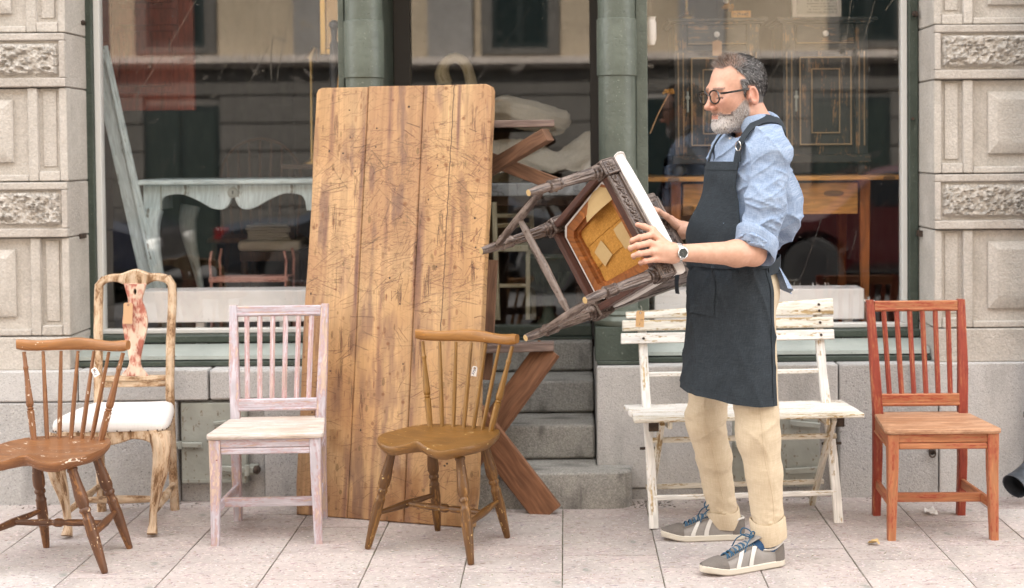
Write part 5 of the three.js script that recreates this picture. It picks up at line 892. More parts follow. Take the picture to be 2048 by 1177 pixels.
function headColor(x, y, z) {
  const [f, u, s] = toHead(x, y, z), as = Math.abs(s), n = noise3(x * 160, y * 160, z * 160), n2 = noise3(x * 420, y * 300, z * 420);
  let c = mix3(SK.base, SK.pale, sstep(u, 0.03, 0.08) * 0.6);
  c = mix3(c, SK.red, clamp(Math.exp(-(((f - 0.112) / 0.02) ** 2 + ((u + 0.037) / 0.016) ** 2)) * 0.7 + Math.exp(-(((u + 0.025) / 0.022) ** 2 + ((as - 0.05) / 0.02) ** 2)) * 0.35 + (ears(f, u, s) < 0.003 ? 0.6 : 0), 0, 0.8));
  c = mul3(c, 0.93 + 0.14 * n);
  if (f > 0.062 && as < 0.021 && u < -0.0595 && u > -0.082) c = mix3(c, SK.lip, 0.5);
  if (f > 0.06 && as > 0.016 && as < 0.047 && Math.abs(u + 0.004) < 0.0125) { const lid = Math.abs(u + 0.0075 + 5 * (as - 0.031) ** 2); if (lid < 0.0022) c = [0.05, 0.03, 0.025]; else if (u + 0.0075 < 0 && u > -0.0125) c = mix3(c, [0.42, 0.22, 0.17], 0.5); }   // lash line of the lowered lids
  if (f > 0.06 && as > 0.012 && as < 0.05 && Math.abs(u - 0.0205 - 0.06 * (0.03 - Math.abs(as - 0.03))) < 0.0045) c = mix3(c, [0.13, 0.09, 0.075], 0.5 + 0.4 * n2);   // brows
  const bm = beardMask(f, u, s), hm = hairMask(f, u, s);
  const grey = [0.40, 0.375, 0.36], white = [0.60, 0.575, 0.56], dark = [0.10, 0.085, 0.08];
  if (bm > 0.2) { let b = mix3(mul3(grey, 0.72), white, sstep(f, 0.02, 0.085) * 0.45 + sstep(-u, 0.075, 0.105) * 0.6); b = mix3(b, dark, (u > -0.067 && f > 0.052 ? 1 : sstep(n2, 0.55, 0.75)) * (u > -0.067 && f > 0.052 ? 0.85 : 0.4 * (1 - sstep(-u, 0.085, 0.11)))); c = mix3(c, b, sstep(bm, 0.2, 0.8) * 0.9); }
  if (hm > 0.2 && ears(f, u, s) > 0.004) { const top = sstep(f, -0.03, 0.05) * sstep(u, 0.075, 0.115); let b = mix3([0.075, 0.07, 0.07], [0.30, 0.205, 0.16], top * 0.9); b = mix3(b, [0.34, 0.325, 0.315], 0.5 * sstep(n2, 0.6, 0.8) * (0.35 + 0.5 * sstep(f, -0.02, 0.03) * (1 - top))); c = mix3(c, b, sstep(hm, 0.2, 0.7) * (1 - 0.35 * top)); }
  return c;
}
const skinMat = phys({ vertexColors: true, roughness: 0.5, sheen: 0.1, bumpMap: tex(128, 128, (u, v) => 0.5 * pnoise(u * 60, v * 60, 60, 60, 3) + 0.5 * pfbm(u, v, 20, 20, 3, 8), { srgb: false, size: [0.05, 0.05] }), bumpScale: 0.00025 });
// ---- hands: palm from wrist to knuckles, five finger chains
function handField(W, arm, armR, K, P, D, T, th, wristR) {
  const pal = K.map((k, i) => cap(V(W).lerp(V(K[1]).lerp(V(K[2]), 0.5), 0.18).addScaledVector(V(k).sub(V(K[1])), 0.45).toArray(), k, 0.0155, [0.0128, 0.0132, 0.0125, 0.0112][i]));
  const fin = K.map((k, i) => { const r = [0.0104, 0.0106, 0.0100, 0.0088][i], c = [cap(k, P[i], r * 1.12, r), cap(P[i], D[i], r * 1.0, r * 0.9), cap(D[i], T[i], r * 0.9, r * 0.78)], kn = ell(P[i], [r * 1.1, r * 1.1, r * 1.1]); return (x, y, z) => smin(smin(smin(c[0](x, y, z), c[1](x, y, z), 0.003), c[2](x, y, z), 0.003), kn(x, y, z), 0.003); });
  const t = [cap(th[0], th[1], 0.0165, 0.0125), cap(th[1], th[2], 0.0122, 0.0108), cap(th[2], th[3], 0.0108, 0.0085)];
  const web = cap(th[1], K[0], 0.008, 0.009), wr = cap(arm, W, armR, wristR), wp = cap(W, V(K[1]).lerp(V(K[2]), 0.5).lerp(V(W), 0.45).toArray(), wristR * 0.92, 0.022), ten = P.map((p, i) => cap(V(W).lerp(V(K[i]), 0.35).toArray(), V(K[i]).toArray(), 0.004, 0.006));
  return (x, y, z) => {
    let d = 1e9; for (const p of pal) d = smin(d, p(x, y, z), 0.014);
    d = smin(d, wp(x, y, z), 0.02); d = smin(d, wr(x, y, z), 0.02);
    d = smin(d, web(x, y, z), 0.012); for (const q of t) d = smin(d, q(x, y, z), 0.006);
    for (const q of fin) d = smin(d, q(x, y, z), 0.0035);
    return d;
  };
}
const nearH = { K: [[0.299, 1.206, 1.227], [0.288, 1.179, 1.256], [0.293, 1.15, 1.269], [0.306, 1.124, 1.267]], P: [[0.253, 1.198, 1.26], [0.243, 1.172, 1.283], [0.249, 1.145, 1.291], [0.269, 1.119, 1.285]], D: [[0.229, 1.189, 1.257], [0.221, 1.164, 1.279], [0.231, 1.138, 1.283], [0.255, 1.114, 1.275]], T: [[0.226, 1.181, 1.234], [0.224, 1.157, 1.251], [0.233, 1.131, 1.259], [0.257, 1.108, 1.252]], th: [[0.337, 1.177, 1.215], [0.302, 1.22, 1.199], [0.272, 1.232, 1.198], [0.249, 1.239, 1.2]] };
const farH = { K: [[0.419, 1.222, 0.43], [0.415, 1.195, 0.422], [0.417, 1.169, 0.422], [0.424, 1.148, 0.43]], P: [[0.378, 1.217, 0.412], [0.372, 1.191, 0.41], [0.376, 1.167, 0.412], [0.391, 1.146, 0.42]], D: [[0.357, 1.212, 0.428], [0.351, 1.186, 0.428], [0.357, 1.162, 0.43], [0.374, 1.145, 0.436]], T: [[0.358, 1.207, 0.452], [0.354, 1.182, 0.452], [0.357, 1.16, 0.452], [0.375, 1.142, 0.455]], th: [[0.438, 1.197, 0.487], [0.398, 1.235, 0.507], [0.366, 1.256, 0.513], [0.341, 1.269, 0.506]] };
const foreN = V(J.elN).lerp(V(J.wrN), 0.22).toArray(), foreF = V(J.elF).lerp(V(J.wrF), 0.4).toArray();
const handN = handField(J.wrN, foreN, 0.044, nearH.K, nearH.P, nearH.D, nearH.T, nearH.th, 0.0275), handF = handField(J.wrF, foreF, 0.042, farH.K, farH.P, farH.D, farH.T, farH.th, 0.027);
const armN = (() => { const a = cap(J.shN, J.elN, 0.05, 0.042), b = cap(J.elN, foreN, 0.041, 0.047), c = ell(J.elN, [0.04, 0.04, 0.04]); return (x, y, z) => smin(smin(a(x, y, z), b(x, y, z), 0.02), c(x, y, z), 0.01); })();
const armF = (() => { const a = cap(J.shF, J.elF, 0.05, 0.042), b = cap(J.elF, foreF, 0.041, 0.044); return (x, y, z) => smin(a(x, y, z), b(x, y, z), 0.02); })();
const armColor = (x, y, z) => { const n = noise3(x * 90, y * 90, z * 90), n2 = noise3(x * 260, y * 260, z * 260); let c = mix3([0.58, 0.315, 0.215], [0.65, 0.38, 0.27], n); let k = 0; for (const h of [nearH, farH]) for (const q of [...h.K, ...h.P, ...h.T, h.th[3]]) { const d = Math.hypot(x - q[0], y - q[1], z - q[2]); if (d < 0.02) k = Math.max(k, 1 - d / 0.02); } c = mix3(c, [0.62, 0.27, 0.20], k * 0.55); return mul3(c, 0.94 + 0.12 * n2); };
{
  const bb = (pts, m) => [[0, 1, 2].map((k) => Math.min(...pts.map((p) => p[k])) - m), [0, 1, 2].map((k) => Math.max(...pts.map((p) => p[k])) + m)];
  const geos = [];
  const hl = [HO.x - 0.18, HO.y - 0.24, HO.z - 0.125], hh = [HO.x + 0.18, HO.y + 0.185, HO.z + 0.125];
  geos.push(vcol(surfaceNet(headField, hl, hh, 0.003), headColor));
  const all = (h) => [...h.K, ...h.P, ...h.D, ...h.T, ...h.th];
  const nl = bb([...all(nearH), J.wrN], 0.034), fl = bb([...all(farH), J.wrF], 0.034);
  geos.push(vcol(surfaceNet(handN, nl[0], nl[1], 0.0026), armColor), vcol(surfaceNet(handF, fl[0], fl[1], 0.0026), armColor));
  // forearms carry on from the hands up into the sleeves; a slimmer body runs under the clothes
  const inBox = (b, x, y, z) => Math.max(b[0][0] + 0.004 - x, x - b[1][0] + 0.004, b[0][1] + 0.004 - y, y - b[1][1] + 0.004, b[0][2] + 0.004 - z, z - b[1][2] + 0.004);
  const fN = (x, y, z) => smin(handN(x, y, z), armN(x, y, z), 0.02), fF = (x, y, z) => smin(handF(x, y, z), armF(x, y, z), 0.02);
  const an = bb([J.wrN, J.elN, foreN], 0.06), af = bb([J.wrF, J.elF, foreF], 0.06);
  const cutN = (x, y, z) => Math.max(fN(x, y, z), -inBox(nl, x, y, z)), cutF = (x, y, z) => Math.max(fF(x, y, z), -inBox(fl, x, y, z));
  geos.push(vcol(surfaceNet(cutN, an[0], an[1], 0.005), armColor), vcol(surfaceNet(cutF, af[0], af[1], 0.006), armColor));
  const A3 = [FD.toArray(), [0, 1, 0], SD.toArray()], core = [ell(J.chest, [0.10, 0.2, 0.15], A3), ell(J.belly, [0.1, 0.16, 0.13], A3), ell(J.hips, [0.1, 0.14, 0.13], A3), cap(J.shN, J.elN, 0.04, 0.036), cap(J.shF, J.elF, 0.04, 0.036), cap(J.shN, J.shF, 0.045), cap(J.neckBase, J.chest, 0.05, 0.06), cap(J.hipN, J.kneeN, 0.07, 0.048), cap(J.kneeN, J.ankN, 0.046, 0.034), cap(J.hipF, J.kneeF, 0.07, 0.048), cap(J.kneeF, J.ankF, 0.046, 0.034)];
  const coreD = (x, y, z) => { let d = 1e9; for (const c of core) d = smin(d, c(x, y, z), 0.04); return d; };
  const cb = bb([J.neckBase, J.shN, J.shF, J.elN, J.elF, J.ankN, J.ankF, J.kneeF], 0.09);
  geos.push(vcol(surfaceNet(coreD, cb[0], cb[1], 0.014), armColor));
  const g = mergeGeometries(geos.map((q) => boxUV(q)));
  part('body', g, skinMat, man);
}
// ---- hair and beard strands standing off the skin
{
  const hairM = std({ vertexColors: true, roughness: 0.55 });
  function strands(count, seed, mask, dirOf, lenOf, colOf, boxes, w = 0.00075) {
    const r = rng(seed), P = [], C = [];
    let tries = 0, made = 0;
    while (made < count && tries++ < count * 40) {
      const th = r() * 6.2832, cz = r() * 2 - 1, q = Math.sqrt(1 - cz * cz), d0 = V(q * Math.cos(th), cz, q * Math.sin(th)), o = boxes;
      let t = 0.17, hit = false; for (let k = 0; k < 40; k++) { const d = headD(o[0] + d0.x * t, o[1] + d0.y * t, d0.z * t); if (d < 0.0006) { hit = true; break; } t -= Math.max(d * 0.8, 0.0006); if (t < 0.02) break; }
      if (!hit) continue;
      const f = o[0] + d0.x * t, u = o[1] + d0.y * t, s = d0.z * t, m = mask(f, u, s);
      if (r() > m || ears(f, u, s) < 0.003) continue;
      const e = 0.002, n = V(headD(f + e, u, s) - headD(f - e, u, s), headD(f, u + e, s) - headD(f, u - e, s), headD(f, u, s + e) - headD(f, u, s - e)).normalize();
      const dir = dirOf(f, u, s, n, r).normalize(), L = lenOf(f, u, s, r), c = colOf(f, u, s, r);
      const p0 = V(f, u, s).addScaledVector(n, -0.0015), p1 = p0.clone().addScaledVector(dir, L * 0.55).addScaledVector(n, L * 0.11), p2 = p0.clone().addScaledVector(dir, L).addScaledVector(n, L * (0.08 + 0.12 * (r() - 0.4)));
      const side = new THREE.Vector3().crossVectors(dir, n).normalize(), wk = w * (0.7 + 0.6 * r());
      const ring = (p, ww) => [p.clone().addScaledVector(side, ww), p.clone().addScaledVector(side, -ww * 0.6).addScaledVector(n, ww * 0.8), p.clone().addScaledVector(side, -ww * 0.6).addScaledVector(n, -ww * 0.8)].map((v) => fromHead(v.x, v.y, v.z));
      const a = ring(p0, wk), b = ring(p1, wk * 0.9), tip = fromHead(p2.x, p2.y, p2.z);
      const tri = (x, y, z) => { for (const v of [x, y, z]) { P.push(v.x, v.y, v.z); C.push(c[0], c[1], c[2]); } };
      for (let k = 0; k < 3; k++) { const k2 = (k + 1) % 3; tri(a[k], a[k2], b[k2]); tri(a[k], b[k2], b[k]); tri(b[k], b[k2], tip); }
      made++;
    }
    const g = new THREE.BufferGeometry(); g.setAttribute('position', new THREE.Float32BufferAttribute(P, 3)); g.setAttribute('color', new THREE.Float32BufferAttribute(C, 3)); g.computeVertexNormals(); return g;
  }
  const hairDir = (f, u, s, n, r) => { const top = sstep(u, 0.06, 0.1), fr = sstep(f, -0.01, 0.05); const d = V(lerp(-0.55, 0.25, fr * top), lerp(-0.85, 0.25, top), s * 4 * top).add(V((r() - 0.5) * 0.35, (r() - 0.5) * 0.3, (r() - 0.5) * 0.4)); return d.addScaledVector(n, -d.dot(n) * 0.85).addScaledVector(n, fr * top * 0.5); };
  part('hair', strands(6500, 11, hairMask, hairDir, (f, u, s, r) => lerp(0.011, 0.018, r()) * (f > 0.03 && u > 0.08 ? 1.25 : 0.8), (f, u, s, r) => { const top = sstep(f, -0.03, 0.05) * sstep(u, 0.075, 0.115), k = r(), gy = 0.16 + 0.34 * sstep(f, -0.01, 0.03) * (1 - top); return k < gy ? mul3([0.40, 0.385, 0.375], 0.6 + 0.5 * r()) : top > 0.4 ? mul3([0.19, 0.135, 0.105], 0.7 + 0.7 * r()) : mul3([0.045, 0.042, 0.042], 0.6 + 0.9 * r()); }, [0, 0.04]), hairM, man);
  const beardDir = (f, u, s, n, r) => { const d = V(0.22 + (r() - 0.5) * 0.5, -0.9 + (r() - 0.5) * 0.3, s * 2 + (r() - 0.5) * 0.5); return d.addScaledVector(n, -d.dot(n) * 0.75); };
  part('beard', strands(5200, 12, beardMask, beardDir, (f, u, s, r) => lerp(0.004, 0.0075, r()), (f, u, s, r) => { const w = sstep(f, 0.02, 0.085) * 0.4 + sstep(-u, 0.07, 0.105) * 0.5, mo = u > -0.067 && f > 0.052; const k = r(); return k < (mo || (u < -0.079 && u > -0.092 && Math.abs(s) < 0.012 && f > 0.06) ? 0.92 : 0.42 * (1 - 0.8 * w)) ? mul3([0.11, 0.085, 0.075], 0.6 + 0.8 * r()) : mul3([0.62, 0.595, 0.575], 0.55 + 0.6 * r()); }, [0.03, -0.06]), hairM, man);
}
// ---- spectacles
{
  const gm = phys({ map: tex(64, 64, (u, v) => mix3([0.03, 0.025, 0.022], [0.24, 0.13, 0.06], sstep(pfbm(u, v, 6, 6, 3, 4), 0.55, 0.75) * 0.6), { size: [0.03, 0.03] }), roughness: 0.2, clearcoat: 0.6 });
  const sp = new THREE.Group(); sp.name = 'spectacles'; man.add(sp);
  for (const s of [-1, 1]) {
    const loop = []; for (let k = 0; k < 20; k++) { const a = k / 20 * 6.2832, c = Math.cos(a), q = Math.sin(a), rx = 0.0268, ry = q > 0 ? 0.019 : 0.0235; loop.push(fromHead(0.1115 - 0.16 * Math.pow(Math.abs(s * 0.034 + c * rx), 1.6) - (q < 0 ? 0.003 : 0), -0.002 + Math.sign(q) * Math.pow(Math.abs(q), 0.85) * ry, s * 0.034 + Math.sign(c) * Math.pow(Math.abs(c), 0.85) * rx).toArray()); }
    part('rim', tube(loop, 0.0031, 40, 6, true), gm, sp);
    const fan = [], cc = loop.reduce((m, p) => m.add(V(p)), V(0, 0, 0)).divideScalar(20); for (let k = 0; k < 20; k++) fan.push(...cc.toArray(), ...loop[k], ...loop[(k + 1) % 20]); const lg = new THREE.BufferGeometry(); lg.setAttribute('position', new THREE.Float32BufferAttribute(fan, 3)); lg.computeVertexNormals(); part('lens', lg, M.lens, sp);
    part('temple', bentBar([fromHead(0.1005, 0.0065, s * 0.0585).toArray(), fromHead(0.091, 0.0075, s * 0.0735).toArray(), fromHead(0.05, 0.0115, s * 0.0775).toArray(), fromHead(0.0, 0.016, s * 0.0785).toArray(), fromHead(-0.02, 0.008, s * 0.0785).toArray(), fromHead(-0.032, -0.01, s * 0.078).toArray()], 0.0042, 0.0075, { up: HU, n: 20, ch: 0.0008 }), gm, sp);
  }
  part('bridge', tube([fromHead(0.1125, 0.001, -0.011).toArray(), fromHead(0.1165, 0.005, 0).toArray(), fromHead(0.1125, 0.001, 0.011).toArray()], 0.0021, 8, 6), gm, sp);
}
// ---- shirt: torso and two rolled sleeves
const A3 = [FD.toArray(), [0, 1, 0], SD.toArray()];
const off = (p, f, y, s) => V(p).addScaledVector(FD, f).add(V(0, y, 0)).addScaledVector(SD, s).toArray();
const torsoD = (() => {
  const e = [ell(off(J.chest, 0.005, 0.0, 0), [0.13, 0.21, 0.18], A3), ell(off(J.belly, 0.012, 0, 0), [0.136, 0.16, 0.166], A3), cap(J.shN, J.shF, 0.072, 0.072), ell(off(J.chest, -0.10, -0.075, 0.02), [0.078, 0.15, 0.145], A3), ell(off(J.hips, 0.0, 0.0, 0), [0.135, 0.14, 0.168], A3)], tr = cap(off(J.neckBase, -0.015, -0.01, 0), V(J.shN).lerp(V(J.neckBase), 0.35).toArray(), 0.065, 0.06), tr2 = cap(off(J.neckBase, -0.015, -0.01, 0), V(J.shF).lerp(V(J.neckBase), 0.35).toArray(), 0.065, 0.06);
  return (x, y, z) => { let d = 1e9; for (const q of e) d = smin(d, q(x, y, z), 0.06); d = smin(d, tr(x, y, z), 0.05); return smin(d, tr2(x, y, z), 0.05); };
})();
const midN = V(J.shN).lerp(V(J.elN), 0.5).add(V(0.012, 0, 0.01)).toArray(), endN = V(J.shN).lerp(V(J.elN), 0.93).toArray();
const sleeveN = (() => { const a = cap(J.shN, midN, 0.068, 0.067), b = cap(midN, endN, 0.067, 0.064); return (x, y, z) => smin(a(x, y, z), b(x, y, z), 0.03); })();
const sleeveF = (() => { const a = cap(J.shF, J.elF, 0.08, 0.072); return a; })();
const armDir = V(J.elN).sub(V(J.shN)), armLen = armDir.length(); armDir.normalize();
const ridged = (x, y, z) => { const q = noise3(x, y, z) * 2 - 1; return 1 - Math.abs(q); };
const shirtBase = (x, y, z) => smin(smin(torsoD(x, y, z), sleeveN(x, y, z), lerp(0.02, 0.05, sstep(y, 1.42, 1.5))), sleeveF(x, y, z), 0.04);
function shirtField(x, y, z) {
  const t0 = torsoD(x, y, z), t1 = sleeveN(x, y, z), t2 = sleeveF(x, y, z);
  let d = smin(smin(t0, t1, lerp(0.012, 0.05, sstep(y, 1.42, 1.5))), t2, 0.04);
  if (Math.abs(d) > 0.035) return d;
  const w = (x - J.shN[0]) * armDir.x + (y - J.shN[1]) * armDir.y + (z - J.shN[2]) * armDir.z, k = clamp(w / armLen, 0, 1.1), onArm = 1 - sstep(t1 - t0, -0.02, 0.03);
  // folds: creases round the sleeve that bunch towards the elbow, long drags over the back, blousing above the waist
  const cr = ridged(x * 9 + 3, y * 26 + z * 8, z * 10) * 0.6 + ridged(x * 17 + 1, y * 38 + x * 14, z * 16) * 0.4;
  const c2 = ridged(x * 7 + y * 5 + 2, y * 17 - x * 11, z * 8 + 4); d -= onArm * (0.007 + 0.014 * sstep(k, 0.35, 0.9)) * (Math.pow(cr, 3) + 0.8 * Math.pow(c2, 5) - 0.5);
  const lg = ridged((x * 0.8 + y * 0.6) * 13, (y * 0.8 - x * 0.6) * 5 + 9, z * 9), lg2 = ridged((x * 0.5 - y * 0.8) * 15 + 4, (y + x) * 6, z * 11);
  d -= (1 - onArm) * 0.015 * (Math.pow(lg, 4) * 0.8 + Math.pow(lg2, 4) * 0.8 - 0.45);
  d -= (1 - onArm) * 0.014 * sstep(1.32 - y, 0, 0.18) * (ridged(x * 12, y * 22 + x * 9, z * 12) - 0.5);
  return d;
}
{
  const cN = [endN[0], endN[1], endN[2]], nck = cap(J.neckTop, off(J.neckBase, 0.03, -0.01, 0), 0.066, 0.068);
  const bottom = 1.035;
  const f = (x, y, z) => {
    let d = shirtField(x, y, z);
    d = Math.max(d, bottom - y + 0.006 * Math.sin(x * 60));
    const w = (x - cN[0]) * armDir.x + (y - cN[1]) * armDir.y + (z - cN[2]) * armDir.z;
    if (sleeveN(x, y, z) < torsoD(x, y, z) && w > 0) d = Math.max(d, w - 0.01 + 0.25 * (x - cN[0]) * 0);
    d = smax(d, -nck(x, y, z), 0.006);
    return d;
  };
  const lo = [0.33, 1.02, 0.52], hi = [0.98, 1.64, 1.24];
  part('shirt', cylUV(surfaceNet(f, lo, hi, 0.0062)), M.chambray, man);
  // rolled cuff: two turns of cloth round the sleeve end
  const ax = armDir.clone(), [ex, ey] = frame(ax, V(0, 0, 1)), rings = [];
  const c0 = V(J.shN).lerp(V(J.elN), 0.78);
  const prof = [[0, 0.072], [0.004, 0.0765], [0.02, 0.077], [0.045, 0.075], [0.062, 0.0735], [0.068, 0.07], [0.06, 0.063], [0.03, 0.059]];
  for (const [h, rr] of prof) { const ring = []; for (let j = 0; j < 48; j++) { const a = j / 48 * 6.2832, wv = (noise3(Math.cos(a) * 2.5 + h * 9, Math.sin(a) * 2.5, 3) - 0.5) * 0.012; const tilt = -0.028 * Math.cos(a - 2.4); ring.push(c0.clone().addScaledVector(ax, h + tilt + 0.01).addScaledVector(ex, Math.cos(a) * (rr + wv)).addScaledVector(ey, Math.sin(a) * (rr + wv))); } rings.push(ring); }
  part('cuff', loft(rings, { caps: false, crease: 1.2 }), M.chambray, man);
  // collar: stand and two pointed leaves
  const nb = V(J.neckBase).lerp(V(J.neckTop), 0.22).addScaledVector(FD, 0.008), up = V(J.neckTop).sub(V(J.neckBase)).normalize(), [cx, cy] = [SD.clone(), new THREE.Vector3().crossVectors(up, SD).normalize()];
  const cr = [[-0.02, 0.074], [0.0, 0.071], [0.044, 0.070], [0.049, 0.072], [0.043, 0.077], [0.005, 0.083], [-0.012, 0.087], [-0.012, 0.084], [0.01, 0.079]].map(([h, r]) => { const ring = []; for (let j = 0; j <= 40; j++) { const a = lerp(0.42, 6.2832 - 0.42, j / 40) , fr = Math.cos(a); const ptz = h < 0.02 && r > 0.078 ? -0.022 * Math.pow(Math.max(0, fr), 4) : 0; ring.push(nb.clone().addScaledVector(up, h * 0.9 + ptz - 0.018 * Math.max(0, fr)).addScaledVector(cy, 0).addScaledVector(FD, Math.cos(a) * r * 1.04).addScaledVector(SD, Math.sin(a) * r)); } return ring; });
  part('collar', loft(cr, { caps: false, closed: false, crease: 1.1 }), M.chambray, man);
  // loose shirt tail hanging out behind
  const tl = []; for (let i = 0; i <= 10; i++) { const v = i / 10, row = []; for (let j = 0; j <= 12; j++) { const q = j / 12 - 0.5, a = q * 1.4 + 0.3; const rr = 0.166 + 0.045 * v + 0.009 * Math.sin(q * 15 + v * 2); row.push(V(J.hips).add(V(0, 0.085 - 0.125 * v - 0.018 * v * Math.cos(q * 6), 0)).addScaledVector(FD, -Math.cos(a) * rr * (0.86 + 0.16 * v)).addScaledVector(SD, Math.sin(a) * rr * 1.05)); } tl.push(row); }
  part('shirt_tail', loft(tl, { caps: false, closed: false, crease: 1.2 }), M.chambray, man);
  for (const [px, y] of [[0.0, -0.048], [0.004, -0.095]]) { const c = nb.clone().addScaledVector(FD, 0.095 - px).add(V(0, y, 0)); part('button', turned(c.toArray(), c.clone().addScaledVector(FD, 0.006).toArray(), [[0, 0.005], [1, 0.0045]], 10), M.porcelain, man); }
}
// ---- apron: bib and skirt draped on the body, with thickness
function sheet(P, nu, nv, th = 0.0028) {                    // P(i, j) -> point; a closed two-sided cloth
  const pts = []; for (let i = 0; i <= nv; i++) { const r = []; for (let j = 0; j <= nu; j++) r.push(P(j / nu, i / nv)); pts.push(r); }
  const nrm = pts.map((r, i) => r.map((p, j) => { const a = pts[i][Math.min(j + 1, nu)].clone().sub(pts[i][Math.max(j - 1, 0)]), b = pts[Math.min(i + 1, nv)][j].clone().sub(pts[Math.max(i - 1, 0)][j]); return new THREE.Vector3().crossVectors(a, b).normalize(); }));
  const pos = [], uv = [], len = []; 
  const put = (i, j, s) => { const p = pts[i][j], n = nrm[i][j]; pos.push(p.x + n.x * th * s, p.y + n.y * th * s, p.z + n.z * th * s); uv.push(U[i][j], W[i][j]); };
  const U = pts.map((r) => { let a = 0; return r.map((p, j) => (a += j ? p.distanceTo(r[j - 1]) : 0)); }), W = pts.map((r, i) => r.map((p) => 0)); for (let j = 0; j <= nu; j++) { let a = 0; for (let i = 0; i <= nv; i++) { a += i ? pts[i][j].distanceTo(pts[i - 1][j]) : 0; W[i][j] = a; } }
  for (let i = 0; i < nv; i++) for (let j = 0; j < nu; j++) { for (const [a, b] of [[i, j], [i, j + 1], [i + 1, j + 1], [i, j], [i + 1, j + 1], [i + 1, j]]) put(a, b, 0.5); for (const [a, b] of [[i, j], [i + 1, j + 1], [i, j + 1], [i, j], [i + 1, j], [i + 1, j + 1]]) put(a, b, -0.5); }
  const rim = (a, b) => { put(...a, 0.5); put(...a, -0.5); put(...b, -0.5); put(...a, 0.5); put(...b, -0.5); put(...b, 0.5); };
  for (let j = 0; j < nu; j++) { rim([0, j + 1], [0, j]); rim([nv, j], [nv, j + 1]); } for (let i = 0; i < nv; i++) { rim([i, 0], [i + 1, 0]); rim([i + 1, nu], [i, nu]); }
  const g = new THREE.BufferGeometry(); g.setAttribute('position', new THREE.Float32BufferAttribute(pos, 3)); g.setAttribute('uv', new THREE.Float32BufferAttribute(uv, 2));
  return toCreasedNormals(g, 0.9);
}
const drape = (o, dir, reach, gap) => { let t = 0; for (let k = 0; k < 60; k++) { const p = o.clone().addScaledVector(dir, t), d = torsoD(p.x, p.y, p.z) - gap; if (d < 0.0008) break; t += d * 0.7; if (t > reach) break; } return o.clone().addScaledVector(dir, t); };
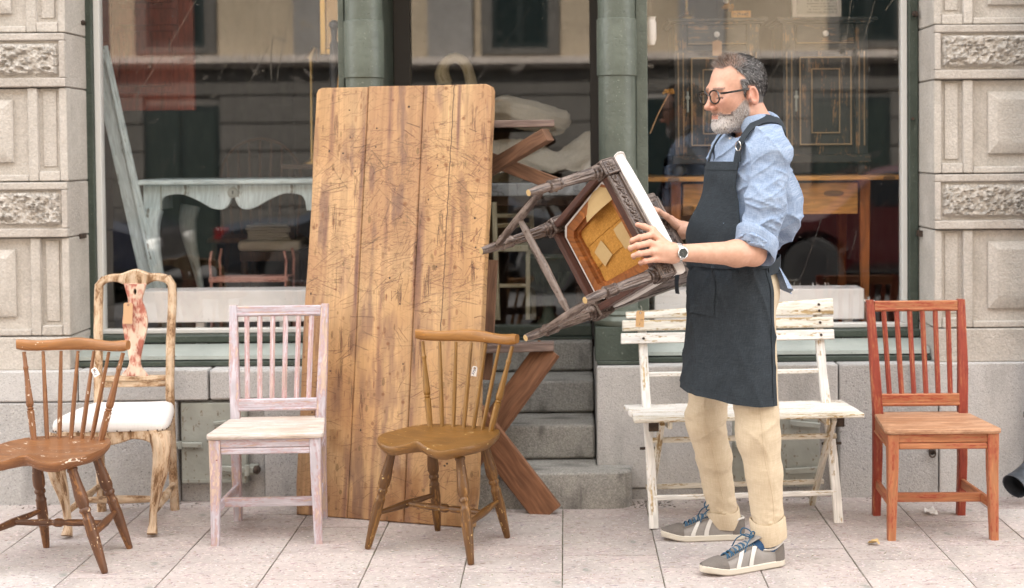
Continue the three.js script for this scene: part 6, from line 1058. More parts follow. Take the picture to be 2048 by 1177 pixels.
{
  const ap = new THREE.Group(); ap.name = 'apron'; man.add(ap);
  const ctrAt = (y) => { const k = clamp((y - J.belly[1]) / (J.chest[1] - J.belly[1]), -0.5, 1.4); return V(lerp(J.belly[0], J.chest[0], k), y, lerp(J.belly[2], J.chest[2], k)); };
  const topY = 1.452, waistY = 1.085;
  const bib = (q, v) => { const y = lerp(topY, waistY - 0.03, v), hw = lerp(0.108, 0.185, sstep(v, 0.12, 0.85)), l = (q * 2 - 1) * hw; const o = ctrAt(y).addScaledVector(SD, l).addScaledVector(FD, 0.4); const p = drape(o, FD.clone().negate(), 0.42, 0.013); const dev = p.clone().sub(ctrAt(y)); const fr = dev.dot(FD); const flat = Math.max(fr, 0.128 - 1.6 * l * l - 0.02 * sstep(v, 0.8, 1)); p.addScaledVector(FD, flat - fr + 0.004 * (ridged(l * 9 + 2, y * 16, 3) ** 2) * sstep(v, 0.3, 0.9) + 0.003 * noise3(l * 20, y * 22, 4)); return p; };
  part('bib', sheet(bib, 40, 60), M.denim_apron, ap);
  part('bib_hem', sheet((q, v) => bib(q, v * 0.075).addScaledVector(FD, 0.0032), 40, 4, 0.002), M.denim_apron, ap);
  // the legs and hips beneath push the cloth out; below its widest it hangs
  const legSD = [cap(J.hipN, J.kneeN, 0.105, 0.085), cap(J.hipF, J.kneeF, 0.103, 0.081), ell(J.hips, [0.142, 0.15, 0.172], A3), ell(off(J.hips, -0.045, -0.05, 0.02), [0.108, 0.12, 0.152], A3)], NQ = 64, NV = 24, tab = [];
  for (let i = 0; i <= NV; i++) { tab.push([]); for (let j = 0; j <= NQ; j++) { const v = i / NV, phi = lerp(-1.95, 1.80, j / NQ), y = lerp(1.095, lerp(0.635, 0.582, sstep(phi, -0.9, 1.7)), v), c = [lerp(J.hips[0], J.hips[0] - 0.012, v) + 0.006, y, J.hips[2] + 0.012], d = V(0, 0, 0).addScaledVector(FD, Math.cos(phi) * 0.17).addScaledVector(SD, Math.sin(phi) * 0.195).normalize(); let t = 0.4; for (let k = 0; k < 40; k++) { let m = 1; for (const q of legSD) m = smin(m, q(c[0] + d.x * t, y, c[2] + d.z * t), 0.06); m -= 0.012; if (m < 0.001) break; t -= m * 0.8; if (t < 0.05) break; } tab[i].push(i ? Math.max(t, tab[i - 1][j] - 0.012) : t); } }
  for (let k = 0; k < 2; k++) for (let i = 0; i <= NV; i++) tab[i] = tab[i].map((t, j) => Math.max(t, (tab[i][Math.max(0, j - 2)] + t + tab[i][Math.min(NQ, j + 2)]) / 3));
  const under = (q, v) => { const a = clamp(v, 0, 1) * NV, b = clamp(q, 0, 1) * NQ, i = Math.min(NV - 1, Math.floor(a)), j = Math.min(NQ - 1, Math.floor(b)); return lerp(lerp(tab[i][j], tab[i][j + 1], b - j), lerp(tab[i + 1][j], tab[i + 1][j + 1], b - j), a - i); };
  const skirt = (q, v, g = 0) => {
    const phi = lerp(-1.95, 1.80, q), y = lerp(1.095, lerp(0.635, 0.582, sstep(phi, -0.9, 1.7)), v), hang = sstep(v, 0, 1);
    const c = V(lerp(J.hips[0], J.hips[0] - 0.012, v) + 0.006, y, J.hips[2] + 0.012);
    const fold = 0.010 * hang * Math.sin(phi * 5.2 + 0.6 + v * 0.9) * sstep(v, 0.1, 0.6) + 0.012 * (ridged(phi * 1.6 + 2, y * 5 + phi * 2.4, 7) ** 3 - 0.35) + 0.007 * (ridged(phi * 2.6 + 5, y * 9 - phi * 2.2, 3) ** 5 - 0.2) + 0.004 * (noise3(phi * 5, y * 22, 2) - 0.5);
    const a = lerp(0.150, 0.186, Math.pow(Math.max(v, 0), 0.8)) + fold + g, b = lerp(0.178, 0.208, Math.pow(Math.max(v, 0), 0.8)) + fold + g;
    const o = c.clone().addScaledVector(FD, Math.cos(phi) * a).addScaledVector(SD, Math.sin(phi) * b), dir = o.clone().sub(c), r = dir.length(); dir.divideScalar(r);
    return c.addScaledVector(dir, Math.max(r, under(q, v) + g + fold * 0.7));
  };
  part('skirt', sheet(skirt, 90, 46), M.denim_apron, ap);
  part('skirt_hem', sheet((q, v) => skirt(q, lerp(0.945, 1.0, v), 0.0032), 90, 3, 0.002), M.denim_apron, ap);
  part('side_hem', sheet((q, v) => skirt(lerp(0.975, 1.0, q), v, 0.0034), 3, 46, 0.002), M.denim_apron, ap);
  // pocket set on the skirt front, its mouth turned over
  part('pocket', sheet((q, v) => skirt(lerp(0.40, 0.66, q), lerp(0.08, 0.40, v), 0.0042), 24, 20, 0.002), M.denim_apron, ap);
  // waistband tied round, with a loose end
  part('waistband', sheet((q, v) => skirt(q, lerp(-0.035, 0.05, v), 0.006 + 0.002 * Math.sin(v * 3.14)), 90, 4, 0.003), M.denim_apron, ap);
  part('back_tie', sheet((q, v) => { const phi = lerp(1.76, 4.4, q), y = 1.10 - v * 0.05 + 0.01 * Math.sin(phi * 3); return V(J.hips[0] + 0.006, y, J.hips[2] + 0.012).addScaledVector(FD, Math.cos(phi) * 0.158).addScaledVector(SD, Math.sin(phi) * 0.183); }, 30, 4, 0.003), M.denim_apron, ap);
  part('tie_end', sheet((q, v) => { const o = skirt(0.435, 0.035, 0.012); return o.addScaledVector(FD, 0.012 + 0.012 * Math.sin(v * 3)).addScaledVector(SD, (q - 0.5) * 0.028 - 0.03 - 0.02 * v).add(V(-0.004 * v, -v * 0.115, 0)); }, 4, 12, 0.002), M.denim_apron, ap);
  // straps
  const strap = (pts, w, name) => { const cv = new THREE.CatmullRomCurve3(pts), n = 34; part(name, sheet((q, v) => { const t = v, c = cv.getPointAt(t), tg = cv.getTangentAt(t), e = 0.004, nn = V(shirtBase(c.x + e, c.y, c.z) - shirtBase(c.x - e, c.y, c.z), shirtBase(c.x, c.y + e, c.z) - shirtBase(c.x, c.y - e, c.z), shirtBase(c.x, c.y, c.z + e) - shirtBase(c.x, c.y, c.z - e)).normalize(), sd = new THREE.Vector3().crossVectors(nn, tg).normalize(); const p = c.clone().addScaledVector(sd, (0.5 - q) * w), d = shirtBase(p.x, p.y, p.z); return p.addScaledVector(nn, clamp(0.012 - d, -0.006, 0.03)); }, 6, n, 0.003), M.denim_apron, ap); };
  const onto = (p, gap = 0.012) => { const q = V(p); for (let k = 0; k < 12; k++) { const d = shirtBase(q.x, q.y, q.z) - gap, e = 0.004, nn = V(shirtBase(q.x + e, q.y, q.z) - shirtBase(q.x - e, q.y, q.z), shirtBase(q.x, q.y + e, q.z) - shirtBase(q.x, q.y - e, q.z), shirtBase(q.x, q.y, q.z + e) - shirtBase(q.x, q.y, q.z - e)).normalize(); q.addScaledVector(nn, -d * 0.8); } return q; };
  const bt = (s) => bib(s > 0 ? 0.95 : 0.05, 0.0);
  const sN = V(J.shN).lerp(V(J.neckBase), 0.42), sF = V(J.shF).lerp(V(J.neckBase), 0.42);
  const ringAt = onto(bt(1).lerp(sN.clone().add(V(0, 0.08, 0)).addScaledVector(FD, 0.04), 0.36));
  strap([bt(1), bt(1).lerp(ringAt, 0.5), ringAt], 0.034, 'strap');
  strap([ringAt, onto(sN.clone().add(V(0, 0.09, 0)).addScaledVector(FD, 0.06)), onto(sN.clone().add(V(0, 0.12, 0))), onto(sN.clone().add(V(0, 0.06, 0)).addScaledVector(FD, -0.11)), onto(V(J.chest).add(V(0, 0.10, 0)).addScaledVector(FD, -0.2).addScaledVector(SD, 0.04)), onto(V(J.chest).add(V(0, -0.02, 0)).addScaledVector(FD, -0.22).addScaledVector(SD, -0.04))], 0.036, 'strap');
  strap([ringAt, onto(V(J.neckBase).addScaledVector(SD, 0.085).addScaledVector(FD, 0.05).add(V(0, 0.03, 0))), onto(V(J.neckBase).addScaledVector(SD, 0.085).addScaledVector(FD, -0.02).add(V(0, 0.04, 0))), onto(V(J.neckBase).addScaledVector(SD, 0.05).addScaledVector(FD, -0.09).add(V(0, 0.02, 0)))], 0.036, 'strap');
  strap([bt(-1), onto(bt(-1).lerp(sF.clone().add(V(0, 0.09, 0)).addScaledVector(FD, 0.05), 0.5)), onto(sF.clone().add(V(0, 0.09, 0)).addScaledVector(FD, 0.05)), onto(sF.clone().add(V(0, 0.12, 0)))], 0.036, 'strap');
  const rp = []; for (let k = 0; k < 14; k++) { const a = k / 14 * 6.2832; rp.push(ringAt.clone().addScaledVector(FD, 0.006).add(V(0, Math.sin(a) * 0.017, 0)).addScaledVector(SD, Math.cos(a) * 0.017).toArray()); } part('strap_ring', tube(rp, 0.0022, 24, 6, true), M.steel, ap);
}
// ---- trousers, cuffs, socks, shoes
{
  const legD = (hip, knee, ank, r) => { const m = V(knee).lerp(V(ank), 0.36).addScaledVector(FD, -0.008).toArray(), a = cap(hip, knee, r[0], r[1]), b0 = cap(knee, m, r[1], r[2] + 0.009), b1 = cap(m, ank, r[2] + 0.009, r[2]), b = (x, y, z) => smin(b0(x, y, z), b1(x, y, z), 0.02); return (x, y, z) => smin(a(x, y, z), b(x, y, z), 0.03); };
  const ln = legD(J.hipN, J.kneeN, J.ankN, [0.101, 0.0755, 0.055]), lf = legD(J.hipF, J.kneeF, J.ankF, [0.099, 0.071, 0.055]), hp2 = ell(J.hips, [0.138, 0.15, 0.17], A3), seat = ell(off(J.hips, -0.045, -0.05, 0.02), [0.105, 0.12, 0.15], A3);
  const fold = (x, y, z, kn) => 0.0045 * sstep(0.62 - y, -0.2, 0.2) * (ridged(x * 9 + kn, y * 13 + x * 7 + noise3(x * 5, y * 5, kn) * 2, z * 8) ** 2 - 0.4) + 0.006 * (1 - sstep(y, 0.1, 0.27)) * (ridged(x * 8 + 2 * kn, y * 30 + x * 12, z * 9) ** 4 - 0.3) + 0.006 * sstep(Math.abs(y - 0.5), 0.16, 0) * (ridged(x * 7, y * 22 - x * 13, kn) ** 4 - 0.25) + 0.0018 * (ridged(x * 30, y * 30, z * 30) - 0.5);
  const mk = (d, kn, ank) => (x, y, z) => { let q = d(x, y, z); if (Math.abs(q) < 0.03) q -= fold(x, y, z, kn); return Math.max(q, ank[1] - 0.006 - y); };
  const fN = mk(ln, 3, J.ankN), fF = mk(lf, 11, J.ankF);
  const tf = (x, y, z) => smin(smin(fN(x, y, z), smin(hp2(x, y, z), seat(x, y, z), 0.05), 0.04), Math.max(lf(x, y, z), 0.55 - y), 0.04);
  const all = (x, y, z) => Math.max(smin(smin(hp2(x, y, z), seat(x, y, z), 0.05), Math.min(fN(x, y, z), fF(x, y, z)), 0.02), y - 1.075);
  part('trousers', cylUV(surfaceNet(all, [0.28, 0.08, 0.50], [0.93, 1.09, 1.16], 0.0075)), M.twill, man);
  const cuff = (knee, ank, kn, h) => { const ax = V(knee).sub(V(ank)).normalize(), [x, y] = frame(ax, V(0, 0, 1)), c0 = V(ank).addScaledVector(ax, -0.012), prof = [[0.01, 0.052], [0, 0.059], [0.002, 0.0635], [0.02, 0.0655], [h - 0.008, 0.065], [h, 0.0625], [h - 0.002, 0.057]]; part('cuff', loft(prof.map(([hh, r]) => { const ring = []; for (let j = 0; j < 44; j++) { const a = j / 44 * 6.2832, wv = 0.0075 * (noise3(Math.cos(a) * 1.8 + kn, Math.sin(a) * 1.8, hh * 12) - 0.5), tilt = 0.010 * Math.sin(a * 2 + kn); ring.push(c0.clone().addScaledVector(ax, hh + tilt).addScaledVector(x, Math.cos(a) * (r + wv) * 1.02).addScaledVector(y, Math.sin(a) * (r + wv))); } return ring; }), { caps: false, crease: 1.0 }), M.twill, man); };
  cuff(J.kneeN, J.ankN, 2, 0.08); cuff(J.kneeF, J.ankF, 6, 0.07);
  // seams down the outside of each leg
  const seam = (pts, d) => { const cv = new THREE.CatmullRomCurve3(pts.map((p) => V(p))), row = []; for (let i = 0; i <= 30; i++) { const c = cv.getPointAt(i / 30); let t = 0; for (let k = 0; k < 30; k++) { const q = d(c.x, c.y, c.z + 0.2 - t); if (q < 0.0005) break; t += q * 0.7; } row.push([c.x, c.y, c.z + 0.2 - t]); } part('seam', tube(row, 0.0016, 40, 5), M.twill, man); };
  seam([[0.685, 0.603, 1.05], [0.699, 0.424, 1.05], [0.732, 0.244, 1.05], [0.737, 0.145, 1.05]], fN); seam([[0.511, 0.577, 0.78], [0.522, 0.463, 0.78], [0.558, 0.324, 0.75], [0.591, 0.16, 0.7]], fF);
}
function shoe(name, heel, toe, ank, near) {
  const s = new THREE.Group(); s.name = name; man.add(s);
  const H = V(heel[0], 0, heel[2]), T = V(toe[0], 0, toe[2]), ax = T.clone().sub(H), L = ax.length(); ax.normalize(); const sd = new THREE.Vector3().crossVectors(V(0, 1, 0), ax).normalize(), P = (l, y, w) => H.clone().addScaledVector(ax, l * L).add(V(0, y, 0)).addScaledVector(sd, w);
  const half = (l) => (l < 0.12 ? Math.sqrt(Math.max(0, 1 - ((0.12 - l) / 0.12) ** 2)) * 0.036 : l < 0.7 ? lerp(0.036, 0.048, sstep(l, 0.12, 0.68)) : 0.048 * Math.sqrt(Math.max(0, 1 - ((l - 0.7) / 0.3) ** 2.1)));
  const ls = [0.001, 0.008, 0.025, 0.05, 0.09, 0.14, 0.2, 0.28, 0.36, 0.44, 0.52, 0.6, 0.68, 0.75, 0.81, 0.87, 0.92, 0.955, 0.98, 0.993, 0.9995];
  const outline = (g, y, spring) => { const a = ls.map((l) => P(l, y + spring * sstep(l, 0.7, 1) * 0.014, half(l) + g)), b = ls.map((l) => P(l, y + spring * sstep(l, 0.7, 1) * 0.014, -half(l) - g)).reverse(); return [...a, ...b]; };
  part('sole', loft([outline(0.000, 0.0015, 1), outline(0.004, 0.006, 1), outline(0.0045, 0.022, 1), outline(0.001, 0.025, 1)].map((r) => r.slice().reverse().map((p) => p)).reverse().map((r) => r), { crease: 0.6 }), M.rubber, s);
  // upper: one skin of rings from heel to toe
  const topY = (l) => l < 0.04 ? 0.08 : l < 0.28 ? lerp(0.081, 0.066, sstep(l, 0.04, 0.2)) : l < 0.42 ? lerp(0.066, 0.09, sstep(l, 0.28, 0.4)) : l < 0.75 ? lerp(0.09, 0.054, sstep(l, 0.42, 0.76)) : lerp(0.058, 0.03, sstep(l, 0.74, 1));
  const sec = (l, g = 0) => { const w = half(l) * 1.0 + 0.0008 + g, h = topY(l) + g, pts = []; for (let j = 0; j <= 22; j++) { const a = Math.PI * j / 22, c = Math.cos(a), q = Math.sin(a), e = lerp(0.55, 0.8, sstep(l, 0.5, 0.9)); const sp = 0.014 * sstep(l, 0.7, 1); pts.push(P(l, 0.02 + sp + (h - 0.02) * Math.pow(q, e), Math.sign(c) * Math.pow(Math.abs(c), lerp(0.62, 0.85, sstep(l, 0.3, 0.9))) * w * lerp(1, 0.93, q))); } return pts; };
  const grid = (l0, l1, n, j0, j1, g) => { const r = []; for (let i = 0; i <= n; i++) r.push(sec(lerp(l0, l1, i / n), g).slice(j0, j1 + 1)); return loft(r, { caps: false, closed: false, crease: 1.0 }); };
  part('upper', grid(0.004, 0.997, 44, 0, 22, 0), M.nylon, s);
  part('toe_guard', grid(0.74, 0.997, 14, 0, 22, 0.0018), M.suede, s); part('heel_counter', grid(0.004, 0.16, 10, 0, 22, 0.0016), M.suede, s);
  part('lace_panel', grid(0.36, 0.76, 14, 6, 9, 0.0018), M.suede, s); part('lace_panel', grid(0.36, 0.76, 14, 13, 16, 0.0018), M.suede, s);
  const side = near ? 1 : 1;
  for (const [j0, j1, d] of [[0, 7, 0], [15, 22, 0]]) for (const l0 of [0.40, 0.56]) { const r = []; for (let i = 0; i <= 8; i++) { const row = []; const jj = j0 === 0 ? lerp(0, 7.4, i / 8) : lerp(22, 14.6, i / 8); for (let q = 0; q <= 4; q++) { const l = l0 + q / 4 * 0.055 + 0.085 * (1 - i / 8) * 1 - 0.03; const S = sec(l, 0.0026), a = Math.floor(jj), f = jj - a; row.push(S[a].clone().lerp(S[Math.min(22, a + 1)], f)); } r.push(row); } part('side_stripe', loft(j0 === 0 ? r : r.map((q) => q.slice().reverse()), { caps: false, closed: false, crease: 1 }), M.shoe_white, s); }
  const col = []; for (let i = 0; i <= 20; i++) { const a = i / 20 * 6.2832; const l = 0.17 + Math.cos(a) * 0.155, w = Math.sin(a) * 0.030; col.push(P(l, topY(clamp(l, 0.01, 0.36)) + 0.001, w).toArray()); } part('collar_trim', tube(col.slice(0, -1), 0.0042, 48, 7, true), M.shoe_white, s);
  part('tongue', loft([[0.30, 0.118, 0.02], [0.37, 0.112, 0.023], [0.5, 0.094, 0.022], [0.62, 0.08, 0.018]].map(([l, y, w]) => [P(l, y - 0.006, w), P(l, y, w * 0.6), P(l, y + 0.001, 0), P(l, y, -w * 0.6), P(l, y - 0.006, -w), P(l, y - 0.012, 0)]), { crease: 0.8 }), M.nylon, s);
  for (let k = 0; k < 7; k++) { const l = 0.40 + k * 0.048, y = topY(l) + 0.005; for (const [a, b] of [[1, -1], [-1, 1]]) part('lace', tube([P(l, y - 0.008, a * 0.023).toArray(), P(l + 0.008, y + 0.003, a * 0.012).toArray(), P(l + 0.02, y + 0.002, b * 0.012).toArray(), P(l + 0.03, y - 0.009, b * 0.023).toArray()], 0.0028, 12, 6), M.lace, s); }
  const kn = P(0.37, 0.112, 0); for (const q of [1, -1]) { part('lace_bow', tube([kn.toArray(), P(0.38, 0.132, q * 0.016).toArray(), P(0.44, 0.140, q * 0.030).toArray(), P(0.47, 0.122, q * 0.028).toArray(), P(0.42, 0.114, q * 0.012).toArray(), kn.toArray()], 0.0024, 24, 6), M.lace, s); part('lace_end', tube([kn.toArray(), P(0.42, 0.12, q * 0.02).toArray(), P(0.5, 0.105, q * 0.036).toArray(), P(0.55, 0.075, q * 0.044).toArray()], 0.0022, 14, 6), M.lace, s); }
  const a0 = P(0.17, 0.03, 0), a1 = V(ank).addScaledVector(V(0, 1, 0), 0.02); part('sock', turned(a0.toArray(), a1.toArray(), [[0, 0.03], [0.3, 0.036], [0.6, 0.039], [1, 0.041]], 20), M.sock, s); part('sock_instep', turned(P(0.40, 0.062, 0).toArray(), V(ank).toArray(), [[0, 0.026], [0.5, 0.034], [1, 0.04]], 16), M.sock, s);
}
shoe('shoe', [0.775, 0, 1.005], [0.465, 0, 1.149], J.ankN, true);
shoe('shoe', [0.681, 0, 0.658], [0.357, 0, 0.669], J.ankF, false);
// ---- wrist watch
{
  const w = new THREE.Group(); w.name = 'wrist_watch'; man.add(w);
  const ax = V(J.wrN).sub(V(foreN)).normalize(), c = V(J.wrN).addScaledVector(ax, -0.012), [x, y] = frame(ax, V(0, 0, 1)), links = [];
  const toCam = V(0, 0.05, 1), ca = Math.atan2(toCam.dot(y), toCam.dot(x));
  for (let k = 0; k < 26; k++) { const a = k / 26 * 6.2832, g = new RoundedBoxGeometry(0.0042, 0.0072, 0.019, 1, 0.0012), m = new THREE.Matrix4().makeBasis(x.clone().multiplyScalar(Math.cos(a)).addScaledVector(y, Math.sin(a)), x.clone().multiplyScalar(-Math.sin(a)).addScaledVector(y, Math.cos(a)), ax).setPosition(c.clone().addScaledVector(x, Math.cos(a) * 0.0315).addScaledVector(y, Math.sin(a) * 0.0315)); links.push(g.applyMatrix4(m)); }
  part('bracelet', links, M.steel, w).userData.kind = 'stuff';
  const n = x.clone().multiplyScalar(Math.cos(ca)).addScaledVector(y, Math.sin(ca)), f = c.clone().addScaledVector(n, 0.031);
  part('case', turned(f.toArray(), f.clone().addScaledVector(n, 0.009).toArray(), [[0, 0.019], [0.4, 0.0205], [0.9, 0.0205], [1, 0.0185]], 28), M.steel, w);
  const fc = f.clone().addScaledVector(n, 0.0096); part('dial', turned(fc.clone().addScaledVector(n, -0.001).toArray(), fc.toArray(), [[0, 0.0155], [1, 0.0155]], 28), std({ color: new THREE.Color(0.05, 0.055, 0.05), roughness: 0.3 }), w);
  part('watch_hand', [bar(fc.clone().addScaledVector(n, 0.0006).toArray(), fc.clone().addScaledVector(n, 0.0006).addScaledVector(x, 0.011).toArray(), 0.0012, 0.0006, { ch: 0.0001 }), bar(fc.clone().addScaledVector(n, 0.0006).toArray(), fc.clone().addScaledVector(n, 0.0006).addScaledVector(ax, 0.008).addScaledVector(x, -0.004).toArray(), 0.0014, 0.0006, { ch: 0.0001 })], M.steel, w);
  part('bezel', tube(Array.from({ length: 24 }, (_, k) => fc.clone().addScaledVector(x.clone().multiplyScalar(1), 0).add(new THREE.Vector3().crossVectors(n, ax).normalize().multiplyScalar(Math.cos(k / 24 * 6.2832) * 0.0172)).addScaledVector(ax, Math.sin(k / 24 * 6.2832) * 0.0172).toArray()), 0.0015, 36, 6, true), M.steel, w);
}

// ------------------------------------------------------------------ the carved chair he holds, seen from beneath
{
  const t = thing('carved_chair', 'dark carved chair with turned legs and white seat, held tipped up by the man', 'chair');
  const a = V(0.4493, -0.8555, 0.2574), u = V(0.7506, 0.2052, -0.6281), b = V(-0.4845, -0.4754, -0.7343);
  const m = new THREE.Matrix4().makeBasis(a.clone().negate(), u, b); t.quaternion.setFromRotationMatrix(m); t.position.set(0.1443, 1.1588, 1.0);
  const W = 0.2065, WB = 0.176, D = 0.198;
  const flute = (p0, p1, r0, r1, n = 12) => { const A = V(p0), B = V(p1), [x, y] = frame(B.clone().sub(A)), seg = n * 4, rings = []; for (let i = 0; i <= 8; i++) { const k = i / 8, ring = [], e = Math.min(1, Math.min(k, 1 - k) * 8); for (let j = 0; j < seg; j++) { const q = j / seg * 6.2832, r = lerp(r0, r1, k) * (1 - 0.16 * e * Math.pow(0.5 + 0.5 * Math.cos(q * n), 0.6)); ring.push(A.clone().lerp(B, k).addScaledVector(x, Math.cos(q) * r).addScaledVector(y, Math.sin(q) * r)); } rings.push(ring); } return loft(rings, { crease: 0.5 }); };
  const legs = [];
  const legAt = (x, z, s, L) => {
    const P = (y) => [x, y, z];
    const l = part('leg', worn(merge([turned(P(-0.035), P(-0.075), [[0, 0.018], [0.12, 0.0255], [0.32, 0.0265], [0.42, 0.0185], [0.6, 0.0245], [0.8, 0.0245], [0.86, 0.0195], [1, 0.0215]], 18), flute(P(-0.075), P(-0.215), 0.0225, 0.0165), turned(P(-0.215), P(-0.27), [[0, 0.0165], [0.08, 0.0215], [0.2, 0.0215], [0.26, 0.0185], [0.34, 0.0208], [0.8, 0.0208], [0.86, 0.0225], [0.95, 0.0225], [1, 0.0155]], 18), turned(P(-0.27), P(-L), [[0, 0.0148], [0.3, 0.0172], [0.6, 0.016], [0.95, 0.0128], [1, 0.012]], 16)]), 0.0006, 40), M.carved, t);
    part('leg_end', turned(P(-L + 0.001), P(-L - 0.0015), [[0, 0.0119], [1, 0.011]], 14), M.patch, l);
    // carved corner block with a rosette on its outer faces
    const bl = part('corner_block', worn(rbox(x - 0.029, -0.036, z - 0.029, x + 0.029, 0.036, z + 0.029, 0.004, 2), 0.001, 40), M.carved, t);
    const pet = []; for (const [nx, nz] of [[0, -1], [s, 0], [0, 0]]) { const nrm = nx || nz ? V(nx, 0, nz) : V(0, -1, 0), c = V(x, 0, z).addScaledVector(nrm, nrm.y ? 0.036 : 0.029), [fx, fy] = frame(nrm, Math.abs(nrm.y) > 0.5 ? V(1, 0, 0) : V(0, 1, 0)); for (let k = 0; k < 8; k++) { const q = k / 8 * 6.2832, g = new THREE.IcosahedronGeometry(1, 1); g.applyMatrix4(new THREE.Matrix4().makeBasis(fx.clone().multiplyScalar(Math.cos(q)).addScaledVector(fy, Math.sin(q)).multiplyScalar(0.0085), fx.clone().multiplyScalar(-Math.sin(q)).addScaledVector(fy, Math.cos(q)).multiplyScalar(0.0046), nrm.clone().multiplyScalar(0.0045)).setPosition(c.clone().addScaledVector(fx, Math.cos(q) * 0.0125).addScaledVector(fy, Math.sin(q) * 0.0125))); pet.push(clean(g)); } pet.push(clean(xf(new THREE.IcosahedronGeometry(0.006, 1), c.toArray()))); const sq = []; for (const [p0, p1] of [[[-1, -1], [1, -1]], [[1, -1], [1, 1]], [[1, 1], [-1, 1]], [[-1, 1], [-1, -1]]]) sq.push(bar(c.clone().addScaledVector(fx, p0[0] * 0.0255).addScaledVector(fy, p0[1] * 0.0255).toArray(), c.clone().addScaledVector(fx, p1[0] * 0.0255).addScaledVector(fy, p1[1] * 0.0255).toArray(), 0.004, 0.004, { ch: 0.001 })); pet.push(...sq.map(clean)); }
    const ro = part('rosette', pet, M.carved, bl); ro.userData.kind = 'stuff';
    legs.push([x, z]);
  };
  legAt(W, -D, 1, 0.36); legAt(-W, -D, -1, 0.36); legAt(WB, D, 1, 0.36); legAt(-WB, D, -1, 0.36);
  // rails
  const fr = part('front_rail', worn(rbox(-W + 0.03, -0.03, -D - 0.016, W - 0.03, 0.034, -D + 0.016, 0.003, 2, 0), 0.0008, 30), M.carved, t);
  part('rail_moulding', [rbox(-W + 0.03, -0.0305, -D - 0.0235, W - 0.03, -0.021, -D + 0.0, 0.003, 2, 0), rbox(-W + 0.03, 0.024, -D - 0.0235, W - 0.03, 0.035, -D + 0.0, 0.003, 2, 0)], M.carved, fr);
  part('rail_edge', rbox(-W + 0.03, -0.0325, -D - 0.014, W - 0.03, -0.03, -D + 0.014, 0.001, 1, 0), M.carved_red, fr);
  const fz = []; for (let k = 0; k < 22; k++) { const x = lerp(-W + 0.04, W - 0.04, k / 21), s = k % 2 ? 1 : -1; fz.push(clean(xf(new THREE.IcosahedronGeometry(1, 1), [x, 0.001 + s * 0.006, -D - 0.017], [0, 0, s * 0.8], [0.0095, 0.0048, 0.006])), clean(xf(new THREE.TorusGeometry(0.0062, 0.0022, 5, 8, 4.4), [x, 0.001 - s * 0.007, -D - 0.017], [0, 0, k]))); }
  part('carved_frieze', fz, M.carved, fr).userData.kind = 'stuff';
  for (const s of [-1, 1]) part('side_rail', worn(bar([s * (W - 0.004), 0.002, -D + 0.03], [s * (WB - 0.002), 0.002, D - 0.03], 0.024, 0.06), 0.0008, 30), s > 0 ? M.carved_red : M.carved_red, t);
  part('back_rail', worn(rbox(-WB + 0.028, -0.03, D - 0.014, WB - 0.028, 0.034, D + 0.012, 0.003, 1, 0), 0.0008, 30), M.carved_red, t);
  // seat frame inside the rails: cloth turned over the edge, ledges, webbing cloth and patches
  const oct = (w, wb, d, c, y) => [[-w + c, -d], [w - c, -d], [w, -d + c], [wb, d - c], [wb - c, d], [-wb + c, d], [-wb, d - c], [-w, -d + c]].map(([x, z]) => V(x, y, z));
  const band = (o, i, y0, y1) => { const A = oct(...o, y0), B = oct(...o, y1), C = oct(...i, y1), E = oct(...i, y0); return loft([A, B, C, E, A].map((r) => r.slice().reverse()), { caps: false, crease: 0.3 }); };
  part('cloth_edge', worn(band([W - 0.022, WB - 0.022, D - 0.018, 0.03], [W - 0.028, WB - 0.028, D - 0.024, 0.032], -0.006, 0.04), 0.0018, 50), M.muslin, t);
  const led = part('seat_frame', worn(band([W - 0.0275, WB - 0.0275, D - 0.0235, 0.032], [W - 0.062, WB - 0.06, D - 0.058, 0.02], -0.004, 0.036), 0.001, 40), M.old_orange, t);
  part('inner_ledge', band([W - 0.061, WB - 0.059, D - 0.057, 0.02], [W - 0.075, WB - 0.072, D - 0.07, 0.01], 0.012, 0.036), M.old_orange, led);
  const bs = (q, v) => { const x = lerp(-W + 0.05, W - 0.05, q), z = lerp(-D + 0.045, D - 0.045, v); return V(x, 0.028 + 0.004 * (noise3(x * 30, z * 30, 2) - 0.5) - 0.006 * Math.sin(q * 3.14) * Math.sin(v * 3.14), z); };
  const bt = part('burlap', sheet((q, v) => bs(q, 1 - v), 24, 22, 0.002), M.burlap, t);
  for (let k = 0; k < 3; k++) part('webbing', sheet((q, v) => bs(lerp(0.10, 0.30, q) + k * 0.27, 1 - v).add(V(0, -0.0022 - 0.001 * (k % 2), 0)), 6, 20, 0.0016), M.burlap, bt);
  const patch = (cx, cz, w, h, r) => part('paper_patch', sheet((q, v) => { const x0 = (q - 0.5) * w, z0 = (0.5 - v) * h, x = cx + x0 * Math.cos(r) - z0 * Math.sin(r), z = cz + x0 * Math.sin(r) + z0 * Math.cos(r), p = bs((x + W - 0.05) / (2 * W - 0.1), (z + D - 0.045) / (2 * D - 0.09)); return V(x, p.y - 0.0075, z); }, 6, 6, 0.0008), M.patch, bt);
  patch(-0.012, -0.09, 0.085, 0.06, 0.05); patch(-0.015, 0.055, 0.07, 0.07, 0.25);
  part('torn_lining', sheet((q, v) => V(lerp(W - 0.10, W - 0.03, q), -0.004 - 0.012 * Math.sin(v * 3) + 0.01 * q, lerp(-D + 0.02, D - 0.2, v) + 0.06 * (1 - q) * (v - 0.5)), 8, 10, 0.001), M.patch, t);
  // padded seat above
  const pr = [[0.985, 0.034], [1.0, 0.037], [1.018, 0.05], [1.018, 0.066], [1.0, 0.08], [0.94, 0.09], [0.8, 0.097], [0.5, 0.103], [0.05, 0.105]];
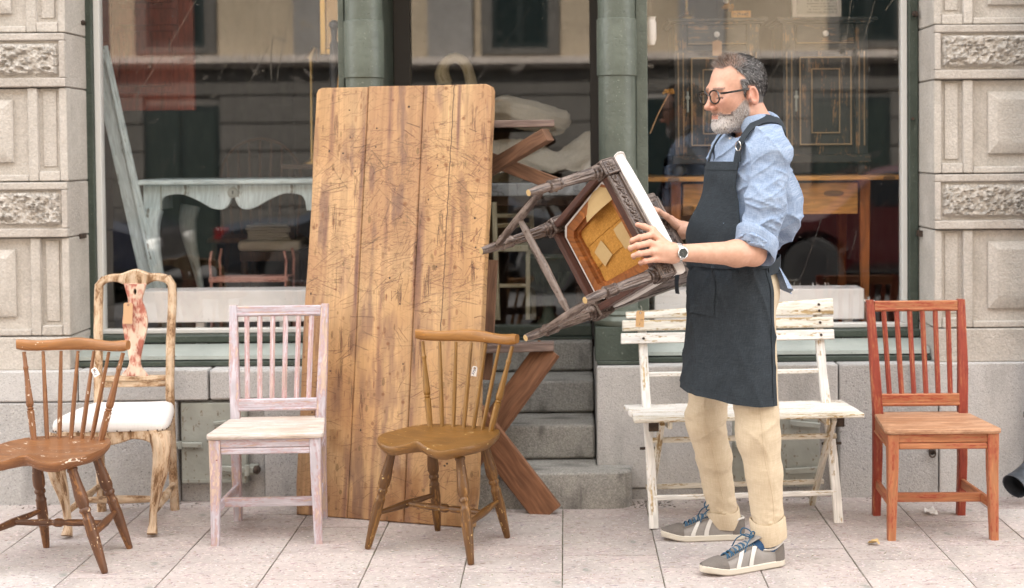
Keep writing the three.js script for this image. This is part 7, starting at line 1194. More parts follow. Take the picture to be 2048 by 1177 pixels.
  const ol = spline([[-W - 0.022, -D + 0.0], [-W - 0.012, -D - 0.026], [0, -D - 0.034], [W + 0.012, -D - 0.026], [W + 0.022, -D], [WB + 0.018, D - 0.05], [WB - 0.02, D - 0.012], [0, D - 0.01], [-WB + 0.02, D - 0.012], [-WB - 0.018, D - 0.05], [-W - 0.022, -D + 0.0]], 72).slice(0, -1);
  part('padded_seat', boxUV(loft(pr.map(([r, y]) => ol.map(([x, z]) => V(x * r, y, z * r)).reverse()), { crease: 3 }), 0), M.muslin, t);
  // stretchers in an H
  const st = [[0, 0.0085], [0.06, 0.0105], [0.12, 0.0125], [0.14, 0.0145], [0.16, 0.0115], [0.19, 0.0125], [0.5, 0.0155], [0.81, 0.0125], [0.84, 0.0115], [0.86, 0.0145], [0.88, 0.0125], [0.94, 0.0105], [1, 0.0085]];
  for (const s of [-1, 1]) part('side_stretcher', turned([s * W, -0.292, -D], [s * WB, -0.292, D], st, 12), M.carved, t);
  part('cross_stretcher', turned([-(W + WB) / 2, -0.292, 0], [(W + WB) / 2, -0.292, 0], st, 12), M.carved, t);
  // back: two stiles raked a little, crest and lower rail with carved bars between
  const zb = (y) => D + 0.045 * y / 0.527;
  for (const s of [-1, 1]) part('stile', worn(bar([s * WB, 0.03, zb(0.03)], [s * WB, 0.535, zb(0.535)], 0.036, 0.034, { up: V(0, 0, 1) }), 0.0012, 30), M.carved, t);
  const crest = part('crest_rail', [worn(rbox(-WB - 0.018, 0.488, zb(0.51) - 0.013, WB + 0.018, 0.545, zb(0.51) + 0.015, 0.006, 2, 0), 0.001, 30), rbox(-WB + 0.0, 0.536, zb(0.51) - 0.016, WB, 0.549, zb(0.51) + 0.018, 0.004, 1, 0)], M.carved, t);
  const cf = []; for (let k = 0; k < 20; k++) { const x = lerp(-WB + 0.01, WB - 0.01, k / 19), s = k % 2 ? 1 : -1; for (const z of [zb(0.51) - 0.014, zb(0.51) + 0.016]) cf.push(clean(xf(new THREE.IcosahedronGeometry(1, 1), [x, 0.514 + s * 0.008, z], [0, 0, s], [0.011, 0.005, 0.005]))); }
  part('carved_frieze', cf, M.carved, crest).userData.kind = 'stuff';
  part('lower_rail', worn(rbox(-WB + 0.018, 0.40, zb(0.42) - 0.01, WB - 0.018, 0.432, zb(0.42) + 0.01, 0.004, 2, 0), 0.001, 30), M.carved, t);
  for (let k = 0; k < 7; k++) { const x = lerp(-WB + 0.05, WB - 0.05, k / 6); part('back_spindle', turned([x, 0.43, zb(0.43)], [x, 0.49, zb(0.49)], [[0, 0.006], [0.25, 0.009], [0.5, 0.006], [0.75, 0.009], [1, 0.006]], 10), M.carved, t); }
}

// ------------------------------------------------------------------ goods on show behind the panes
{ // blue console table with scalloped apron and bowed legs
  const t = thing('console_table', 'pale blue console table with scalloped apron and bowed legs inside left window', 'table');
  const z = -0.62, x0 = -1.985, x1 = -0.93, yT = 1.375, yA = 1.227;
  part('tabletop', worn(rbox(-2.02, yT - 0.024, -1.06, x1 + 0.05, yT, -0.585, 0.007, 2, 0), 0.0008, 20), M.blue_paint, t);
  const ax = (px) => (px - 466) / 426 , pts = [[x0, yT - 0.024], [x0, yA], [x0 + 0.085, yA]];
  const cx = -1.562, hw = 0.36, h = yT - yA;
  const half = [[0.345, yA - 0.002], [0.335, yA + 0.05], [0.31, yA + 0.073], [0.24, yA + 0.078], [0.17, yA + 0.05], [0.10, yA + 0.012], [0.05, yA + 0.006], [0.02, yA + 0.028], [0.004, yA + 0.075]];
  const sp = spline(half, 40), L = sp.map(([x, y]) => [cx - x, y]), Rr = sp.slice().reverse().map(([x, y]) => [cx + x, y]);
  const sh = [[x0, yT - 0.024], [x0, yA - 0.004], ...L, ...Rr, [x1 + 0.02, yA - 0.004], [x1 + 0.02, yT - 0.024]];
  const g = slab(sh, 0.03, 0.003); g.translate(0, 0, z - 0.03); part('apron', g, M.blue_paint, t);
  part('apron_line', [rbox(x0 + 0.082, yA + 0.01, z, x0 + 0.088, yT - 0.03, z + 0.004, 0.001)], M.putty, t);
  const es = part('lock_plate', turned([cx, yA + 0.085, z], [cx, yA + 0.085, z + 0.007], [[0, 0.026], [0.6, 0.0255], [1, 0.022]], 20), M.putty, t); part('keyhole', rbox(cx - 0.003, yA + 0.078, z + 0.0065, cx + 0.003, yA + 0.094, z + 0.009, 0.001), M.dark_metal, es);
  const leg = (lx, lz, s) => { const rings = []; const pth = [[0, yA + 0.01, 0], [-s * 0.012, yA - 0.06, 0.012], [-s * 0.002, yA - 0.16, 0.016], [s * 0.025, yA - 0.3, 0.006], [s * 0.045, yA - 0.42, 0], [s * 0.05, 0.615, 0.006], [s * 0.045, 0.6, 0.012]].map(([x, y, q]) => V(lx + x, y, lz + q)); const cv = new THREE.CatmullRomCurve3(pth); for (let i = 0; i <= 18; i++) { const c = cv.getPointAt(i / 18), [x, y] = frame(cv.getTangentAt(i / 18), V(0, 0, 1)), w = lerp(0.085, 0.036, sstep(i / 18, 0.0, 0.62)); rings.push(rectRing(c, x, y, w, w * 0.8, 0.008)); } part('leg', loft(rings, { crease: 0.8 }), M.blue_paint, t); };
  leg(x0 + 0.042, z - 0.02, 1); leg(x1 - 0.02, z - 0.02, -1); leg(x0 + 0.12, -1.02, 1); leg(x1 - 0.06, -1.02, -1);
  part('side_apron', rbox(x0 + 0.004, yA, -1.03, x0 + 0.028, yT - 0.024, z - 0.03, 0.002), M.blue_paint, t);
}
{
  const t = thing('leaning_board', 'tall pale blue board leaning inside the left window beside the frame', 'board');
  part('board', worn(bar([-2.162, 1.994, -0.55], [-1.919, 0.716, -0.62], 0.024, 0.088, { up: V(1, 0, 0) }), 0.001, 8), M.blue_paint, t);
  part('moulding', [bar([-2.119, 1.935, -0.53], [-1.904, 0.718, -0.6], 0.012, 0.012, { up: V(1, 0, 0) })], M.blue_paint, t);
}
{ // red brown panelled shutter hung high
  const t = thing('panelled_shutter', 'red brown panelled shutter hanging behind the upper left window', 'shutter');
  const z = -0.95, P = (a, b, c, d, z0, z1, r = 0.004) => rbox(a, b, z0, c, d, z1, r, 1);
  const xa = -2.29, xb = -1.818, ya = 1.71, yb = ya + 0.86;
  part('leaf', P(xa, ya, xb, yb, z - 0.03, z), M.shutter, t);
  const st = 0.075; part('stile', P(xa, ya, xa + st, yb, z, z + 0.012), M.shutter, t); part('stile', P(xb - st, ya, xb, yb, z, z + 0.012), M.shutter, t);
  part('rail', P(xa + st, ya, xb - st, ya + 0.09, z, z + 0.012), M.shutter, t); part('rail', P(xa + st, ya + 0.42, xb - st, ya + 0.50, z, z + 0.012), M.shutter, t);
  part('panel', P(xa + st + 0.03, ya + 0.12, xb - st - 0.03, ya + 0.39, z, z + 0.009, 0.006), M.shutter, t); part('panel', P(xa + st + 0.03, ya + 0.53, xb - st - 0.03, yb - 0.04, z, z + 0.009, 0.006), M.shutter, t);
}
function longBox(name, label, x0, x1, yb, yt, z0, z1, legs) {
  const t = thing(name, label, 'box');
  part('body', worn(rbox(x0, yb, z0, x1, yt, z1, 0.006, 2, 0), 0.0006, 8), M.white_box, t);
  for (const x of legs) part('foot', rbox(x - 0.02, 0.6, z1 - 0.07, x + 0.02, yb, z1 - 0.02, 0.003), M.white_box, t);
  return t;
}
longBox('white_bench_box', 'long white box bench behind the glass of the left window', -1.93, -0.98, 0.734, 0.877, -0.50, -0.335, [-1.66, -1.28, -1.05]);
longBox('white_bench_box', 'long white box bench behind the glass right of the man', 0.40, 1.348, 0.722, 0.862, -0.50, -0.335, [0.5, 0.95, 1.28]);
{
  const t = thing('cushioned_stool', 'dark stool with grey white cushion under the blue console table', 'stool');
  const z = -1.15, y = 1.006, x0 = -1.636, x1 = -1.317;
  part('cushion', rbox(x0, y, z - 0.16, x1, y + 0.055, z + 0.14, 0.024, 4), M.linen, t);
  part('seat_frame', rbox(x0 + 0.01, y - 0.05, z - 0.15, x1 - 0.01, y - 0.001, z + 0.13, 0.004), M.dark_floor, t);
  for (const x of [x0 + 0.03, x1 - 0.03]) for (const q of [-0.13, 0.11]) part('leg', turned([x, y - 0.05, z + q], [x, 0.6, z + q], [[0, 0.018], [0.3, 0.022], [0.5, 0.014], [1, 0.012]], 10), M.dark_floor, t);
  for (let k = 0; k < 6; k++) { const r = rng(k + 3), yy = y + 0.056 + k * 0.0125; const s = solo('folded_cloth', worn(rbox(x0 + 0.035 + r() * 0.012, yy, z - 0.12, x1 - 0.06 - r() * 0.02, yy + 0.0115, z + 0.10 + r() * 0.015, 0.005, 2), 0.003, 20, k), M.linen, ['bottom folded linen cloth lying directly on the stool cushion', 'second folded linen cloth from the bottom of the stool pile', 'third folded linen cloth from the bottom of the stool pile', 'third folded linen cloth from the top of the stool pile', 'second folded linen cloth from the top of the stool pile', 'topmost folded linen cloth of the pile on the stool'][k], 'cloth', 'folded linen pile on the stool'); }
}
{
  const t = thing('doll_bed', 'small worn pink doll bed standing behind the long white box', 'toy bed');
  const z = -0.72, P = (px, py) => 0; const x0 = -1.705, x1 = -1.337, y = 0.88;
  part('side_board', [worn(rbox(x0, y, z, x1 + 0.01, y + 0.028, z + 0.014, 0.003, 1, 0), 0.001, 20)], M.pink_paint, t);
  part('slats', rbox(x0 + 0.01, y + 0.012, z - 0.19, x1, y + 0.02, z, 0.002, 1, 0), M.pink_paint, t);
  for (const [x, s] of [[x0 + 0.01, -1], [x1, 1]]) for (const q of [0.007, -0.19]) part('post', bentBar([[x, 0.6, z + q], [x, y + 0.03, z + q], [x + s * 0.004, y + 0.10, z + q], [x - s * 0.006, y + 0.15, z + q]], 0.012, 0.012, { n: 8 }), M.pink_paint, t);
}
{ // spindle chair deep in the room
  const t = thing('spindle_chair', 'faint brown spindle chair deep inside, seen above the blue console table', 'chair', [-1.809, 0.98, -2.3]);
  const m = M.trestle, hoop = []; for (let k = 0; k <= 20; k++) { const a = Math.PI * k / 20; hoop.push([Math.cos(a) * 0.24, 0.36 + Math.sin(a) * 0.24, -0.12]); }
  part('hoop', tube([[0.22, 0.03, -0.08], ...hoop, [-0.22, 0.03, -0.08]], 0.010, 50, 6), m, t);
  for (let k = -3; k <= 3; k++) part('spindle', turned([k * 0.055, 0.03, -0.09], [k * 0.066, 0.36 + 0.24 * Math.sqrt(1 - (k * 0.066 / 0.24) ** 2), -0.12], [[0, 0.007], [0.5, 0.008], [1, 0.006]], 8), m, t);
  part('seat', rbox(-0.24, 0, -0.16, 0.24, 0.035, 0.24, 0.012, 2), m, t);
  for (const x of [-0.2, 0.2]) for (const z of [-0.12, 0.2]) part('leg', turned([x, 0, z], [x * 1.15, -0.38, z * 1.15], [[0, 0.015], [1, 0.011]], 8), m, t);
}
{
  const t = thing('bed_post', 'dark turned bed post with ball finial left of the iron column', 'post');
  const x = -1.058, y = 2.096;
  part('post', turned([x, 0.6, -0.5], [x, y - 0.03, -0.5], [[0, 0.022], [0.5, 0.024], [0.62, 0.016], [0.7, 0.028], [0.8, 0.016], [0.86, 0.024], [0.95, 0.02], [0.965, 0.012], [1, 0.016]], 14), M.dark_metal, t); part('ball_finial', xf(new THREE.SphereGeometry(0.023, 18, 12), [x, y - 0.012, -0.5]), M.dark_metal, t);
  const m = thing('gilt_mirror', 'tall gilt framed mirror at the top between left window and column', 'mirror');
  const mx = -1.239, mx2 = -1.112, my = 1.994;
  part('frame', [rbox(mx, my, -1.22, mx + 0.03, my + 0.9, -1.19, 0.004), rbox(mx2, my, -1.22, mx2 + 0.03, my + 0.9, -1.19, 0.004), rbox(mx + 0.03, my, -1.22, mx2, my + 0.03, -1.19, 0.004)], M.brass, m); part('mirror_glass', rbox(mx + 0.03, my + 0.03, -1.215, mx2, my + 0.9, -1.205, 0), std({ color: new THREE.Color(0.35, 0.25, 0.14), roughness: 0.15, metalness: 0.9 }), m);
  const l = thing('brass_lamp', 'little brass table lamp glinting inside at the upper middle of left window', 'lamp');
  const lx = -1.261, ly = 1.94; part('stem', turned([lx, ly - 0.5, -1.05], [lx, ly + 0.02, -1.05], [[0, 0.05], [0.02, 0.05], [0.05, 0.012], [0.9, 0.008], [1, 0.012]], 14), M.brass, l); part('shade', turned([lx, ly + 0.02, -1.05], [lx + 0.02, ly + 0.08, -1.05], [[0, 0.035], [1, 0.012]], 14), M.brass, l);
  const sh = thing('lamp_shelf', 'dark shelf stand carrying the little brass lamp', 'stand'); part('top', rbox(lx - 0.14, ly - 0.525, -1.2, lx + 0.14, ly - 0.5, -0.95, 0.004), M.dark_floor, sh); for (const q of [-0.11, 0.11]) part('leg', rbox(lx + q - 0.015, 0.6, -1.1, lx + q + 0.015, ly - 0.525, -1.06, 0.003), M.dark_floor, sh);
  const f = thing('yellow_pennant', 'yellow ochre wedge of cloth hanging beside the column', 'cloth'); const fx = -1.034, fy = 1.806; part('cloth', slab([[fx - 0.016, fy - 0.1], [fx + 0.012, fy - 0.1], [fx + 0.012, fy + 0.085], [fx + 0.004, fy + 0.085]], 0.006, 0.001).translate(0, 0, -0.46), M.burlap, f);
}
// ------------------------------------------------------------------ middle pane
{
  const t = thing('swan_figure', 'pale swan neck ornament above the plank tabletop in the doorway', 'ornament');
  const c = [[-0.44, 1.427, -1.25], [-0.458, 1.683, -1.25], [-0.477, 1.85, -1.25], [-0.507, 1.945, -1.25], [-0.558, 1.976, -1.25], [-0.609, 1.946, -1.25], [-0.625, 1.89, -1.25], [-0.61, 1.844, -1.25]];
  part('neck', tube(c, (k) => lerp(0.036, 0.027, sstep(k, 0.2, 0.8)) + 0.012 * sstep(k, 0.86, 0.94), 40, 12), M.cream, t);
  const b = [-0.598, 1.851, -1.25]; part('beak', turned(b, [b[0] + 0.01, b[1] - 0.05, b[2] + 0.03], [[0, 0.02], [0.5, 0.014], [1, 0.004]], 10), M.cream, t);
  const bd = [-0.374, 1.387, -1.3]; part('body', xf(new THREE.SphereGeometry(1, 24, 16), bd, [0, 0, -0.15], [0.16, 0.10, 0.12]), M.cream, t);
}
function softHeap(name, label, c, r, seed, cat = 'pillow') {
  const g = new THREE.SphereGeometry(1, 60, 36), p = g.attributes.position; for (let i = 0; i < p.count; i++) { const x = p.getX(i), y = p.getY(i), z = p.getZ(i), q = (v, e) => Math.sign(v) * Math.pow(Math.abs(v), e), n = 1 + 0.16 * (fbm3(x * 2 + seed, y * 3, z * 2, 3) - 0.5) + 0.07 * (1 - Math.abs(noise3(x * 5 + seed, y * 9, z * 5) * 2 - 1)); p.setXYZ(i, c[0] + q(x, 0.7) * r[0] * n, c[1] + q(y, 0.85) * r[1] * n + 0.03 * Math.sin(x * 3 + seed), c[2] + q(z, 0.7) * r[2] * n); } g.computeVertexNormals();
  return solo(name, boxUV(g.toNonIndexed()), M.linen, label, cat);
}
softHeap('feather_pillow', 'plump cream pillow on top, right of the plank tabletop', [-0.184, 1.671, -1.05], [0.205, 0.075, 0.14], 3);
{
  const t = thing('draped_cloth', 'creased cream cloth spread under the plump pillow behind the crossed legs', 'cloth');
  const c = [-0.111, 1.456, -1.05], rows = []; for (let i = 0; i <= 20; i++) { const r = []; for (let j = 0; j <= 30; j++) { const u = j / 30 * 2 - 1, v = i / 20; const peak = 0.07 * Math.max(0, u - 0.3) ** 1.0 * (1 - v); r.push(V(c[0] + u * 0.27 * (1 + 0.05 * v), c[1] + 0.085 - 0.155 * v * v + peak - 0.07 * Math.exp(-(((u - 0.25) / 0.3) ** 2)) * (1 - v) + 0.02 * (fbm3(u * 5, v * 6, 2, 3) - 0.5) + 0.012 * (1 - Math.abs(noise3(u * 7 + v * 3, v * 5, 4) * 2 - 1)), c[2] + 0.16 * v - 0.03)); } rows.push(r); }
  part('cloth', sheet((q, v) => { const a = rows[Math.min(20, Math.round(v * 20))]; return a[Math.min(30, Math.round(q * 30))].clone(); }, 30, 20, 0.004), M.linen, t);
}
{
  const t = thing('marble_top_table', 'table with grey marble top behind the doorway glass', 'table');
  const x0 = -0.496, x1 = 0.104, y = 1.338, y2 = 1.275;
  part('marble_top', rbox(x0, y2, -1.3, x1, y, -0.92, 0.006, 2, 0), std({ map: tex(256, 256, (u, v) => { const n = pfbm(u, v, 6, 6, 5, 3), q = Math.abs(pfbm(u, v, 5, 5, 4, 9) - 0.5); return mul3([0.74, 0.77, 0.79], 0.72 + 0.3 * n - (q < 0.03 ? 0.15 : 0)); }, { size: [0.4, 0.4] }), roughness: 0.25 }), t);
  for (const x of [x0 + 0.04, x1 - 0.04]) for (const z of [-1.26, -0.98]) part('leg', turned([x, y2, z], [x, 0.6, z], [[0, 0.024], [0.2, 0.02], [1, 0.014]], 10), M.dark_floor, t);
  part('apron', rbox(x0 + 0.03, y2 - 0.05, -1.27, x1 - 0.03, y2 - 0.001, -0.97, 0.003), M.dark_floor, t);
}
{
  const t = thing('cream_ladder_chair', 'cream painted chair standing behind the doorway glass left of the urn', 'chair');
  const z = -0.88, B = (a, b, w = 0.024) => bar(a, b, w, w);
  part('back_post', B([-0.347, 1.247, -0.88], [-0.333, 0.673, -0.86]), M.cream, t); part('back_post', B([-0.173, 1.235, -1.15], [-0.163, 0.64, -1.13]), M.cream, t);
  part('back_rail', [B([-0.348, 1.181, -0.88], [-0.174, 1.167, -1.15], 0.02)], M.cream, t); part('back_rail', [B([-0.344, 1.132, -0.88], [-0.174, 1.121, -1.15], 0.02)], M.cream, t);
  part('seat', worn(rbox(-0.336, 1.005, -1.15, -0.179, 1.037, -0.86, 0.005), 0.001), M.cream, t);
  part('stretcher', B([-0.327, 0.838, -0.88], [-0.18, 0.837, -0.88], 0.018), M.cream, t);
  part('front_leg', B([-0.183, 1.013, -0.88], [-0.187, 0.67, -0.88], 0.022), M.cream, t);
}
{
  const t = thing('garden_urn', 'dark green fluted garden urn on a foot behind the doorway glass', 'urn', [-0.089, 0, -0.98]);
  const um = std({ map: tex(128, 128, (u, v) => mix3([0.23, 0.27, 0.22], [0.36, 0.40, 0.33], pfbm(u, v, 6, 6, 4, 2)), { size: [0.2, 0.2] }), roughness: 0.7 });
  const L = (pr) => boxUV(toCreasedNormals(new THREE.LatheGeometry(pr.map(([r, y]) => new THREE.Vector2(r, y)), 40).toNonIndexed(), 0.8));
  part('bowl', L([[0, 0.78], [0.03, 0.78], [0.05, 0.80], [0.085, 0.84], [0.105, 0.9], [0.112, 0.945], [0.128, 0.962], [0.13, 0.972], [0.12, 0.978], [0.1, 0.975], [0.09, 0.92], [0, 0.86]]), um, t);
  part('foot', L([[0, 0.6], [0.075, 0.6], [0.075, 0.625], [0.06, 0.64], [0.03, 0.68], [0.026, 0.72], [0.034, 0.75], [0.03, 0.78], [0, 0.78]]), um, t);
  const fl = []; for (let k = 0; k < 20; k++) { const a = k / 20 * 6.2832; fl.push(tube([[Math.cos(a) * 0.052, 0.80, Math.sin(a) * 0.052], [Math.cos(a) * 0.088, 0.842, Math.sin(a) * 0.088], [Math.cos(a) * 0.108, 0.9, Math.sin(a) * 0.108]], 0.008, 8, 6)); } part('gadroon', fl, um, t).userData.kind = 'stuff';
}
// ------------------------------------------------------------------ right window: pine table, two cabinets and small goods
{
  const t = thing('pine_table', 'long pine table with drawer inside the right window carrying two black cabinets', 'table');
  const yT = 1.368, yB = 1.347;
  part('tabletop', rbox(0.34, yB, -1.25, 1.60, yT, -0.52, 0.005, 2, 0), M.pine, t);
  const dx0 = 0.553, dx1 = 1.374, dy0 = 1.187, dy1 = 1.334;
  part('drawer_front', worn(rbox(dx0, dy0, -0.64, dx1, dy1, -0.60, 0.004, 2, 0), 0.0008, 12), M.pine, t);
  part('apron', rbox(dx0 - 0.02, dy0 + 0.01, -1.2, dx1 + 0.02, yB, -0.645, 0.002), M.dark_floor, t);
  for (const [x, z] of [[1.408, -0.62], [0.519, -0.62], [1.408, -1.18], [0.519, -1.18]]) part('leg', worn(loft([rectRing(V(x, 0.6, z), V(1, 0, 0), V(0, 0, -1), 0.032, 0.032), rectRing(V(x, yB, z), V(1, 0, 0), V(0, 0, -1), 0.05, 0.05)], { crease: 0.4 }), 0.001), M.old_orange, t);
}
function cabinet(label, X0, X1, topX0, topX1, knobX, z, mirrored) {
  const t = thing('black_cabinet', label, 'cabinet');
  const yb = 1.427, yc = 2.117, w = X1 - X0, W = M.black_paint, E = M.worn_edge;
  part('carcass', rbox(X0, yb + 0.04, z - 0.36, X1, yc - 0.015, z - 0.018, 0.002), W, t);
  part('cornice', [rbox(topX0, yc - 0.012, z - 0.38, topX1, yc + 0.004, z + 0.035, 0.004, 2, 0), rbox(topX0 + 0.015, yc - 0.024, z - 0.37, topX1 - 0.015, yc - 0.012, z + 0.02, 0.003, 1, 0)], W, t);
  part('stile', rbox(X0, yb + 0.04, z - 0.018, X0 + 0.06, yc - 0.024, z, 0.003), W, t); part('stile', rbox(X1 - 0.06, yb + 0.04, z - 0.018, X1, yc - 0.024, z, 0.003), W, t);
  const d0 = 1.996, d1 = 2.091;
  const dr = part('drawer', [rbox(X0 + 0.064, d0, z - 0.02, X1 - 0.064, d1, z + 0.004, 0.005, 2, 0)], W, t);
  const k = part('knob', turned([knobX, (d0 + d1) / 2, z + 0.004], [knobX, (d0 + d1) / 2, z + 0.03], [[0, 0.006], [0.35, 0.007], [0.6, 0.0145], [0.85, 0.0135], [1, 0.006]], 14), M.porcelain, dr);
  part('rail', rbox(X0 + 0.06, d0 - 0.035, z - 0.018, X1 - 0.06, d0 - 0.005, z, 0.003, 1, 0), W, t);
  const a = 1.508, b = 1.938, dx0 = X0 + 0.075, dx1 = X1 - 0.075;
  const door = part('door', [rbox(dx0, a, z - 0.022, dx1, b, z + 0.002, 0.004, 1)], W, t);
  const edge = (x0, y0, x1, y1, zz, r) => [rbox(x0, y0, zz - 0.004, x0 + r, y1, zz + 0.006, 0.0015), rbox(x1 - r, y0, zz - 0.004, x1, y1, zz + 0.006, 0.0015), rbox(x0 + r, y0, zz - 0.004, x1 - r, y0 + r, zz + 0.006, 0.0015), rbox(x0 + r, y1 - r, zz - 0.004, x1 - r, y1, zz + 0.006, 0.0015)];
  part('door_moulding', [edge(dx0 + 0.004, a + 0.004, dx1 - 0.004, b - 0.004, z + 0.002, 0.006), edge(dx0 + 0.06, a + 0.06, dx1 - 0.06, b - 0.06, z + 0.004, 0.005)], E, door);
  part('door_panel', rbox(dx0 + 0.066, a + 0.066, z - 0.002, dx1 - 0.066, b - 0.066, z + 0.007, 0.005, 2), W, door);
  part('pilaster_bead', [bar([X0 + 0.018, a, z + 0.003], [X0 + 0.018, b + 0.02, z + 0.003], 0.006, 0.006), bar([X1 - 0.018, a, z + 0.003], [X1 - 0.018, b + 0.02, z + 0.003], 0.006, 0.006), bar([X0 + 0.042, a, z + 0.003], [X0 + 0.042, b + 0.02, z + 0.003], 0.005, 0.005), bar([X1 - 0.042, a, z + 0.003], [X1 - 0.042, b + 0.02, z + 0.003], 0.005, 0.005), bar([X0 + 0.066, d0 + 0.004, z + 0.005], [X1 - 0.066, d0 + 0.004, z + 0.005], 0.004, 0.004)], E, t);
  part('escutcheon', [turned([dx0 - 0.012, (a + b) / 2 + 0.02, z + 0.003], [dx0 - 0.012, (a + b) / 2 + 0.02, z + 0.01], [[0, 0.012], [1, 0.009]], 10), rbox(dx0 - 0.017, (a + b) / 2 - 0.05, z, dx0 - 0.007, (a + b) / 2 + 0.05, z + 0.006, 0.002)], M.putty, t);
  part('plinth', [rbox(X0 - 0.012, yb, z - 0.36, X1 + 0.012, yb + 0.04, z + 0.018, 0.005, 2, 0), rbox(X0 - 0.013, yb + 0.036, z - 0.2, X1 + 0.013, yb + 0.040, z + 0.0195, 0.001)], W, t);
  for (const x of [X0 + 0.02, X1 - 0.02]) for (const q of [z - 0.03, z - 0.32]) part('bun_foot', turned([x, yb, q], [x, 1.365, q], [[0, 0.02], [0.3, 0.034], [0.7, 0.034], [1, 0.018]], 14), W, t);
  return t;
}
cabinet('black painted cabinet with white knob and a hanging tag, left on the pine table', 0.528, 0.937, 0.494, 0.972, 0.73, -0.75);
cabinet('black painted cabinet with white knob beneath a framed print, right on the pine table', 1.047, 1.454, 1.015, 1.495, 1.249, -0.75);
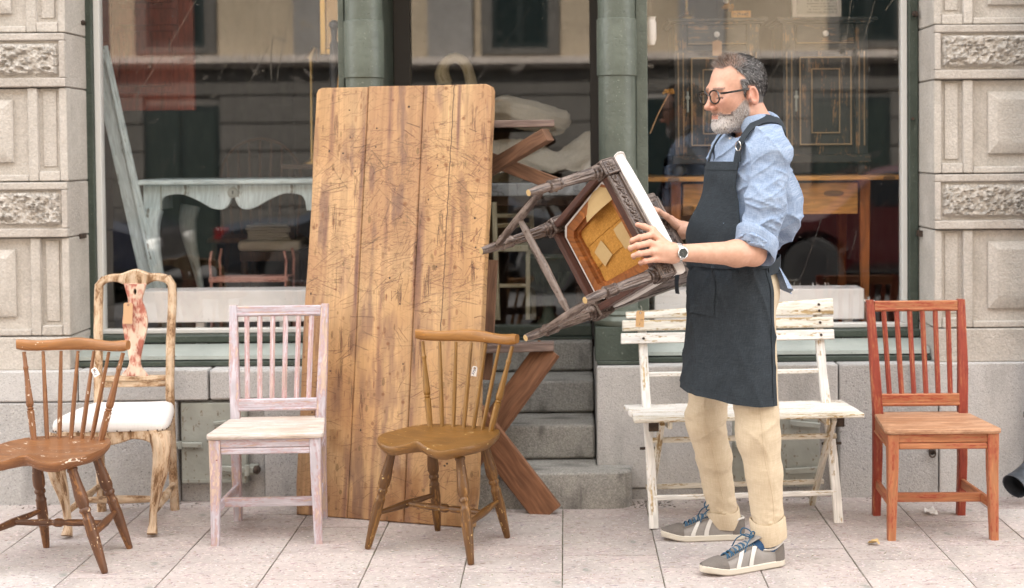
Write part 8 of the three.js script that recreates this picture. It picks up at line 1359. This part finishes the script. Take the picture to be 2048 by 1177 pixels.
{
  const T = (name, label, cat) => thing(name, label, cat);
  const yc = 2.117 + 0.004;
  const tg = T('price_tag', 'kraft tag hanging from the white knob of the left black cabinet', 'tag'); part('card', slab([[0.706, 1.94], [0.751, 1.94], [0.751, 2.006], [0.727, 2.015], [0.706, 2.006]], 0.002, 0).translate(0, 0, -0.705), M.kraft, tg); part('string', tube([[0.729, 2.045, -0.715], [0.733, 2.025, -0.705], [0.728, 2.006, -0.702]], 0.001, 8, 5), M.linen, tg);
  const fr = T('picture_frame', 'white framed print standing on the right black cabinet', 'picture'); const fx0 = 1.107, fx1 = 1.345;
  part('frame', [rbox(fx0, 0, -0.012, fx0 + 0.022, 0.42, 0.012, 0.003), rbox(fx1 - 0.022, 0, -0.012, fx1, 0.42, 0.012, 0.003), rbox(fx0 + 0.022, 0, -0.012, fx1 - 0.022, 0.022, 0.012, 0.003), rbox(fx0 + 0.022, 0.398, -0.012, fx1 - 0.022, 0.42, 0.012, 0.003)].map((g) => g.rotateX(-0.1).translate(0, yc, -0.84)), M.white_box, fr);
  part('print', rbox(fx0 + 0.022, 0.022, -0.008, fx1 - 0.022, 0.398, 0.002, 0).rotateX(-0.1).translate(0, yc, -0.84), std({ map: tex(128, 128, (u, v) => { const k = Math.sin(v * 90) > 0.55 && u > 0.12 && u < 0.88 && pnoise(u * 40, v * 14, 40, 14, 3) > 0.3; return k ? [0.55, 0.55, 0.54] : [0.82, 0.82, 0.8]; }, { size: [0.2, 0.2] }), roughness: 0.4 }), fr);
  const cs = T('brass_candlestick', 'slim brass candlestick on the left black cabinet', 'candlestick'); const cx = 0.592; part('stick', turned([cx, yc, -0.80], [cx, yc + 0.3, -0.80], [[0, 0.042], [0.02, 0.042], [0.05, 0.03], [0.09, 0.009], [0.12, 0.014], [0.16, 0.007], [1, 0.007]], 16), M.brass, cs);
  const bk = T('wooden_block', 'small printed wooden block standing on the left black cabinet', 'block'); part('block', rbox(0.799, yc, -0.76, 0.892, yc + 0.033, -0.72, 0.002), M.pine, bk); part('print', rbox(0.811, yc + 0.010, -0.7205, 0.88, yc + 0.022, -0.7192, 0), std({ map: tex(64, 16, (u, v) => (pnoise(u * 14, v * 3, 14, 3, 5) > 0.5 ? [0.25, 0.16, 0.1] : [0.72, 0.55, 0.36]), { size: [0.066, 0.012] }), roughness: 0.8 }), bk);
  const vs = T('glass_vase', 'clear glass vase holding yellow petals on the left black cabinet', 'vase'); const vx = 0.782; part('vase', turned([vx, yc, -0.80], [vx, yc + 0.2, -0.80], [[0, 0.03], [0.1, 0.042], [0.4, 0.05], [0.8, 0.045], [1, 0.05]], 20), phys({ color: 0xffffff, transmission: 1, thickness: 0, roughness: 0.02, ior: 1.5 }), vs);
  const r = rng(9); for (let k = 0; k < 12; k++) { const c = [vx + (r() - 0.5) * 0.06, yc + 0.05 + r() * 0.12, -0.80 + (r() - 0.5) * 0.05]; part('petal', xf(new THREE.SphereGeometry(1, 10, 8), c, [r() * 3, r() * 3, r() * 3], [0.024, 0.006, 0.014]), k % 3 ? M.burlap : M.muslin, vs); }
  const jr = T('white_lantern', 'white enamel lantern jar hanging in the window beside right column', 'lantern'); const jx = 0.4, j0 = 1.974, j1 = 2.101; part('body', turned([jx, j0, -0.42], [jx, j1, -0.42], [[0, 0.014], [0.12, 0.019], [0.2, 0.022], [0.8, 0.022], [0.86, 0.018], [0.94, 0.018], [1, 0.022]], 18), M.white_box, jr); part('wire', tube([[jx, j1, -0.42], [jx, j1 + 0.5, -0.42]], 0.0015, 4, 5), M.iron, jr);
  const yr = T('dried_flower', 'long dried flower stem leaning in the right window beside the column', 'flower'); part('stem', tube([[0.392, 1.57, -0.46], [0.437, 1.669, -0.5], [0.485, 1.755, -0.52]], 0.003, 12, 6), M.kraft, yr); const yp = [0.48, 1.755, -0.52]; const hd2 = []; for (let k = 0; k < 40; k++) hd2.push(clean(xf(new THREE.IcosahedronGeometry(0.006, 0), [yp[0] + (r() - 0.5) * 0.05, yp[1] + r() * 0.02, yp[2] + (r() - 0.5) * 0.05]))); part('flower_head', hd2, M.burlap, yr).userData.kind = 'stuff';
  const bx = T('small_red_box', 'small wooden box with red label between bench top and held chair', 'box'); part('box', rbox(0.4, 0.805, -0.42, 0.487, 0.832, -0.37, 0.002), M.kraft, bx); part('label', rbox(0.409, 0.811, -0.3705, 0.463, 0.824, -0.3688, 0), std({ color: new THREE.Color(0.55, 0.02, 0.07), roughness: 0.5 }), bx);
  const gr = T('white_grass_tuft', 'white bleached grass blades sprouting along top of the right white box bench', 'dried grass'); for (let k = 0; k < 16; k++) { const x = 1.01 + r() * 0.21, y = 0.85, h = 0.008 + r() * 0.022; part('blade', bar([x, y, -0.5], [x + (r() - 0.5) * 0.012, y + h, -0.5], 0.006, 0.003, { w1: 0.001, h1: 0.001, ch: 0.0005 }), M.white_box, gr); }
  const cl = T('metal_clamp', 'small steel clamp and rod beside the white box bench near red chair', 'clamp'); part('rod', turned([1.374, 0.7, -0.36], [1.374, 0.82, -0.36], [[0, 0.006], [1, 0.006]], 8), M.steel, cl); part('jaw', turned([1.351, 0.802, -0.36], [1.396, 0.801, -0.36], [[0, 0.009], [0.3, 0.012], [0.6, 0.007], [1, 0.01]], 10), M.steel, cl);
}

renderer.render(scene, camera);
